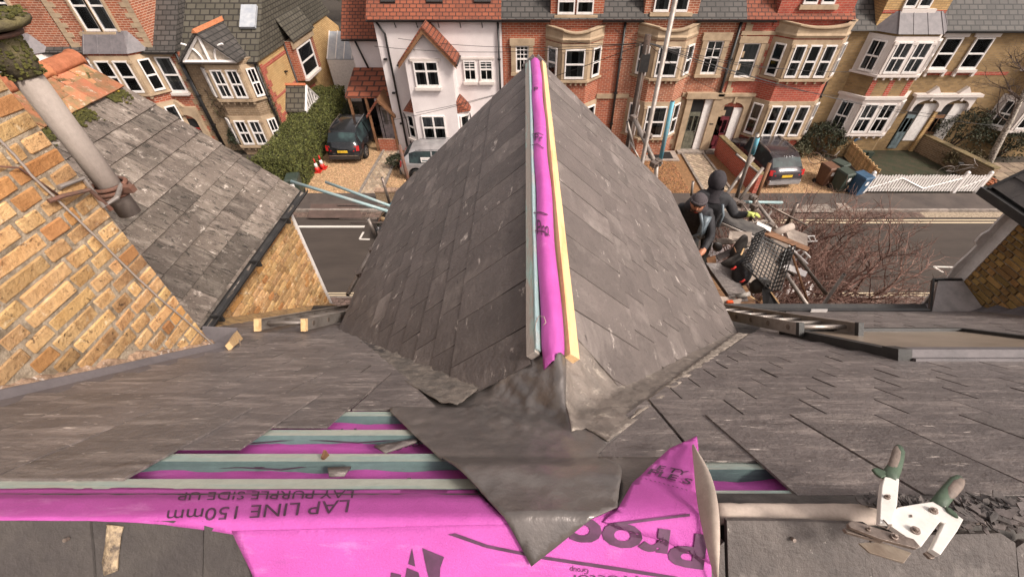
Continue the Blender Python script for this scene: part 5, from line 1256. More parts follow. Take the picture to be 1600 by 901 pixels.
band(h1, FY, x0, b0, rz(800, 153), rz(800, 147), .07, m_stone); band(h1, FY, b1, x1, rz(945, 153), rz(945, 146), .07, m_stone)
pipe(h1, [(rx(977, 33), YFA - .1, ZG - .1), (rx(977, 33), YFA - .1, 0)], .06)
# second
x0, x1 = x1, rx(1155, 60)
ga = (rx(1006, 20), rx(1090, 20))
h2 = red_house(x0, x1, m_red2, 'mottled red brick house with stone bay behind the telegraph pole', ga, None, None, None, None)
z0 = rz(1048, 18, YFA - .05)
for a, b in ((1021, 1045), (1050, 1074)): window(h2, fry(YFA - .05), rx(a, 10), rx(b, 10), z0, z0 + 1.5, 1, 0, None, sill=False, curtain=2)
band(h2, fry(YFA - .05), rx(1014, 22), rx(1080, 22), z0 - .16, z0 - .02, .14, m_stone, 'sill')
b0, b1 = rx(992, 90), rx(1080, 90)
zs = (0, rz(1015, 212, 22), rz(1025, 165, 22), rz(1040, 119, 22), rz(1040, 72, 22), rz(1040, 64, 22) + .3)
stone_bay(h2, b0, b1, zs, .7, True, True, m_red2, m_stone, 1, 2); parapet(h2, b0, b1, .7, rz(1045, 62, 22), rz(1045, 46, 22), m_stone)
u0, u1, z0, z1 = R4(1099, 1124, 62, 115); window(h2, FY, u0, u1, z0, z1, 1, 1, m_stone, .24, mid=.5, top_bars=2, blind=.3)
band(h2, FY, b1, x1, rz(1100, 150), rz(1100, 144), .07, m_stone); band(h2, FY, x0, b0, rz(970, 152), rz(970, 146), .07, m_stone)
u0, u1, z0, z1 = R4(1072, 1104, 155, 226)
door(h2, FY, u0, u0 + (u1 - u0) * .62, .12, z1, m_doorg, fan=.22); fbox(MB(), FY, u0 + (u1 - u0) * .64, u1, .12, z1, .0, .05).build('porch_reveal', m_whitep, h2)
for a, b in ((u0 - .3, u0), (u1, u1 + .35)): fbox(MB(), FY, a, b, 0, z1 + .1, -.02, .18).build('door_pilaster', m_stone, h2)
band(h2, FY, u0 - .38, u1 + .42, z1 + .1, z1 + .38, .24, m_stone, 'door_hood'); MB().box((u0 - .2, YFA - .5, 0), (u1 + .2, YFA - .02, .12)).build('doorstep', m_kerb, h2)
pipe(h2, [(rx(1160, 25), YFA - .1, ZG - .1), (rx(1160, 25), YFA - .1, 0)], .07)
quoins(h2, FY, u0 - .62, u0 - .32, .1, z1, m_stone, -1)
# third
x0, x1 = x1, rx(1318, 60)
ga = (rx(1214, 20), rx(1330, 20))
h3 = red_house(x0, x1, m_red3, 'bright red brick house with buff stone bays and arched door', ga, None, None, None, None, roofm=m_tilered)
z0 = rz(1275, 6, YFA - .05)
for a, b in ((1253, 1275), (1281, 1302)): window(h3, fry(YFA - .05), rx(a, 4), rx(b, 4), z0, z0 + 1.4, 1, 0, None, sill=False)
band(h3, fry(YFA - .05), rx(1248, 8), rx(1308, 8), z0 - .2, z0 - .02, .12, m_stone, 'sill')
b0, b1 = rx(1196, 95), rx(1308, 95)
zs = (0, rz(1210, 212, 22), rz(1215, 165, 22), rz(1240, 121, 22), rz(1245, 70, 22), rz(1250, 62, 22) + .25)
stone_bay(h3, b0, b1, zs, .62, True, True, m_red3, m_stone, 3, 0); parapet(h3, b0, b1, .62, rz(1260, 60, 22), rz(1260, 42, 22), m_stone)
u0, u1, z0, z1 = R4(1153, 1180, 66, 120); window(h3, FY, u0, u1, z0, z1, 1, 0, m_stone, .2, blind=.9)
quoins(h3, FY, u0 - .42, u0 - .2, z0 - .2, z1 + .3, m_stone, -1); quoins(h3, FY, u1 + .2, u1 + .42, z0 - .2, z1 + .3, m_stone, 1)
quoins(h3, FY, x0 + .12, x0 + .45, 0, ZG - .1, m_stone, 1, .05)
band(h3, FY, x0, b0, rz(1130, 54), rz(1130, 48), .08, m_stone); band(h3, FY, x0, b0, rz(1125, 150), rz(1125, 145), .08, m_stone)
u0, u1, z0, z1 = R4(1117, 1152, 160, 224)
door(h3, FY, u0, u0 + (u1 - u0) * .6, .12, z1 - .2, m_doorr, fan=.2); fbox(MB(), FY, u0 + (u1 - u0) * .62, u1, .12, z1 - .25, .0, .05).build('porch_reveal', m_whitep, h3)
def arch(par, fr, u0, u1, z0, z1, zt, mat, d=.16, side=.25, pier=0.0, nm='door_arch'):
    """stone surround with a round arched opening"""
    n = 12; c = (u0 + u1) / 2; r_ = (u1 - u0) / 2; mb = MB()
    if pier < z1: fbox(mb, fr, u0 - side, u0, pier, z1, -.02, d); fbox(mb, fr, u1, u1 + side, pier, z1, -.02, d)
    up = [(u0 - side, z1)] + [(c - r_ * math.cos(math.pi * k / n), z1 + r_ * .62 * math.sin(math.pi * k / n)) for k in range(n + 1)] + [(u1 + side, z1), (u1 + side, zt), (u0 - side, zt)]
    for k in range(n):
        a, b = up[1 + k], up[2 + k]; mb.prism([fr.p(a[0], a[1], -.02), fr.p(b[0], b[1], -.02), fr.p(b[0], zt, -.02), fr.p(a[0], zt, -.02)], fr.n * (d + .02))
    fbox(mb, fr, u0 - side, u0, z1, zt, -.02, d); fbox(mb, fr, u1, u1 + side, z1, zt, -.02, d)
    fbox(mb, fr, c - .06, c + .06, z1 + r_ * .55, zt + .05, d, d + .06)
    o = mb.build(nm, mat, par); return o
arch(h3, FY, u0, u1, 0, z1 - .3, z1 + .38, m_stone); band(h3, FY, u0 - .35, u1 + .35, z1 + .38, z1 + .5, .24, m_stone, 'door_cornice')
MB().box((u0 - .2, YFA - .5, 0), (u1 + .2, YFA - .02, .12)).build('doorstep', m_kerb, h3)
pipe(h3, [(rx(1322, 37), YFA - .1, ZG - .1), (rx(1322, 37), YFA - .1, 0)], .07)
quoins(h3, FY, x1 - .75, x1 - .4, 0, ZG - .5, m_stone, -1, .05)
# ---------------- yellow terraces, right
x0, x1 = x1, rx(1585, 100); ZY = rz(1500, 47)
y1h = thing('yellow_brick_house', ((x0 + x1) / 2, YFA, 0), 'yellow brick house with white painted two storey bay and twin porch', 'house', 'terraced houses across the street')
MB().box((x0, YFA, 0), (x1, YFA + 8, ZY)).build('wall', m_yel, y1h); roofslope(y1h, x0, x1, YFA, ZY + .02, m_slfar, 4.2); gutter(y1h, rx(1465, 47), x1, YFA - .2, ZY)
ga = (rx(1372, 30), rx(1470, 30)); MB().box((ga[0], YFA - .05, ZY - .3), (ga[1], YFA + 2.5, ZY + 1.6)).build('gable_storey', m_yelb, y1h); gable_front(y1h, ga[0], ga[1], ZY + 1.6, ZY + 3.0, m_yelb, YFA - .05, 3.5)
band(y1h, fry(YFA - .05), ga[0], ga[1], rz(1450, 20), rz(1450, 15), .02, m_red3, 'red_brick_band')
z0 = rz(1430, 12, YFA - .05)
for a, b in ((1411, 1430), (1433, 1453)): window(y1h, fry(YFA - .05), rx(a, 5), rx(b, 5), z0, z0 + 1.5, 1, 0, None, sill=False)
band(y1h, fry(YFA - .05), rx(1405, 16), rx(1458, 16), z0 - .2, z0 - .02, .14, m_stonew, 'sill')
b0, b1 = rx(1338, 95), rx(1448, 95)
zs = (0, rz(1325, 205, 22), rz(1345, 160, 22), rz(1375, 113, 22), rz(1395, 64, 22), rz(1410, 52, 22))
fr3 = stone_bay(y1h, b0, b1, zs, .75, True, True, m_yel, m_stonew, 2, 2, 1)
for u in (b0 + .85, (b0 + b1) / 2, b1 - .85): fbox(MB(), fr3[1][0], u - .12, u + .12, zs[2] + .35, zs[3] - .32, -.01, .012).build('red_brick_panel', m_red3, y1h)
hip_lid(y1h, b0, b1, .75, zs[5], .75, m_leadflash)
MB().prism([(b0 - .14, YFA, zs[2] + .2), (b0 + .7, YFA - .92, zs[2] + .2), (b1 - .7, YFA - .92, zs[2] + .2), (b1 + .14, YFA, zs[2] + .2)], (0, 0, .13)).build('bay_cornice', m_stonew, y1h)
for a, b in ((1463, 1497), (1510, 1545)):
    u0, u1, z0, z1 = R4(a, b, 58, 107); u1 = u0 + (u1 - u0) * .8
    window(y1h, FY, u0, u1, z0, z1, 1, 0, None, curtain=1, sill=True); band(y1h, FY, u0 - .15, u1 + .2, z1 + .02, z1 + .34, .06, m_stonew, 'lintel')
    for kx in (u0 - .08, u1 - .04): fbox(MB(), FY, kx, kx + .12, z0 - .32, z0 - .131, -.01, .14).build('sill_bracket', m_stonew, y1h)
band(y1h, FY, rx(1450, 114), x1, rz(1480, 117), rz(1480, 112), .015, m_red3, 'red_brick_band')
u0, u1, z0, z1 = R4(1408, 1445, 158, 225); w_ = u1 - u0; dx_ = rx(1470, 190) - rx(1425, 190)
for k, mt in ((0, m_doort), (1, m_wood)):
    s = u0 + dx_ * k; door(y1h, FY, s, s + w_ * .45, .15, z1 - .15, mt, fan=.2); fbox(MB(), FY, s + w_ * .47, s + w_, .6 if k == 0 else .15, z1 - .1, .0, .05).build('porch_reveal', m_whitep, y1h)
    arch(y1h, FY, s, s + w_, 0, z1 - .25, z1 + .30, m_stonew, .2, (dx_ - w_) / 2, z1 - .45, 'porch_arch')
    c = s + w_ / 2; MB().prism([FY.p(c - .35, z1 + .42, 0), FY.p(c + .35, z1 + .42, 0), FY.p(c, z1 + .78, 0)], (0, -.2, 0)).build('porch_pediment', m_stonew, y1h)
band(y1h, FY, u0 - .3, u0 + dx_ + w_ + .3, z1 + .30, z1 + .43, .3, m_stonew, 'porch_cornice')
fbox(MB(), FY, u0 + w_ + .05, u0 + dx_ - .05, 0, z1 - .45, .0, .14).build('porch_pier', m_yelb, y1h)
pipe(y1h, [(x0 + .1, YFA - .1, ZY), (x0 + .1, YFA - .1, 0)], .05)
x0, x1 = x1, x1 + 7
y2h = thing('yellow_brick_house', ((x0 + x1) / 2, YFA, 0), 'yellow brick house with white lower bay at the right edge', 'house', 'terraced houses across the street')
MB().box((x0, YFA, 0), (x1, YFA + 8, ZY)).build('wall', m_yel, y2h); roofslope(y2h, x0, x1, YFA, ZY + .02, m_slfar2, 4.2)
b0, b1 = rx(1545, 180), rx(1660, 180); zs = (0, rz(1540, 200, 22), rz(1560, 160, 22), rz(1575, 112, 22), rz(1590, 62, 22), rz(1600, 50, 22))
stone_bay(y2h, b0, b1, zs, .75, True, True, m_yel, m_stonew, 2, 0, 1); hip_lid(y2h, b0, b1, .75, zs[5], .75, m_leadflash)
MB().box((x1, YFA, 0), (x1 + 9, YFA + 8, ZY + .5)).build('further_wall', m_red, y2h)
# ---------------- houses on the left
XS = -13.0; ZH = rz(405, 95)
x1 = XS; x0 = rx(287, 100)
h5 = thing('brown_brick_house', ((x0 + x1) / 2, YFA, 0), 'brown brick corner house with white timbered gable and climbing creeper', 'house')
MB().box((x0, YFA, 0), (x1 - .02, YFA + 10, ZH)).build('front_wall', m_brn, h5)
MB().prism([(x1 - .018, YFA + .01, 0), (x1 - .018, YFA + 11.5, 0), (x1 - .018, YFA + 11.5, ZH - 1.0), (x1 - .018, YFA + 8.6, ZH + .6), (x1 - .018, YFA + 5.2, ZH + 4.4), (x1 - .018, YFA + .01, ZH)], (.018, 0, 0)).build('side_wall', m_yelb, h5)
for za_, zb_ in ((rz(413, 105) - .15, rz(413, 105)), (onX(430, 152, XS).z - .12, onX(430, 152, XS).z), (onX(440, 180, XS).z - .12, onX(440, 180, XS).z + .05)):
    fbox(MB(), frx(XS), YFA, YFA + 5.2, za_, zb_, .0, .02).build('red_brick_band', m_red3, h5)
quoins(h5, frx(XS), YFA + .0, YFA + .5, 0, ZH - .2, m_red3, 1, .012, .3)
roofslope(h5, x0, x1 + .12, YFA, ZH + .02, m_slfar2, 5.3, 40); gutter(h5, x0, x1, YFA - .2, ZH)
pipe(h5, [(x1 - .12, YFA - .1, ZH - .1), (x1 - .12, YFA - .1, 0)], .06); pipe(h5, [(x0 + .02, YFA - .1, ZH - .1), (x0 + .02, YFA - .1, 0)], .06)
# timbered gable over the bay
g0, g1 = rx(287, 96, 21.9), rx(369, 96, 21.9); gz0 = rz(328, 96, 21.9); gza = rz(308, 54, 21.9); gm = (g0 + g1) / 2
MB().prism([(g0, 21.95, gz0), (g1, 21.95, gz0), (gm, 21.95, gza)], (0, .1, 0)).build('gable_panel', M('cream_gable_panel', (.56, .47, .38), .8), h5)
for (a, b) in (((g0, gz0), (gm, gza)), ((gm, gza), (g1, gz0)), ((g0, gz0), (g1, gz0)), ((gm, gz0), (gm, gza))):
    MB().tube([(a[0], 21.9, a[1]), (b[0], 21.9, b[1])], .075, 4).build('white_timber', m_whitep, h5)
for s in (-1, 1): MB().tube([(gm + s * (1.05 - .75 * math.cos(t * .16)), 21.92, gz0 + .75 * math.sin(t * .16)) for t in range(10)], .05, 4).build('curved_brace', m_whitep, h5)
for s in (-1, 1):
    e = g0 - .12 if s < 0 else g1 + .12
    MB().prism([(gm, 21.75, gza + .16), (e, 21.75, gz0 + .08), (e, 21.75, gz0 - .02), (gm, 21.75, gza + .04)], (0, 3.2, 0)).build('gable_roof', m_slfar, h5)
MB().prism([(gm - .12, 21.72, gza + .1), (gm + .12, 21.72, gza + .1), (gm, 21.72, gza + .26)], (0, 3.0, 0)).build('gable_ridge_tiles', m_terra, h5)
sx0, sx1 = rx(376, 30, 24), rx(400, 30, 24)
MB().prism([(sx0, 23.7, ZH + 1.15), (sx1, 23.7, ZH + 1.15), (sx1, 24.6, ZH + 1.9), (sx0, 24.6, ZH + 1.9)], (0, -.08, .1)).build('rooflight', m_skyl, h5)
b0, b1 = rx(318, 130, 22.2), rx(402, 130, 22.2)
zs = (0, rz(410, 224, 22.2), rz(395, 187, 22.2), rz(370, 152, 22.2), rz(355, 108, 22.2), gz0)
stone_bay(h5, b0, b1, zs, .5, True, True, m_brn, m_stone, 2, 0, 1)
MB().tube([FY.p(rx(396, 102), rz(396, 107), .0), FY.p(rx(396, 102), rz(396, 107), .03)], .2, 16).build('round_plaque', m_plaque, h5)
# side oriel and porch on the yellow flank
fS = frx(XS); pz_ = onX(455, 65, XS + .5); q1 = onX(490, 62, XS + .5); zt = pz_.z
fbox(MB(), fS, pz_.y, q1.y, onX(480, 122, XS + .5).z, zt, -.01, .5).build('side_oriel', m_red, h5)
fbox(MB(), fS, pz_.y - .1, q1.y + .1, zt - .35, zt, .5, .58).build('oriel_lintel', m_stone, h5)
MB().prism([(XS, pz_.y - .15, zt + 1.3), (XS, q1.y + .15, zt + 1.3), (XS + .68, q1.y + .15, zt), (XS + .68, pz_.y - .15, zt)], (0, 0, .06)).build('oriel_roof', m_slfar2, h5)
a, b = onX(470, 100, XS + .5).y, onX(494, 98, XS + .5).y
window(h5, Fr((XS + .5, 0, 0), (0, 1, 0), (1, 0, 0)), a, b, onX(482, 118, XS + .5).z, zt - .4, 1, 0, None, blind=.5)
a, b = onX(462, 160, XS + .8), onX(494, 160, XS + .8); zp = onX(478, 163, XS + .8).z; ym = (a.y + b.y) / 2
for s in (-1, 1): MB().prism([(XS, ym, zp + 1.0), (XS, ym + s * 1.0, zp), (XS, ym + s * 1.0, zp - .1), (XS, ym, zp + .88)], (1.1, 0, 0)).build('porch_roof', m_slfar2, h5)
MB().prism([(XS, ym - .08, zp + 1.0), (XS, ym + .08, zp + 1.0), (XS, ym, zp + 1.1)], (1.1, 0, 0)).build('porch_ridge_tile', m_terra, h5)
for k in range(7):
    v = -.85 + k * .283; MB().box((XS + 1.05, ym + v - .05, zp - .08), (XS + 1.1, ym + v + .05, zp + .95 * (1 - abs(v)) - .02)).build('porch_picket', m_whitep, h5)
for s in (-1, 1): MB().tube([(XS + 1.1, ym, zp + .95), (XS + 1.1, ym + s * 1.0, zp - .02)], .07, 4).build('porch_bargeboard', m_whitep, h5)
MB().box((XS + 1.02, ym - .95, zp - .14), (XS + 1.1, ym + .95, zp - .04)).build('porch_beam', m_whitep, h5)
door(h5, fS, ym - .55, ym + .55, .1, zp - .25, m_dark); MB().box((XS + .02, ym - .75, 0), (XS + .16, ym - .6, zp - .1)).build('door_frame', m_whitep, h5); MB().box((XS + .02, ym + .6, 0), (XS + .16, ym + .75, zp - .1)).build('door_frame', m_whitep, h5)
pipe(h5, [(XS + .08, pz_.y + .0, zt), (XS + .08, pz_.y - .0, zp + .3), (XS + .08, YFA + 1.2, zp - .6), (XS + .08, YFA + .5, zp - .9)], .05)
# red and yellow banded house further left
x1, x0 = x0, rx(78, 90)
h6 = thing('red_brick_house', ((x0 + x1) / 2, YFA, 0), 'red and yellow brick house with hipped lead bay roof behind the terracotta ridge', 'house')
ZH6 = rz(200, 80)
MB().box((x0, YFA, 0), (x1, YFA + 9, ZH6)).build('wall', m_red, h6); roofslope(h6, x0, x1 + .05, YFA, ZH6 + .02, m_slfar, 5, 42); gutter(h6, x0, x1, YFA - .2, ZH6)
ga = (rx(92, 40), rx(222, 40)); MB().box((ga[0], YFA - .04, ZH6 - .2), (ga[1], YFA + 3, ZH6 + 2.6)).build('gable_storey', m_red2, h6); gable_front(h6, ga[0], ga[1], ZH6 + 2.6, ZH6 + 4.4, m_red2, YFA - .04, 4)
quoins(h6, fry(YFA - .04), ga[0], ga[0] + .45, ZH6, ZH6 + 2.6, m_stone, 1, .03, .2); quoins(h6, fry(YFA - .04), ga[1] - .45, ga[1], ZH6, ZH6 + 2.6, m_stone, -1, .03, .2)
z0 = rz(160, 48, YFA - .04)
for a, b in ((128, 152), (155, 178)): window(h6, fry(YFA - .04), rx(a, 30), rx(b, 30), z0, z0 + 2.0, 1, 0, m_stone, .08, sill=False)
band(h6, fry(YFA - .04), rx(128, 50), rx(185, 50), z0 - .18, z0 - .02, .16, m_stone, 'sill')
b0, b1 = rx(138, 112, 22.2), rx(238, 112, 22.2); zs = (0, .9, 2.6, rz(215, 142, 22.2), rz(195, 93, 22.2), rz(185, 82, 22.2))
stone_bay(h6, b0, b1, zs, .6, True, True, m_red, m_stone, 2, 0); hip_lid(h6, b0, b1, .6, zs[5], .8, m_leadflash)
u0, u1, z0, z1 = R4(256, 285, 88, 143); u1 = u0 + (u1 - u0) * .85; window(h6, FY, u0, u1, z0, z1, 1, 0, None, curtain=2); band(h6, FY, u0 - .15, u1 + .15, z1, z1 + .2, .05, m_stone, 'lintel')
quoins(h6, FY, x1 - .5, x1 - .1, 0, ZH6 - .3, m_brn, -1, .012)
u0, u1, z0, z1 = R4(288, 322, 185, 235); door(h6, FY, u0 + (u1 - u0) * .45, u1, .1, z1, m_doorred, fan=.25); fbox(MB(), FY, u0, u0 + (u1 - u0) * .42, .1, z1, .0, .05).build('porch_reveal', m_whitep, h6)
arch(h6, FY, u0, u1, 0, z1 - .1, z1 + .65, m_stone); MB().prism([FY.p((u0 + u1) / 2 - .3, z1 + .66, 0), FY.p((u0 + u1) / 2 + .3, z1 + .66, 0), FY.p((u0 + u1) / 2, z1 + 1.0, 0)], (0, -.18, 0)).build('door_finial', m_stone, h6)
pipe(h6, [(x1 - .06, YFA - .1, ZH6), (x1 - .06, YFA - .1, 0)], .06)
# furthest left
x1, x0 = x0, x0 - 9
h7 = thing('red_brick_house', ((x0 + x1) / 2, YFA, 0), 'red brick house with white bay at the top left corner', 'house')
MB().box((x0, YFA, 0), (x1, YFA + 9, ZH6)).build('wall', m_red, h7); roofslope(h7, x0, x1, YFA, ZH6 + .02, m_slfar, 5, 42)
gb = (rx(-30, 40), rx(88, 40)); MB().box((gb[0], YFA - .04, ZH6 - .2), (gb[1], YFA + 3, ZH6 + 2.4)).build('gable_storey', m_red2, h7); gable_front(h7, gb[0], gb[1], ZH6 + 2.4, ZH6 + 4.2, m_red2, YFA - .04, 4)
window(h7, fry(YFA - .04), rx(0, 20), rx(26, 20), rz(12, 32), rz(12, 0) + .6, 1, 0, m_stone, .1)
b0, b1 = rx(-20, 100, 22.2), rx(78, 100, 22.2); zs = (0, .9, 2.6, rz(40, 128, 22.2), rz(40, 93, 22.2), rz(40, 84, 22.2)); stone_bay(h7, b0, b1, zs, .6, True, True, m_red, m_stonew, 2, 0); hip_lid(h7, b0, b1, .6, zs[5], .75, m_leadflash)
# garages / lean-to glazed roof between corner house and annex
gl = thing('lean_to', (-10.6, 30, 0), 'white framed lean-to with glazed slope between the brick flank and white annex', 'lean-to')
MB().box((-12.7, 30, 0), (-10.0, 33, 2.6)).build('lean_to_wall', m_whitep, gl)
MB().prism([(-12.7, 30, 2.6), (-10.0, 30, 2.6), (-10.0, 31.6, 3.8), (-12.7, 31.6, 3.8)], (0, 0, .06)).build('glazed_slope', m_skyl, gl)
for k in range(6): MB().prism([(-12.7 + k * .53, 30, 2.67), (-12.64 + k * .53, 30, 2.67), (-12.64 + k * .53, 31.6, 3.87), (-12.7 + k * .53, 31.6, 3.87)], (0, 0, .04)).build('glazing_bar', m_whitep, gl)
MB().box((-12.8, 34, 0), (-9.5, 42, 3.4)).build('rear_outbuilding', m_whitep, gl)
MB().prism([(-12.8, 33.9, 3.42), (-9.5, 33.9, 3.42), (-9.5, 37.5, 5.2), (-12.8, 37.5, 5.2)], (0, 0, .08)).build('slate_lean_roof', m_slfar2, gl)
# ============================================================ cars
def car(label, loc, rot, paint, L=4.4, W=1.8, H=1.5, suv=False, rearpaint=None, plate=True):
    """local: +y is the nose, origin under the middle"""
    t = thing('parked_car', (0, 0, 0), label, 'car')
    zb, zs, zr = .22, (.95 if suv else .90), H; hw = W / 2
    # stations: y, belt z, belt half width, roof z (or None), roof half width, sill half width
    S = [(-L / 2, .62, hw * .80, .86, hw * .70), (-L / 2 + .06, .70, hw * .90, .95, hw * .78), (-L / 2 + .22, zs, hw * .96, zs + .16, hw * .80), (-L / 2 + .55, zs + .02, hw, zr - .12, hw * .74), (-L / 2 + .85, zs, hw, zr - .02, hw * .76),
         (-.35, zs - .02, hw, zr, hw * .77), (.35, zs - .04, hw, zr - .02, hw * .76), (.55, zs - .05, hw, zr - .10, hw * .76), (1.15, zs - .07, hw, zs + .0, hw * .80), (L / 2 - .5, zs - .14, hw * .95, zs - .08, hw * .74), (L / 2 - .12, .66, hw * .84, .72, hw * .6), (L / 2, .45, hw * .7, .5, hw * .5)]
    body = MB(); gl = MB(); rings = []
    for y, bz, bw, rz_, rw in S:
        zl = zb + (.12 if abs(y) > L / 2 - .15 else 0)
        half = [(bw * .92, zl), (bw * 1.0, zl + .18), (bw * 1.0, bz - .12), (bw * .97, bz), (rw, rz_), (rw * .55, rz_ + .03)]
        rings.append([Vector((x, y, z)) for x, z in half] + [Vector((-x, y, z)) for x, z in reversed(half)])
    n = 12
    for i in range(len(rings) - 1):
        for j in range(n):
            a, b, c, d = rings[i][j], rings[i][(j + 1) % n], rings[i + 1][(j + 1) % n], rings[i + 1][j]
            side = j in (3, 7); glass = (side and 3 <= i <= 6) or (j in (4, 5, 6) and i in (2, 7))
            if j in (4, 5, 6) and i in (2,): glass = True
            (gl if glass else body).add([a, b, c, d], [(0, 1, 2, 3)])
    body.add(rings[0], [tuple(range(n))]); body.add(rings[-1], [tuple(range(n))])
    bo = body.build('body', paint, t, False)
    bm = bmesh.new(); bm.from_mesh(bo.data); bmesh.ops.remove_doubles(bm, verts=bm.verts, dist=.001); bmesh.ops.recalc_face_normals(bm, faces=bm.faces); bm.to_mesh(bo.data); bm.free()
    bo.data.polygons.foreach_set('use_smooth', [True] * len(bo.data.polygons))
    gl.build('window_glass', m_cglass, t)
    for s in (-1, 1):
        for y in (-.5, .45): MB().prism([(s * hw * .985, y, zs), (s * hw * .985, y + .07, zs), (s * hw * .775, y + .04, zr - .03), (s * hw * .775, y - .03, zr - .03)], (s * .012, 0, .012)).build('pillar', paint, t)
        for y in (-L / 2 + .82, L / 2 - .85):
            w_ = thing('wheel', (0, 0, 0), None, None); w_.parent = t
            MB().tube([(s * (hw - .22), y, .33), (s * (hw + .005), y, .33)], .33, 24).build('tyre', m_tyre, w_, True)
            mb = MB(); mb.tube([(s * (hw + .0), y, .33), (s * (hw + .012), y, .33)], .21, 20)
            mb.build('rim', m_rim, w_)
            mb = MB()
            for q in range(5): mb.obox((s * (hw + .014), y + .11 * math.cos(q * 1.2566), .33 + .11 * math.sin(q * 1.2566)), (.01, .05, .14), Matrix.Rotation(-q * 1.2566 * 1, 3, 'X'))
            mb.build('wheel_gap', m_tyre, w_)
            MB().tube([(s * (hw - .1), y, .35), (s * (hw - .0), y, .35)], .39, 24).build('wheel_arch', m_dark, t)
        MB().prism([(s * hw * .60, -L / 2 + .03, .74), (s * hw * .93, -L / 2 + .10, .74), (s * hw * .93, -L / 2 + .16, .98), (s * hw * .70, -L / 2 + .10, .98)], (0, -.05, 0)).build('tail_light', m_tail, t)
        MB().prism([(s * hw * .45, L / 2 - .06, .58), (s * hw * .86, L / 2 - .22, .60), (s * hw * .86, L / 2 - .30, .74), (s * hw * .5, L / 2 - .14, .70)], (0, .05, 0)).build('headlight', m_chrome, t)
        MB().tube([(s * hw * .72, -L / 2 + .9, zr + .01), (s * hw * .72, -L / 2 + 1.2, zr + .05), (s * hw * .72, .25, zr + .05), (s * hw * .72, .45, zr - .03)], .022, 6).build('roof_rail', m_chrome, t)
        MB().obox((s * (hw + .08), .62, zs + .06), (.18, .1, .13)).build('door_mirror', paint, t)
        for y in (-.75, .35): MB().obox((s * (hw + .012), y, zs - .14), (.02, .16, .03)).build('door_handle', m_chrome, t)
    MB().box((-hw * .86, -L / 2 - .05, .28), (hw * .86, -L / 2 + .06, .52)).build('rear_bumper', rearpaint or m_blackpl, t, bevel=.03)
    MB().box((-hw * .8, -L / 2 - .056, .50), (hw * .8, -L / 2 - .04, .53)).build('bumper_trim', m_chrome, t)
    MB().box((-.26, -L / 2 - .035, .66), (.26, -L / 2 - .02, .78)).build('number_plate', m_plate, t)
    MB().box((-.35, -L / 2 + .0, .80), (.35, -L / 2 + .02, .83)).build('boot_trim', m_chrome, t)
    t.location = loc; t.rotation_euler = (0, 0, rot); return t
c1 = car('black estate car with silver roof rails parked by the hedge', (gy(568, 258)[0] - .92, gy(545, 257)[1] + 2.3, .02), 0, m_carb, 4.6, 1.86, 1.6, True)
m_cardk = M('dark_grey_car_paint', (.045, .038, .042), .16, (.06, .05, .055), 3, bump=0, fine=0, metal=.3, spec=.8)
g = gy(1222, 297); car('dark car with silver rear bumper and yellow plate on the right gravel drive', (g[0] - .25, g[1] + 2.3, .02), .09, m_cardk, 4.5, 1.85, 1.5, rearpaint=m_cars)
car('silver car parked side on in front of the white house', (gy(640, 284)[0] + 1.75, gy(640, 284)[1] + .95, .02), R(-90), m_cars, 4.3, 1.8, 1.5, True)
car('black car in the road half hidden under the left scaffold', (-4.1, 15.0, 0), R(90), m_carb, 4.2, 1.75, 1.45)
g = onZ(1262, 476); car('white car parked below the scaffold clutter', (g.x - 2.1, g.y + .75, .0), R(-90), m_carw, 4.4, 1.8, 1.7)
# ============================================================ leaves, hedge, bushes
def leaves(mb, pts, s0, s1, rs, up=.5):
    for p in pts:
        s = rs.uniform(s0, s1); a = Vector((rs.gauss(0, 1), rs.gauss(0, 1), rs.gauss(0, 1))).normalized(); b = a.cross(Vector((rs.gauss(0, 1), rs.gauss(0, 1), up))).normalized()
        mb.add([p - a * s, p + b * s * .5, p + a * s, p - b * s * .5], [(0, 1, 2, 3)])
def bush(nm, c, rx_, ry_, rz_, n, label, mat=m_bush, cat='bush', s=(.03, .07), base=0, lump=.35):
    t = thing(nm, c, label, cat); rs = random.Random(int(c[0] * 100) % 997); c = Vector(c); mb = MB(); pts = []
    while len(pts) < n:
        d = Vector((rs.gauss(0, 1), rs.gauss(0, 1), rs.gauss(0, 1))).normalized(); d.z = abs(d.z) if rs.random() < .8 else d.z
        k = 1 + lump * noise.noise(d * 2.3 + c); r_ = k * rs.uniform(.72, 1.04)
        if noise.noise(d * 5 + c * 2) < -.32: continue
        p = c + Vector((d.x * rx_ * r_, d.y * ry_ * r_, max(.02, rz_ * .45 + d.z * rz_ * .6 * r_)))
        pts.append(p)
    leaves(mb, pts, *s, rs); tag(mb.build('foliage', mat, t), kind='stuff'); mb = MB()
    for k in range(7):
        a = rs.random() * 6.28; q = c + Vector((rx_ * .6 * math.cos(a), ry_ * .6 * math.sin(a), rz_ * .75)); mb.tube([c, c.lerp(q, .5) + Vector((.05, 0, .1)), q], [.04, .025, .012], 5)
    mb.build('stem', m_barkd, t); return t
hg = thing('garden_hedge', (-11.7, 21, 0), 'long clipped green hedge running back beside the gravel drive', 'hedge'); rs = random.Random(4); mb = MB(); pts = []
hy0, hy1 = YF + .35, 27.2
def hedge_sec(y):
    t = (y - hy0) / (hy1 - hy0); x0 = -12.75 + .15 * noise.noise(Vector((y, 0, 0))); x1 = -10.75 - .15 * t + .25 * noise.noise(Vector((y * .8, 5, 0))); z = 1.55 + .45 * t + .15 * noise.noise(Vector((y * .9, 9, 0))); return x0, x1, z
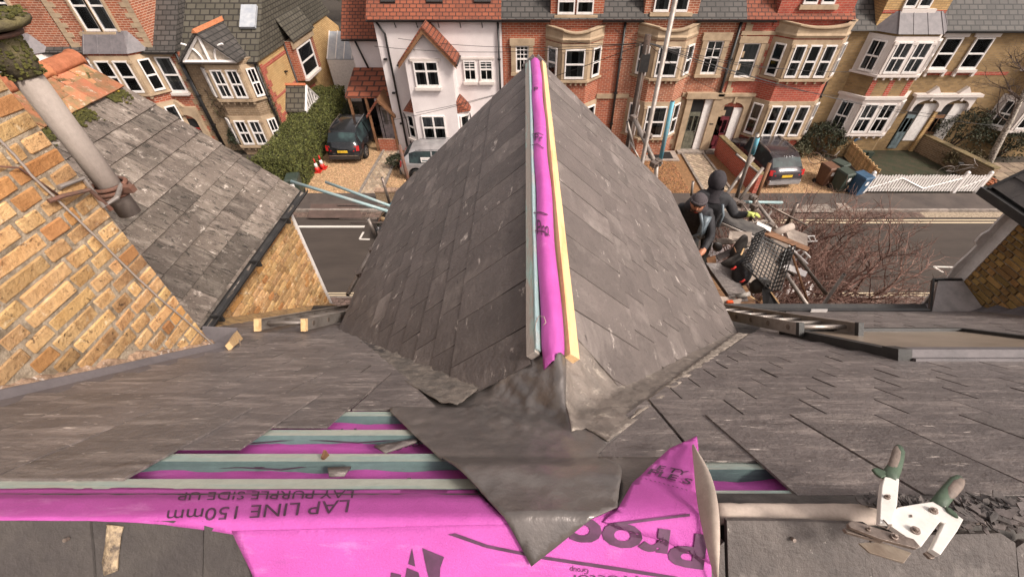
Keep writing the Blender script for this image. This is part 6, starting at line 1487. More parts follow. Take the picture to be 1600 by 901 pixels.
for k in range(36000):
    y = rs.uniform(hy0, hy1); x0, x1, z = hedge_sec(y); u = rs.random(); e = abs(rs.gauss(0, .06))
    if u < .45: p = Vector((rs.uniform(x0, x1), y, z - e + .05 * noise.noise(Vector((y * 5, u * 40, 0)))))
    elif u < .8: p = Vector((x1 - e, y, rs.uniform(.05, z)))
    elif u < .87: p = Vector((x0 + e, y, rs.uniform(.05, z)))
    else: p = Vector((rs.uniform(x0, x1), hy0 + e - .02, rs.uniform(.05, z - .1)))
    p += Vector((.09, .06, .09)) * noise.noise(p * 2.6); pts.append(p)
leaves(mb, pts, .028, .058, rs); tag(mb.build('foliage', m_hedge, hg), kind='stuff')
mb = MB(); mb.loft([[(x0 + .12, y, 0), (x1 - .12, y, 0), (x1 - .14, y, z - .14), (x0 + .14, y, z - .14)] for y in [hy0 + .1 + (hy1 - hy0 - .2) * k / 14 for k in range(15)] for x0, x1, z in [hedge_sec(y)]]); mb.build('dark_core', m_core, hg)  # solid filler, coloured dark for the shade between the leaves
def gb(px, py, *a, **k): x, y = gy(px, py); return bush(a[0], (x, y, .02), *a[1:], **k)
gb(1152, 228, 'conical_shrub', .42, .42, 2.1, 1600, 'tall dark shrub between the crimson door and red bay', s=(.03, .06))
gb(1275, 242, 'dark_shrub', 1.2, .8, 1.7, 4200, 'spreading dark shrub behind the gravel beside the yellow house')
gb(1246, 245, 'variegated_shrub', .55, .4, .8, 1300, 'pale variegated shrub at the corner of the right gravel drive', mat=M('variegated_leaves', (.20, .19, .11), .8, (.05, .055, .03), 9, (.4, .6), None, 0, 30, rnd=.5, fine=0))
gb(1478, 236, 'large_shrub', 1.5, 1.0, 2.2, 5200, 'large dark evergreen shrub covering the wall by the twin porch')
gb(1500, 262, 'scrubby_shrub', 1.2, .8, .9, 2800, 'straggly brown green shrub along the mossy wall', mat=m_creep)
gb(624, 262, 'small_shrub', .55, .4, .7, 1300, 'small dark shrub beside the silver car')
gb(556, 205, 'climbing_plant', .5, .5, 1.6, 1500, 'dark climber on the carport post')
gb(388, 236, 'window_shrub', .8, .4, 1.3, 2200, 'dark rounded shrub below the lower bay of the corner house')
gb(1395, 222, 'wall_shrub', .5, .3, .6, 900, 'small dark plant below the white lower bay', mat=m_bush)
gb(1560, 245, 'end_shrub', 1.1, .8, 1.5, 3200, 'dark shrub under the last white bay at the right edge')
# creeper over the corner house
cr = thing('wall_creeper', (-14.5, 22.2, 0), 'brown leaved creeper spreading over the timber gabled corner house', 'climbing plant'); rs = random.Random(12); mb = MB(); lf = []
for k in range(26):
    x = rs.uniform(-15.6, -13.15); z = rs.uniform(.2, 2.2); p = Vector((x, YFA - .05, z)); pts = [p.copy()]
    for j in range(14):
        p = p + Vector((rs.gauss(0, .14), 0, rs.uniform(.05, .28))); p.x = min(p.x, -13.05)
        if p.z > ZH - .2: break
        pts.append(p.copy()); 
        for q in range(rs.randrange(3, 14)): lf.append(p + Vector((rs.gauss(0, .14), -abs(rs.gauss(0, .05)), rs.gauss(0, .14))))
    if len(pts) > 2: mb.tube(pts, .018, 5)
mb.build('stems', m_barkd, cr); mb = MB(); leaves(mb, lf, .03, .07, rs); tag(mb.build('foliage', m_creep, cr), kind='stuff')
# ============================================================ bare shrub in our front garden
def grow(mb, p, d, L, r_, lv, rs, spread=.55, tips=None):
    n = 4; pts = [p.copy()]; rr = [r_]
    for i in range(n):
        d = (d + Vector((rs.gauss(0, .16), rs.gauss(0, .16), rs.gauss(0, .12) + .03))).normalized(); p = p + d * (L / n); pts.append(p.copy()); rr.append(r_ * (1 - .5 * (i + 1) / n))
        if lv > 0 and i >= 1:
            for q in range(1 if lv > 3 else rs.choice((1, 1, 2))):
                a = Vector((rs.gauss(0, 1), rs.gauss(0, 1), rs.gauss(0, .6))).normalized(); grow(mb, p, (d + a * spread * 1.5).normalized(), L * rs.uniform(.45, .72), r_ * .55, lv - 1, rs, spread)
    mb.tube(pts, rr, 6 if r_ > .02 else 3, False)
def tree(nm, base, stems, L, r_, lv, label, seed, mat=m_bark, lean=.5, cat='bare shrub'):
    t = thing(nm, base, label, cat); rs = random.Random(seed); tr = MB(); br = MB(); base = Vector(base)
    for k in range(stems):
        a = 6.28 * k / stems + rs.random(); d = Vector((math.cos(a) * lean, math.sin(a) * lean * .7, 1)).normalized(); p1 = base + d * L * .35; tr.tube([base, base.lerp(p1, .5) + Vector((.03, 0, 0)), p1], [r_, r_ * .9, r_ * .8], 8)
        grow(br, p1, d, L, r_ * .75, lv, rs)
    tr.build('trunk', m_barkd, t); tag(br.build('branches', mat, t), kind='stuff'); return t
bx = onZ(1385, 560, 2.0)
tree('bare_shrub', (8.0, 9.3, 0), 27, 2.15, .075, 4, 'wide leafless reddish twiggy shrub in the front garden below the eaves', 21, lean=.55)
tree('bare_shrub', (6.5, 8.9, 0), 8, 2.1, .05, 4, 'smaller leafless twiggy shrub behind the tube with the yellow end', 22, lean=.5)
# birch on the right, dark trees behind the houses
b0 = Vector((*gy(1538, 268), 0)); bt = thing('birch_tree', b0, 'pale speckled birch trunk leaning up at the right edge', 'tree'); mb = MB()
m_birch = M('birch_bark', (.48, .42, .36), .9, (.14, .11, .09), 14, (.42, .58), None, .6, 30)
q = [b0, onY(1556, 232, b0.y + .1), onY(1578, 190, b0.y + .2), onY(1612, 120, b0.y + .4)]; mb.tube(q, [.16, .14, .12, .07], 10); mb.build('trunk', m_birch, bt, True); mb = MB(); rs = random.Random(31)
for p in (q[2], q[3], q[2].lerp(q[3], .5)):
    for k in range(3): grow(mb, p, Vector((rs.gauss(-.3, .8), rs.gauss(0, .6), .7)).normalized(), 1.5, .035, 3, rs)
tag(mb.build('branches', m_barkd, bt), kind='stuff')
def leafy_tree(base, H, Rr, label, seed, n=5000):
    base = Vector(base); t = thing('garden_tree', base, label, 'tree', 'trees behind the houses'); rs = random.Random(seed); mb = MB()
    mb.tube([base, base + Vector((.1, 0, H * .35)), base + Vector((0, .1, H * .7))], [.25, .2, .08], 8)
    for k in range(6): a = k; mb.tube([base + Vector((0, 0, H * .35)), base + Vector((Rr * .6 * math.cos(a), Rr * .6 * math.sin(a), H * .7))], [.1, .04], 6)
    mb.build('trunk', m_barkd, t); mb = MB(); pts = []; cl = [Vector((rs.gauss(0, .5) * Rr, rs.gauss(0, .5) * Rr, H * rs.uniform(.4, .95))) for _ in range(16)]
    for k in range(n): c = rs.choice(cl); d = Vector((rs.gauss(0, 1), rs.gauss(0, 1), rs.gauss(0, 1))).normalized(); pts.append(base + c + d * Rr * .38 * rs.uniform(.6, 1))
    leaves(mb, pts, .07, .16, rs); tag(mb.build('crown', m_bush, t), kind='stuff')
leafy_tree((-13.5, 47, 0), 6, 2.6, 'dark evergreen tree behind the lean-to on the left', 1)
leafy_tree((-18.5, 52, 0), 8, 3.2, 'dark evergreen tree further behind the corner house', 2)
leafy_tree((-9.5, 55, 0), 7, 3.2, 'dark evergreen tree behind the white house annex', 3)
# ============================================================ bins, cones, fence, bicycle
def wheelie(label, loc, rot, mat):
    t = thing('wheelie_bin', (0, 0, 0), label, 'wheelie bin', 'wheelie bins')
    MB().loft([[(-.22, -.24, .06), (.22, -.24, .06), (.22, .24, .06), (-.22, .24, .06)], [(-.28, -.33, .95), (.28, -.33, .95), (.28, .33, .95), (-.28, .33, .95)]]).build('body', mat, t, bevel=.02)
    MB().loft([[(-.30, -.36, .952), (.30, -.36, .952), (.30, .37, .952), (-.30, .37, .952)], [(-.27, -.31, 1.04), (.27, -.31, 1.04), (.27, .33, 1.06), (-.27, .33, 1.06)]]).build('lid', mat, t, bevel=.015)
    MB().tube([(-.24, .40, .98), (.24, .40, .98)], .018, 8).build('handle', mat, t)
    for s in (-1, 1): MB().tube([(s * .19, .28, .10), (s * .25, .28, .10)], .10, 16).build('wheel', m_tyre, t)
    MB().box((-.08, -.318, .62), (.08, -.30, .80)).build('sticker', m_whitep, t)
    t.location = (*loc, .02); t.rotation_euler = (0, 0, rot); return t
w0 = wheelie('large blue wheelie bin nearest the white picket fence', gy(1333, 303), .35, m_blue)
gx, gyy = gy(1333, 303)
wheelie('green wheelie bin behind the blue bin by the picket fence', (gx - .62, gyy + .35), .3, m_greenp)
wheelie('brown wheelie bin at the left of the bin row', (gx - 1.1, gyy + .9), .25, m_brown)
wheelie('dark green wheelie bin at the back of the bin row', (gx - .45, gyy + 1.2), .5, m_greenp)
wheelie('blue wheelie bin below the white lower bay', gy(1322, 240), .1, m_blue)
wheelie('dark green wheelie bin at the near end of the hedge', gy(468, 306), .2, m_greenp)
for k in range(3):
    c = gy(1334 + k * 10, 246 + k); t = thing('food_caddy', (*c, .02), ['small green food caddy beside the blue bin', 'small green food caddy in the middle of three', 'small green food caddy nearest the lawn'][k], 'caddy', 'green food caddies')
    MB().loft([[(c[0] + x * .8, c[1] + y * .8, .02) for x, y in ((-.15, -.12), (.15, -.12), (.15, .12), (-.15, .12))], [(c[0] + x, c[1] + y, .38) for x, y in ((-.15, -.12), (.15, -.12), (.15, .12), (-.15, .12))]]).build('body', m_greenp, t)
    MB().box((c[0] - .16, c[1] - .13, .382), (c[0] + .16, c[1] + .13, .42)).build('lid', m_greenp, t)
for k, (px, py) in enumerate(((497, 268), (505, 263))):
    c = gy(px, py); t = thing('traffic_cone', (*c, .02), ['orange and white traffic cone nearer the camera by the hedge', 'orange and white traffic cone standing close behind the other'][k], 'traffic cone', 'traffic cones')
    V_ = lambda z: Vector((c[0], c[1], z)); MB().box((c[0] - .2, c[1] - .2, .02), (c[0] + .2, c[1] + .2, .06)).build('base', m_redp, t)
    MB().tube([V_(.061), V_(.28)], [.15, .105], 16).build('cone_lower', m_redp, t, True); MB().tube([V_(.281), V_(.5)], [.106, .062], 16).build('reflective_band', m_whitep, t, True); MB().tube([V_(.501), V_(.75)], [.062, .025], 16).build('cone_tip', m_redp, t, True)
fx0, fx1 = gy(1349, 304)[0], gy(1526, 304)[0]; yf = YF + .12
pf = thing('picket_fence', (fx0, yf, 0), 'white picket fence and gate facing the pavement in front of the lawn', 'fence')
n = 40
for k in range(n):
    x = fx0 + .1 + (fx1 - fx0 - .2) * k / (n - 1); h = 1.02 + .02 * math.sin(k)
    MB().prism([(x - .042, yf - .03, .14), (x + .042, yf - .03, .14), (x + .042, yf - .03, h - .05), (x, yf - .03, h), (x - .042, yf - .03, h - .05)], (0, .022, 0)).build('picket', m_whitep, pf)
for x in (fx0, fx0 + (fx1 - fx0) * .80, fx1): 
    p_ = MB().box((x - .07, yf - .05, 0), (x + .07, yf + .07, 1.12)).build('post', m_whitep, pf); MB().tube([(x, yf + .01, 1.121), (x, yf + .01, 1.17)], [.09, .05], 8).build('post_cap', m_whitep, p_)
for z in (.30, .85): MB().box((fx0 + .07, yf + .0, z - .04), (fx1 - .07, yf + .035, z + .04)).build('rail', m_whitep, pf)
for a, b in ((.02, .26), (.5, .26), (.5, .78), (.82, .98)): MB().tube([(fx0 + (fx1 - fx0) * a, yf - .04, .3), (fx0 + (fx1 - fx0) * b, yf - .04, .85)], .035, 4).build('brace', m_whitep, pf)
bs, be = Vector((*gy(1312, 236), 0)), Vector((*gy(1362, 292), 0)); bf = thing('bamboo_screen', bs, 'low tan bamboo screen running back beside the bins', 'fence'); L = (be - bs).length; dd = (be - bs).normalized()
for k in range(int(L / .12)): p = bs + dd * (k * .12); MB().tube([p, p + Vector((0, 0, .85 + .04 * math.sin(k * 2.3)))], .045, 6).build('cane', m_bamboo, bf)
for z in (.3, .7): MB().tube([bs + Vector((0, 0, z)), be + Vector((0, 0, z))], .02, 5).build('binding_wire', m_barkd, bf)
def bicycle(label, c, rot, mat, tilt=.3):
    t = thing('bicycle', (0, 0, 0), label, 'bicycle')
    def ring(cx, r_): return [(cx + r_ * math.cos(k * math.pi / 12), 0, .34 + r_ * math.sin(k * math.pi / 12)) for k in range(25)]
    for cx in (-.52, .52):
        w_ = MB().tube(ring(cx, .33), .016, 6, False).build('wheel', mat, t, True); mb = MB()
        for k in range(10): mb.tube([(cx, 0, .34), (cx + .32 * math.cos(k * .628), 0, .34 + .32 * math.sin(k * .628))], .003, 3)
        mb.build('spokes', m_alu, w_)
    mb = MB()
    for a, b in (((-.52, .34), (-.1, .34)), ((-.1, .34), (-.22, .85)), ((-.52, .34), (-.2, .78)), ((-.2, .78), (.36, .82)), ((-.1, .34), (.38, .72)), ((.52, .34), (.34, .95))): mb.tube([(a[0], 0, a[1]), (b[0], 0, b[1])], .018, 6)
    mb.build('frame', mat, t); MB().tube([(.34, -.25, 1.0), (.34, 0, .96), (.34, .25, 1.0)], .015, 6).build('handlebar', m_alu, t); MB().box((-.34, -.06, .86), (-.12, .06, .90)).build('saddle', m_black, t)
    t.location = (*c, .03); t.rotation_euler = (tilt, 0, rot)
bicycle('bicycle with pale wheels leaning on the mossy wall behind the lawn', gy(1486, 276), -.15, m_alu)
bicycle('dark bicycle leaning among the shrubs by the brown bin', gy(1285, 262), -.9, m_steel, .2)
bicycle('bicycle parked in front of the telegraph pole beside the tiled path', gy(1000, 268), 1.2, m_steel, .1)
cov = thing('drain_surround', (*gy(1040, 248), .02), 'pale concrete slab with dark inset in the leafy yard', 'slab'); a, b = gy(1006, 252), gy(1056, 242)
MB().box((a[0], a[1], .02), (b[0], b[1] + .35, .09)).build('slab', m_concrete, cov); MB().box((a[0] + .3, a[1] + .15, .092), (b[0] - .3, b[1] + .2, .10)).build('dark_inset', m_dark, cov)
sp = thing('street_sign', (*gy(664, 292), 0), 'small white notice on a dark post beside the silver car', 'sign'); c = onY(665, 249, 18.6)
MB().tube([(c.x, 18.6, 0), (c.x, 18.6, c.z - .1)], .03, 8).build('post', m_black, sp); MB().box((c.x - .22, 18.55, c.z - .12), (c.x + .22, 18.58, c.z + .12)).build('sign_plate', m_whitep, sp); MB().box((c.x - .16, 18.54, c.z - .05), (c.x + .16, 18.549, c.z + .0)).build('sign_text_band', m_doort, sp)
a, b = onY(624, 226, 17.9), onY(641, 292, 17.9); pr = MB().tube([(a.x, 17.9, a.z), (b.x, 17.9, .0)], [.07, .09], 10).build('rusty_post', m_rust, None, True); tag(pr, 'tall rusty orange post at the pavement beside the silver car', 'post')
gp = gy(1430, 296); MB_ = thing('red_gravel_bag', (*gy(1548, 288), .02), 'small heap of orange broken bricks beside the right roof', 'bricks')
rs = random.Random(2)
for k in range(9):
    c = gy(1545 + rs.uniform(-8, 8), 288 + rs.uniform(-5, 5)); MB().obox((c[0], c[1], .10 + .06 * (k % 3)), (.22, .11, .07), Matrix.Rotation(rs.random() * 3, 3, 'Z')).build('brick', m_terra, MB_)
# ============================================================ telegraph pole and wires
pt = onY(1013, 54, 17.4); tp = thing('telegraph_pole', (pt.x, 17.4, 0), 'dark wooden telegraph pole with wires fanning out in front of the red houses', 'telegraph pole')
MB().tube([(pt.x - .02, 17.4, 0), (pt.x, 17.4, pt.z)], [.16, .12], 12).build('pole', m_barkd, tp, True)
MB().obox((pt.x, 17.27, pt.z - .9), (.32, .16, .6)).build('junction_box', m_blackpl, tp)
MB().tube([(pt.x - .03, 17.22, pt.z - .3), (pt.x - .05, 17.22, 3.2), (pt.x - .0, 17.22, .2)], .03, 6).build('cable_guard', m_alu, tp)
top = Vector((pt.x, 17.4, pt.z - .25))
ends = [(585, 72, 22.5), (622, 60, 22.5), (598, 190, 22.0), (650, 176, 21.5), (1145, 72, 22.5), (1240, 108, 21.9), (1330, 112, 21.9), (1310, 150, 21.9), (1500, 182, 22.0), (1120, 140, 22.5), (1600, 200, 22), (905, 78, 21.9), (870, 60, 22.5), (960, 45, 22.5)]
for i, (a, b, Y) in enumerate(ends):
    e = onY(a, b, Y); L = (e - top).length
    MB().tube([top.lerp(e, k / 10) - Vector((0, 0, L * .09 * (k / 10) * (1 - k / 10))) for k in range(11)], .010, 4).build('wire', m_black, tp)
lw_ = [onY(560, 205, 15), onY(700, 165, 15), onY(800, 130, 15), onY(1000, 75, 15)]
# ============================================================ scaffold
def seg(a, Ya, b, Yb, r_=.026, mat=None, ext=(0, 0)):
    p, q = onY(*a, Ya), onY(*b, Yb); d = (q - p).normalized(); return p - d * ext[0], q + d * ext[1], r_, mat or m_tube
def tubeobj(par, sgm, nm='scaffold_tube', endc=None):
    p, q, r_, mat = sgm; o = MB().tube([p, q], r_, 14).build(nm, mat, par, True)
    for e, s in ((p, -1), (q, 1)):
        d = (q - p).normalized() * s; MB().tube([e + d * .0005, e + d * .0015], r_ * .78, 12).build('tube_end', endc or m_dark, o)
    return o
def coupler(par, c, r_=.026):
    mb = MB(); c = Vector(c); mb.obox(c, (r_ * 3.0, r_ * 3.2, r_ * 2.6), Matrix.Rotation(.5, 3, 'Z')); o = mb.build('coupler', m_steel, par, bevel=.008)
    MB().tube([c + Vector((.02, -.03, 0)), c + Vector((.035, -.075, .02))], .010, 6).build('coupler_bolt', m_steel, o)
sl = thing('left_scaffold', (-2.4, 5, 0), 'scaffold tubes projecting left of the gable, two of them pale blue', 'scaffold')
T3 = seg((543, 460), 3.95, (620, 318), 5.9); tubeobj(sl, T3)
tubeobj(sl, seg((455, 283), 6.3, (611, 331), 5.7, .026, m_tubeb)); tubeobj(sl, seg((509, 284), 6.4, (614, 323), 5.8, .024, m_tubeb))
tubeobj(sl, seg((597, 277), 6.0, (609, 318), 6.0, .022, m_steel)); tubeobj(sl, seg((575, 341), 5.4, (586, 366), 5.35, .024)); tubeobj(sl, seg((528, 321), 6.4, (606, 321), 6.0, .014, m_steel)); tubeobj(sl, seg((530, 342), 6.2, (590, 341), 6.1, .012, m_steel)); tubeobj(sl, seg((548, 348), 6.2, (600, 347), 6.0, .012, m_steel))
tubeobj(sl, seg((597, 341), 5.3, (614, 347), 5.2, .03, m_timber)); tubeobj(sl, seg((611, 322), 5.85, (617, 312), 5.9, .034, m_tubec))
for k in range(5): coupler(sl, T3[0].lerp(T3[1], (.18, .42, .60, .78, .95)[k]) + Vector((.02, 0, .03)))
lat = MB()
a0, a1 = T3[0] + Vector((.14, 0, -.10)), T3[1] + Vector((.12, 0, -.12))
for k in range(16):
    p = a0.lerp(a1, k / 16); q = a0.lerp(a1, (k + 1) / 16); tubeobj(sl, (p, q + Vector((.10, 0, -.28)), .010, m_steel), 'lattice_strut'); tubeobj(sl, (p + Vector((.10, 0, -.28)), q, .010, m_steel), 'lattice_strut')
tubeobj(sl, (a0, a1, .022, m_steel), 'lattice_chord'); tubeobj(sl, (a0 + Vector((.10, 0, -.28)), a1 + Vector((.10, 0, -.28)), .022, m_steel), 'lattice_chord')
for p in (T3[1] + Vector((.05, 0, 0)), T3[0] + Vector((.15, .4, 0))): tubeobj(sl, (Vector((p.x, p.y, .0)), p - Vector((0, 0, .05)), .026, m_tube), 'standard')
sr = thing('right_scaffold', (2.5, 5, 0), 'scaffold of grey and blue tubes around the right side of the gable', 'scaffold')
PZ = 6.42
tall = seg((1046, -30), 4.95, (1006, 240), 4.95, .026); tubeobj(sr, (Vector((tall[1].x, 4.95, 0)), Vector((tall[1].x, 4.95, 11.4)), .026, m_tube), 'standard')
D_ = seg((990, 182), 5.6, (1026, 260), 5.0, .03, m_tube); tubeobj(sr, D_); tubeobj(sr, seg((1051, 158), 5.1, (1030, 258), 5.1, .026, m_tubec)); tubeobj(sr, seg((1026, 255), 5.05, (1022, 330), 5.05))
for q in (onY(1002, 208, 5.5), onY(1028, 252, 5.05), onY(1012, 212, 5.0), onY(1022, 256, 5.0), onY(990, 184, 5.6)): coupler(sr, q)
tubeobj(sr, seg((980, 190), 5.7, (990, 230), 5.7, .02)); tubeobj(sr, seg((985, 222), 5.5, (1000, 250), 5.3, .012, m_alu))
F_ = seg((1184, 208), 6.0, (1149, 312), 6.0, .028, m_tube); tubeobj(sr, F_, 'standard'); tubeobj(sr, seg((1177, 246), 6.3, (1127, 314), 5.8)); tubeobj(sr, seg((1192, 262), 6.2, (1155, 312), 5.9))
tubeobj(sr, seg((1203, 254), 6.3, (1181, 310), 6.1, .028, m_wood)); tubeobj(sr, seg((1146, 315), 5.8, (1222, 316), 6.0, .024, m_tubeb)); tubeobj(sr, seg((1150, 240), 6.6, (1186, 270), 6.6, .018, m_alu)); tubeobj(sr, seg((1184, 215), 5.95, (1176, 240), 5.95, .03, m_tubec))
tubeobj(sr, seg((1174, 305), 5.8, (1291, 459), 4.9, .028)); tubeobj(sr, seg((1217, 412), 4.7, (1268, 486), 3.85, .028, m_tube), endc=m_timber); tubeobj(sr, seg((1246, 317), 6.0, (1228, 352), 6.0, .028, m_steel), 'standard'); tubeobj(sr, seg((1160, 318), 5.6, (1180, 345), 5.5, .012, m_steel))
tubeobj(sr, seg((1083, 283), 5.9, (1080, 305), 5.9, .02), 'standard'); tubeobj(sr, seg((1156, 362), 5.2, (1170, 352), 5.2, .02)); tubeobj(sr, seg((1180, 311), 5.75, (1172, 345), 5.75, .03, m_steel), 'standard')
for q in (onY(1148, 314, 5.75), onY(1158, 318, 5.75), onY(1177, 308, 5.8), onY(1137, 306, 5.8), onY(1205, 352, 5.4), onY(1178, 322, 5.7), onY(1144, 322, 5.7)): coupler(sr, q, .03)
for x, y in ((3.2, 6.0), (4.9, 4.9), (4.6, 5.8)): tubeobj(sr, (Vector((x, y, 0)), Vector((x, y, PZ + .2)), .026, m_tube), 'standard')
for k in range(6): MB().box((1.78, 3.82 + k * .235, PZ - .04), (3.45, 4.045 + k * .235, PZ)).build('scaffold_board', m_board, sr)
# clutter on the scaffold
def plank(nm, pts, th, mat, label, cat):
    v = [onY(a, b, Y) for a, b, Y in pts]; n = (v[1] - v[0]).cross(v[2] - v[0]).normalized(); n = n if n.z > 0 else -n
    return tag(MB().prism(v, -n * th).build(nm, mat, None, bevel=.003), label, cat)
plank('scaffold_plank', [(1127, 327, 5.4), (1196, 356, 5.1), (1190, 371, 4.95), (1121, 342, 5.2)], .05, m_cloth, 'dark dirty plank sloping right from the gloved hand', 'plank')
plank('metal_edged_board', [(1122, 344, 5.1), (1188, 372, 4.9), (1187, 376, 4.88), (1121, 348, 5.1)], .03, m_alu, 'thin metal edge strip under the dark plank', 'strip')
plank('orange_plank', [(1187, 352, 5.3), (1266, 386, 4.9), (1262, 392, 4.85), (1184, 361, 5.2)], .03, m_wood, 'orange brown timber plank poking out under the roll', 'plank')
plank('white_board', [(1184, 345, 5.3), (1206, 355, 5.2), (1204, 362, 5.15), (1182, 350, 5.25)], .03, m_whitep, 'short white board lying over the orange plank', 'board')
plank('pale_sheet', [(1140, 360, 5.0), (1175, 362, 4.9), (1172, 385, 4.7), (1138, 372, 4.8)], .02, m_concrete, 'pale dusty sheet under the dark plank', 'sheet')
plank('pale_sheet', [(1225, 352, 5.6), (1262, 366, 5.4), (1262, 384, 5.2), (1232, 372, 5.3)], .02, m_concrete, 'pale flat sheet behind the orange plank', 'sheet')
ro = tag(MB().tube([onY(1209, 364, 5.2), onY(1238, 353, 5.3)], .055, 18).build('membrane_roll', m_pale, None, True), 'short tan roll lying across the orange plank', 'roll')
st = thing('slate_stack', onY(1135, 450, 4.3), 'small stack of loose grey slates on the scaffold by the gable', 'slates')
for k in range(4):
    v = [onY(a + k * 1.2, b + k * 4, 4.25) for a, b in ((1112, 429), (1148, 430), (1166, 457), (1138, 459))]; v[0].y += .25; v[1].y += .25
    MB().prism(v, (0, .0, -.012)).build('slate', m_slate, st)
# black plastic grid crate
cr_ = thing('plastic_crate', onY(1195, 410, 4.6), 'black plastic lattice crate tipped over on the scaffold', 'crate')
def lattice(par, A, B, C, D, nu, nv, r_, nm='lattice_panel'):
    mb = MB()
    for k in range(nu + 1): mb.tube([A.lerp(B, k / nu), D.lerp(C, k / nu)], r_, 4)
    for k in range(nv + 1): mb.tube([A.lerp(D, k / nv), B.lerp(C, k / nv)], r_, 4)
    mb.build(nm, m_blackpl, par)
A, B, C, D = onY(1183, 364, 4.7), onY(1228, 388, 4.6), onY(1205, 455, 4.15), onY(1160, 412, 4.3)
lattice(cr_, A, B, C, D, 9, 12, .0075); nn = (B - A).cross(D - A).normalized() * .16
lattice(cr_, A, D, D - nn, A - nn, 10, 3, .0075); lattice(cr_, B, C, C - nn, B - nn, 10, 3, .0075)
MB().tube([A, B, C, D, A], .016, 6).build('rim', m_blackpl, cr_)
bk_ = tag(MB().prism([onY(1178, 366, 5.2), onY(1232, 376, 5.2), onY(1222, 455, 4.8), onY(1170, 440, 4.8)], (0, .02, -.01)).build('pale_dust_sheet', m_concrete), 'pale dust sheet seen through the black crate lattice', 'dust sheet')
def rag(nm, pxs, Y, mat, label, cat, th=.05, amp=.03):
    v = [onY(a, b, Y) for a, b in pxs]; mb = MB(); c = sum(v, Vector()) / len(v); n = len(v)
    ring0 = v; rings = []
    for s, dz in ((1.0, 0), (.85, .5), (.45, .85), (.1, 1.0)):
        rings.append([c + (p - c) * s + Vector((0, -th * dz, th * dz * .6)) + Vector((1, .5, 1)) * amp * noise.noise(p * 7 + Vector((dz * 3, 0, 0))) for p in v])
    mb.loft([[p + Vector((0, th, -th)) for p in v]] + rings); o = mb.build(nm, mat); sb = o.modifiers.new('s', 'SUBSURF'); sb.levels = sb.render_levels = 2; return tag(o, label, cat)
rag('dark_tool_bag', [(1140, 395), (1150, 378), (1163, 362), (1172, 366), (1168, 385), (1155, 402), (1148, 420), (1136, 412)], 4.75, m_cloth, 'crumpled dark cloth bag between the men and the crate', 'bag')
rag('black_tarp', [(1120, 412), (1140, 402), (1165, 390), (1172, 398), (1160, 412), (1140, 424), (1125, 424)], 4.5, m_cloth, 'grey black folded tarp strip in front of the crate', 'tarp')
rag('black_tool_belt', [(1150, 405), (1172, 400), (1180, 425), (1168, 445), (1150, 450), (1142, 430)], 4.35, m_jacket, 'black tool belt with pouches below the crate', 'tool belt')
rag('black_case', [(1172, 436), (1200, 428), (1212, 446), (1180, 462), (1172, 456)], 4.25, m_blackpl, 'flat black leather case at the foot of the crate', 'case', .05, .006)
rag('black_tray', [(1222, 392), (1236, 384), (1242, 398), (1226, 416), (1212, 412)], 4.7, m_blackpl, 'black plastic tray leaning at the right of the crate', 'tray', .05, .006)
rag('black_bucket_heap', [(1150, 478), (1185, 476), (1188, 486), (1152, 489)], 4.0, m_jacket, 'black heap by the gutter below the slate stack', 'heap')
rag('black_pouch', [(1112, 375), (1132, 378), (1128, 394), (1114, 392)], 4.85, m_blackpl, 'black pouch with blue strap beside the trousers', 'pouch', .04, .006)
for a, b, c_, lab in ((1142, 420, m_redp, 'small red clamp handle by the tool belt'), (1156, 440, m_redp, 'larger red tool handle above the black case')):
    p = onY(a, b, 4.2); o = MB().tube([p, p + Vector((.03, 0, .01)), p + Vector((.05, 0, .045))], .012, 8).build('red_clamp', c_, None, True); tag(o, lab, 'tool handle')
p = onY(1140, 472, 4.05); tag(MB().loft([[p + Vector((x, y, 0)) for x, y in ((-.05, -.02), (.05, -.02), (.05, .02), (-.05, .02))], [p + Vector((x * .8, y, .03)) for x, y in ((-.05, -.02), (.05, -.02), (.05, .02), (-.05, .02))]]).build('orange_tool', m_orange, None, bevel=.005), 'orange plastic tool body low beside the gable slates', 'tool')
tag(MB().tube([onY(a, b, 4.1) for a, b in ((1172, 462), (1185, 470), (1192, 478), (1196, 470), (1188, 462), (1194, 484))], .007, 6).build('yellow_hose', m_timber, None, True), 'tangled yellowish rope by the black case', 'rope')
tag(MB().tube([onY(1150, 463, 4.1), onY(1172, 458, 4.1)], .03, 10).build('plastic_bottle', m_curt, None, True), 'clear plastic bottle lying beside the rope', 'bottle')
bx_ = tag(MB().prism([onY(1196, 458, 4.1), onY(1204, 455, 4.1), onY(1222, 482, 3.8), onY(1222, 487, 3.8), onY(1198, 487, 3.8)], (0, .12, 0)).build('dark_board', m_dark), 'dark upright board end beside the lower tube', 'board')
tag(MB().tube([onY(1205, 456, 4.08), onY(1222, 480, 3.8)], .011, 4).build('timber_lath', m_timber), 'bright timber lath edging the dark board', 'lath')
lb = thing('small_ladder', onY(1250, 395, 5.0), 'short white metal ladder end sticking out right of the tubes', 'ladder')
for a, b in (((1232, 383), (1262, 412)), ((1244, 380), (1266, 402))): MB().tube([onY(*a, 5.2), onY(*b, 4.9)], .014, 6).build('stile', m_whitep, lb)
for k in range(4): MB().tube([onY(1236 + k * 7, 387 + k * 6.5, 5.15), onY(1246 + k * 6, 383 + k * 5.2, 5.15)], .012, 6).build('rung', m_whitep, lb)
lb = thing('small_ladder', onY(1262, 372, 5.4), 'tiny white ladder frame above the orange plank tip', 'ladder')
for a, b in (((1250, 369), (1273, 368)), ((1256, 377), (1277, 376))): MB().tube([onY(*a, 5.4), onY(*b, 5.4)], .010, 6).build('stile', m_whitep, lb)
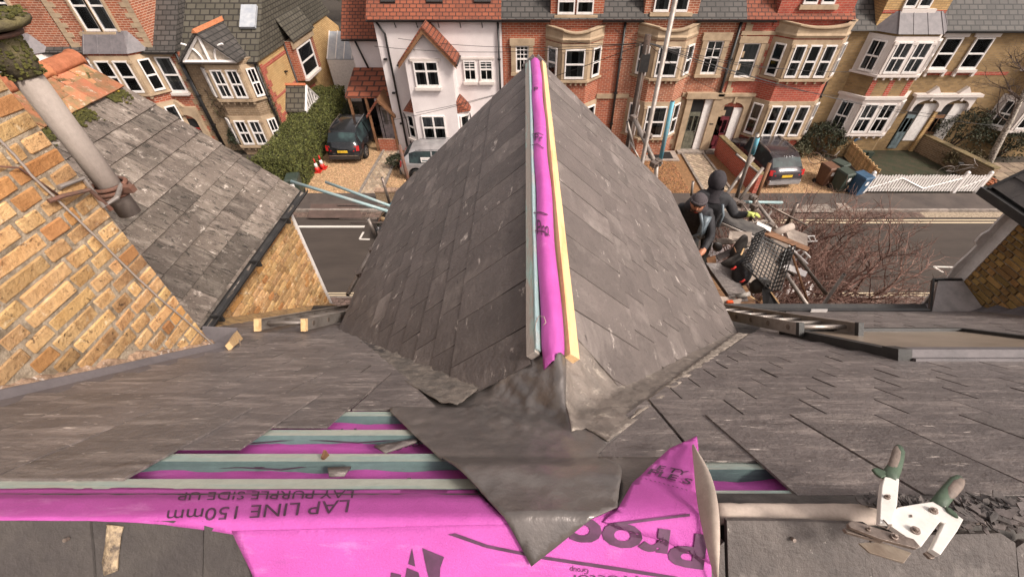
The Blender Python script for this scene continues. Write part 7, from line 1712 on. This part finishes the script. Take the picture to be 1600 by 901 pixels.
for k in range(3): MB().tube([onY(1254 + k * 9, 369, 5.4), onY(1259 + k * 8, 377, 5.4)], .009, 6).build('rung', m_whitep, lb)
for k in range(9):
    a = random.Random(k); x0_, y0_ = a.uniform(1130, 1215), a.uniform(385, 470); tag(MB().tube([onY(x0_, y0_, 4.4), onY(x0_ + a.uniform(-16, 16), y0_ + a.uniform(-12, 12), 4.45)], a.uniform(.006, .014), 6).build('offcut', [m_wood, m_alu, m_concrete, m_timber][k % 4]), ['brown lath offcut','grey metal offcut','pale stone offcut','yellow lath offcut'][k % 4] + ' ' + ['lying by the tool bag', 'under the tarp strip', 'next to the black case', 'near the slate stack', 'beside the crate rim', 'below the tool belt', 'by the gutter edge', 'close to the red clamp', 'behind the dust sheet'][k], 'offcut')
def tb(a, Ya, b, Yb, r_=.024, mat=None): tubeobj(sr, seg(a, Ya, b, Yb, r_, mat))
tb((1118, 352), 5.4, (1205, 344), 5.6, .02); tb((1150, 345), 5.5, (1240, 430), 5.0, .022, m_steel); tb((1205, 330), 5.8, (1160, 395), 5.0, .018, m_alu); tb((1196, 318), 6.0, (1262, 352), 5.9, .016, m_steel)
tb((1130, 400), 4.9, (1215, 372), 5.2, .014, m_alu); tb((1236, 392), 5.1, (1262, 470), 4.4, .018, m_wood); tb((1140, 372), 5.1, (1180, 352), 5.4, .014, m_wood); tb((1210, 380), 5.2, (1252, 372), 5.4, .012, m_alu)
for k, (pl_, Y_, mt, lab) in enumerate((([(1118, 398), (1150, 384), (1156, 390), (1124, 406)], 4.75, m_slate, 'long grey slate strip lying before the cloth bag'), ([(1120, 372), (1160, 370), (1158, 378), (1121, 381)], 4.95, m_concrete, 'pale narrow batten by the roofer\'s hip'),
    ([(1178, 352), (1200, 348), (1206, 358), (1186, 364)], 5.3, m_cloth, 'dark slate offcut on top of the planks'), ([(1218, 398), (1246, 404), (1240, 414), (1214, 408)], 5.0, m_slate, 'grey slate behind the black tray'), ([(1125, 462), (1160, 466), (1156, 476), (1124, 472)], 4.05, m_concrete, 'pale board under the bottle'),
    ([(1185, 470), (1215, 466), (1218, 476), (1188, 482)], 4.0, m_wood, 'brown board by the rope'), ([(1228, 410), (1262, 424), (1258, 432), (1224, 418)], 4.9, m_whitep, 'white plastic trim under the small ladder'), ([(1104, 402), (1118, 398), (1122, 432), (1110, 430)], 4.5, m_wood, 'brown scaffold board beside the gable slates'))):
    v = [onY(a, b, Y_ + .10 * (j < 2)) for j, (a, b) in enumerate(pl_)]; tag(MB().prism(v, (0, .004, -.02)).build(['slate_strip', 'pale_batten', 'slate_offcut', 'loose_slate', 'pale_board', 'brown_board', 'white_trim', 'brown_board'][k], mt), lab, ['slate', 'batten', 'slate', 'slate', 'board', 'board', 'trim', 'board'][k])
cr2 = thing('plastic_crate', onY(1190, 380, 5.0), 'second smaller black lattice panel standing behind the tipped crate', 'crate'); A, B, C, D = onY(1168, 372, 5.1), onY(1192, 358, 5.2), onY(1196, 392, 4.9), onY(1166, 408, 4.8); lattice(cr2, A, B, C, D, 6, 7, .006)
# ============================================================ the two roofers
def person(label, base, yaw, J, mats_fn, lean=0, scale=1.0, gloves=None, head_extra=None):
    t = thing('person', (0, 0, 0), label, 'person')
    names = list(J['p'].keys()); bm = bmesh.new(); sk = bm.verts.layers.skin.new(); vs = {}
    for nme in names: x, y, z, r_ = J['p'][nme]; v = bm.verts.new((x, y, z)); v[sk].radius = (r_, r_ * J.get('flat', {}).get(nme, 1)); vs[nme] = v
    vs['pelvis'][sk].use_root = True
    for a, b in J['e']: bm.edges.new((vs[a], vs[b]))
    def hand(wr, tip, tag_):
        d = (tip - wr).normalized(); s = d.cross(Vector((0, 0, 1))).normalized(); u = s.cross(d); pv = bm.verts.new(wr + d * .05); pv[sk].radius = (.030, .018); bm.edges.new((vs[tag_], pv))
        for k in range(4):
            o = (k - 1.5) * .019; b0 = bm.verts.new(wr + d * .085 + s * o); b0[sk].radius = (.010, .010); bm.edges.new((pv, b0)); Lf = (.065, .078, .072, .055)[k]; prev = b0; dirn = d
            for q in range(3): dirn = (dirn - u * .45).normalized(); nv = bm.verts.new(prev.co + dirn * Lf / 3); nv[sk].radius = (.0085 - q * .001,) * 2; bm.edges.new((prev, nv)); prev = nv
        b0 = bm.verts.new(wr + d * .045 + s * .04 - u * .01); b0[sk].radius = (.011, .011); bm.edges.new((pv, b0)); nv = bm.verts.new(b0.co + (d + s * .3 - u * .4).normalized() * .035); nv[sk].radius = (.009, .009); bm.edges.new((b0, nv))
    for h, (wr, tip) in J['hands'].items(): hand(Vector(J['p'][wr][:3]), Vector(tip), wr)
    me = bpy.data.meshes.new('skel'); bm.to_mesh(me); bm.free(); o = bpy.data.objects.new('skel', me); col.objects.link(o)
    o.modifiers.new('s', 'SKIN').use_smooth_shade = True; sb = o.modifiers.new('ss', 'SUBSURF'); sb.levels = sb.render_levels = 2
    bpy.context.view_layer.update(); me2 = bpy.data.meshes.new_from_object(o.evaluated_get(bpy.context.evaluated_depsgraph_get())); bpy.data.objects.remove(o)
    ms = [m_jacket, m_trous, m_skin, gloves or m_skin, m_black]; me2.materials.clear()
    for m_ in ms: me2.materials.append(m_)
    for p_ in me2.polygons: p_.material_index = mats_fn(p_.center); p_.use_smooth = True
    # cloth folds
    for v in me2.vertices:
        if mats_fn(v.co) in (0, 1): v.co += Vector((1, 1, .4)) * .012 * noise.noise(v.co * 9) + Vector((1, .6, 1)) * .006 * noise.noise(v.co * 24)
    bo = bpy.data.objects.new('body', me2); col.objects.link(bo); bo.parent = t; ORG[bo] = Vector(); ORG[t] = Vector()
    if head_extra: head_extra(t)
    t.location = base; t.rotation_euler = (0, 0, yaw); t.scale = (scale,) * 3; return t
def ell(mb, c, r_, n=14, m_=10, f=None, z0=-1, z1=1):
    c = Vector(c); rings = []
    for i in range(m_ + 1):
        z = z0 + (z1 - z0) * i / m_; q = math.sqrt(max(.0001, 1 - min(1, z * z)))
        ring = [Vector((q * math.cos(2 * math.pi * j / n), q * math.sin(2 * math.pi * j / n), z)) for j in range(n)]
        rings.append([c + Vector(((f(p) if f else 1) * p.x * r_[0], (f(p) if f else 1) * p.y * r_[1], p.z * r_[2])) for p in ring])
    return mb.loft(rings)
def tiltm(mb, piv, ang, ax='X', n0=0):
    Mx = Matrix.Rotation(ang, 3, ax); piv = Vector(piv)
    for i in range(n0, len(mb.v)): mb.v[i] = piv + Mx @ (mb.v[i] - piv)
HD = (0.0, -.30, 1.50)
J1 = dict(p=dict(pelvis=(0, .10, .78, .155), spine=(0, .02, .98, .15), chest=(0, -.10, 1.20, .165), neck=(0, -.20, 1.36, .07), head=(0, -.27, 1.45, .085), crown=(0, -.285, 1.53, .088),
                 shl=(-.17, -.12, 1.28, .085), ell_=(-.27, -.22, 1.02, .065), wrl=(-.20, -.44, .92, .042), shr=(.17, -.12, 1.28, .085), elr=(.28, -.20, 1.02, .065), wrr=(.22, -.42, .90, .042),
                 hipl=(-.10, .08, .70, .10), knl=(-.14, -.12, .42, .075), anl=(-.14, .04, .10, .055), tol=(-.14, -.12, .04, .045), hipr=(.10, .08, .70, .10), knr=(.14, -.10, .42, .075), anr=(.14, .06, .10, .055), tor=(.14, -.10, .04, .045)),
          e=[('pelvis', 'spine'), ('spine', 'chest'), ('chest', 'neck'), ('neck', 'head'), ('head', 'crown'), ('chest', 'shl'), ('shl', 'ell_'), ('ell_', 'wrl'), ('chest', 'shr'), ('shr', 'elr'), ('elr', 'wrr'), ('pelvis', 'hipl'), ('hipl', 'knl'), ('knl', 'anl'), ('anl', 'tol'), ('pelvis', 'hipr'), ('hipr', 'knr'), ('knr', 'anr'), ('anr', 'tor')],
          hands=dict(l=('wrl', (-.12, -.56, .88)), r=('wrr', (.14, -.54, .86))), flat=dict(chest=.75, spine=.8, pelvis=.8))
def mf1(c):
    if c.z > 1.385 and c.y < -.14 and abs(c.x) < .12: return 2
    if c.y < -.40 and c.z < 1.05 and c.z > .75: return 2
    if c.z < .10: return 4
    if c.z < .74 and abs(c.x) < .3 and c.y > -.32: return 1
    return 0
def head1(t):
    piv = (0, -.27, 1.47); A_ = .12    # face tipped down
    def mk(nm, mb, mat, sm=True): tiltm(mb, piv, A_); return mb.build(nm, mat, t, sm)
    hc = Vector((0, -.285, 1.50))
    mk('face', ell(MB(), hc, (.078, .096, .112), f=lambda p: 1 - .20 * max(0, -p.z) ** 2), m_skin)
    mk('nose', MB().loft([[hc + Vector((x, y, z)) for x, y, z in ((-.010, -.088, .02), (.010, -.088, .02), (.006, -.096, .02))], [hc + Vector((x, y, z)) for x, y, z in ((-.018, -.090, -.028), (.018, -.090, -.028), (0, -.124, -.022))]]), m_skin)
    for s in (-1, 1):
        mk('eye', ell(MB(), hc + Vector((s * .030, -.086, .012)), (.013, .008, .007), 8, 6), m_dark); mk('eyebrow', MB().tube([hc + Vector((s * .012, -.096, .030)), hc + Vector((s * .048, -.084, .030))], .006, 6), m_beard)
        mk('ear', ell(MB(), hc + Vector((s * .080, 0, -.005)), (.010, .018, .03), 8, 6), m_skin)
    mk('beard', ell(MB(), hc + Vector((0, -.012, -.018)), (.080, .096, .105), z0=-1, z1=-.36), m_beard)
    mk('moustache', MB().tube([hc + Vector((-.032, -.086, -.052)), hc + Vector((0, -.101, -.043)), hc + Vector((.032, -.086, -.052))], .009, 6), m_beard)
    mk('mouth', MB().tube([hc + Vector((-.02, -.094, -.062)), hc + Vector((.02, -.094, -.062))], .005, 6), m_redp)
    mb = ell(MB(), hc + Vector((0, .010, .030)), (.092, .108, .100), f=lambda p: 1 + .02 * math.sin(math.atan2(p.y, p.x) * 26), n=40, z0=-.05, z1=1); mk('beanie', mb, m_beanie)
    mb = MB(); rings = []
    for k, (zz, q) in enumerate(((.012, 1.0), (.012, 1.05), (.045, 1.06), (.052, 1.0))): rings.append([hc + Vector((.094 * q * math.cos(j * .157) , .010 + .110 * q * math.sin(j * .157), zz + .018)) for j in range(40)])
    mb.loft(rings); mk('beanie_cuff', mb, m_beanie)
    mb = MB(); mb.loft([[Vector((.10 + .05 * a, -.245 - .05 * a, 1.33 - .16 * k - .02 * a)) for a in (0, 1)] + [Vector((.16 + .05 * a, -.20, 1.30 - .16 * k)) for a in (1, 0)] for k in range(3)]); mb.build('chest_sheen_panel', m_sheen, t, True)  # jacket sheen modelled as a paler piece
    MB().tube([(.06, -.26, 1.36), (.12, -.29, 1.24), (.15, -.27, 1.08), (.05, -.26, .98)], .022, 8).build('jacket_strap', m_sheen, t, True)
    mb = MB(); rings = []
    for k in range(5): rings.append([Vector(((.10 + .05 * math.sin(k * .8)) * math.cos(j * .5236), -.16 + (.09 + .02 * k) * math.sin(j * .5236), 1.30 + .035 * k)) for j in range(12)])
    mb.loft(rings, False).build('folded_hood', m_hoodm, t, True)
p1 = onY(1095, 313, 4.9)
person('bearded person in grey beanie and black jacket stooping beside the gable', (p1.x + .05, 4.9 + .20, PZ - .10), R(-22), J1, mf1, head_extra=head1, scale=1.08)
J2 = dict(p=dict(pelvis=(0, 0, .86, .155), spine=(0, .03, 1.05, .15), chest=(0, .04, 1.24, .165), neck=(0, .08, 1.40, .075), head=(0, .12, 1.50, .10), crown=(0, .14, 1.58, .095),
                 shl=(-.18, .04, 1.32, .085), ell_=(-.28, .15, 1.06, .065), wrl=(-.20, .34, .96, .042), shr=(.18, .04, 1.32, .085), elr=(.34, -.02, 1.12, .065), wrr=(.46, -.10, 1.22, .042),
                 hipl=(-.10, 0, .78, .10), knl=(-.13, .04, .44, .075), anl=(-.13, -.04, .10, .055), tol=(-.13, .12, .04, .045), hipr=(.10, 0, .78, .10), knr=(.13, .04, .44, .075), anr=(.13, -.04, .10, .055), tor=(.13, .12, .04, .045)),
          e=J1['e'], hands=dict(l=('wrl', (-.14, .46, .92)), r=('wrr', (.56, -.12, 1.24))), flat=J1['flat'])
def mf2(c):
    if c.x > .44 and c.z > 1.05: return 3
    if c.y > .33 and c.z > .7: return 3
    if c.z < .10: return 4
    if c.z < .80: return 1
    return 0
def head2(t):
    mb = ell(MB(), (0, .115, 1.53), (.112, .132, .145), 22, 14, f=lambda p: 1 + .05 * noise.noise(p * 2.5)); tiltm(mb, (0, .1, 1.5), -.25); mb.build('raised_hood', m_hoodm, t, True)
    mb = MB(); rings = []
    for k, (z, q) in enumerate(((1.30, .15), (1.36, .125), (1.42, .105), (1.47, .10))): rings.append([Vector((q * math.cos(j * .5236), .06 + q * .9 * math.sin(j * .5236), z)) for j in range(12)])
    mb.loft(rings, False).build('hood_collar', m_hoodm, t, True)
    MB().tube([(.10, -.12, 1.32), (.16, -.10, 1.15), (.14, -.12, .98)], .02, 8).build('jacket_fold_sheen', m_sheen, t, True)  # paler tube paints the sheen along a jacket fold
p2 = onY(1117, 292, 5.35)
person('hooded person in black seen from behind holding with a yellow green glove', (p2.x - .02, 5.35 - .12, PZ - .08), R(-12), J2, mf2, gloves=m_glove, head_extra=head2, scale=1.06)
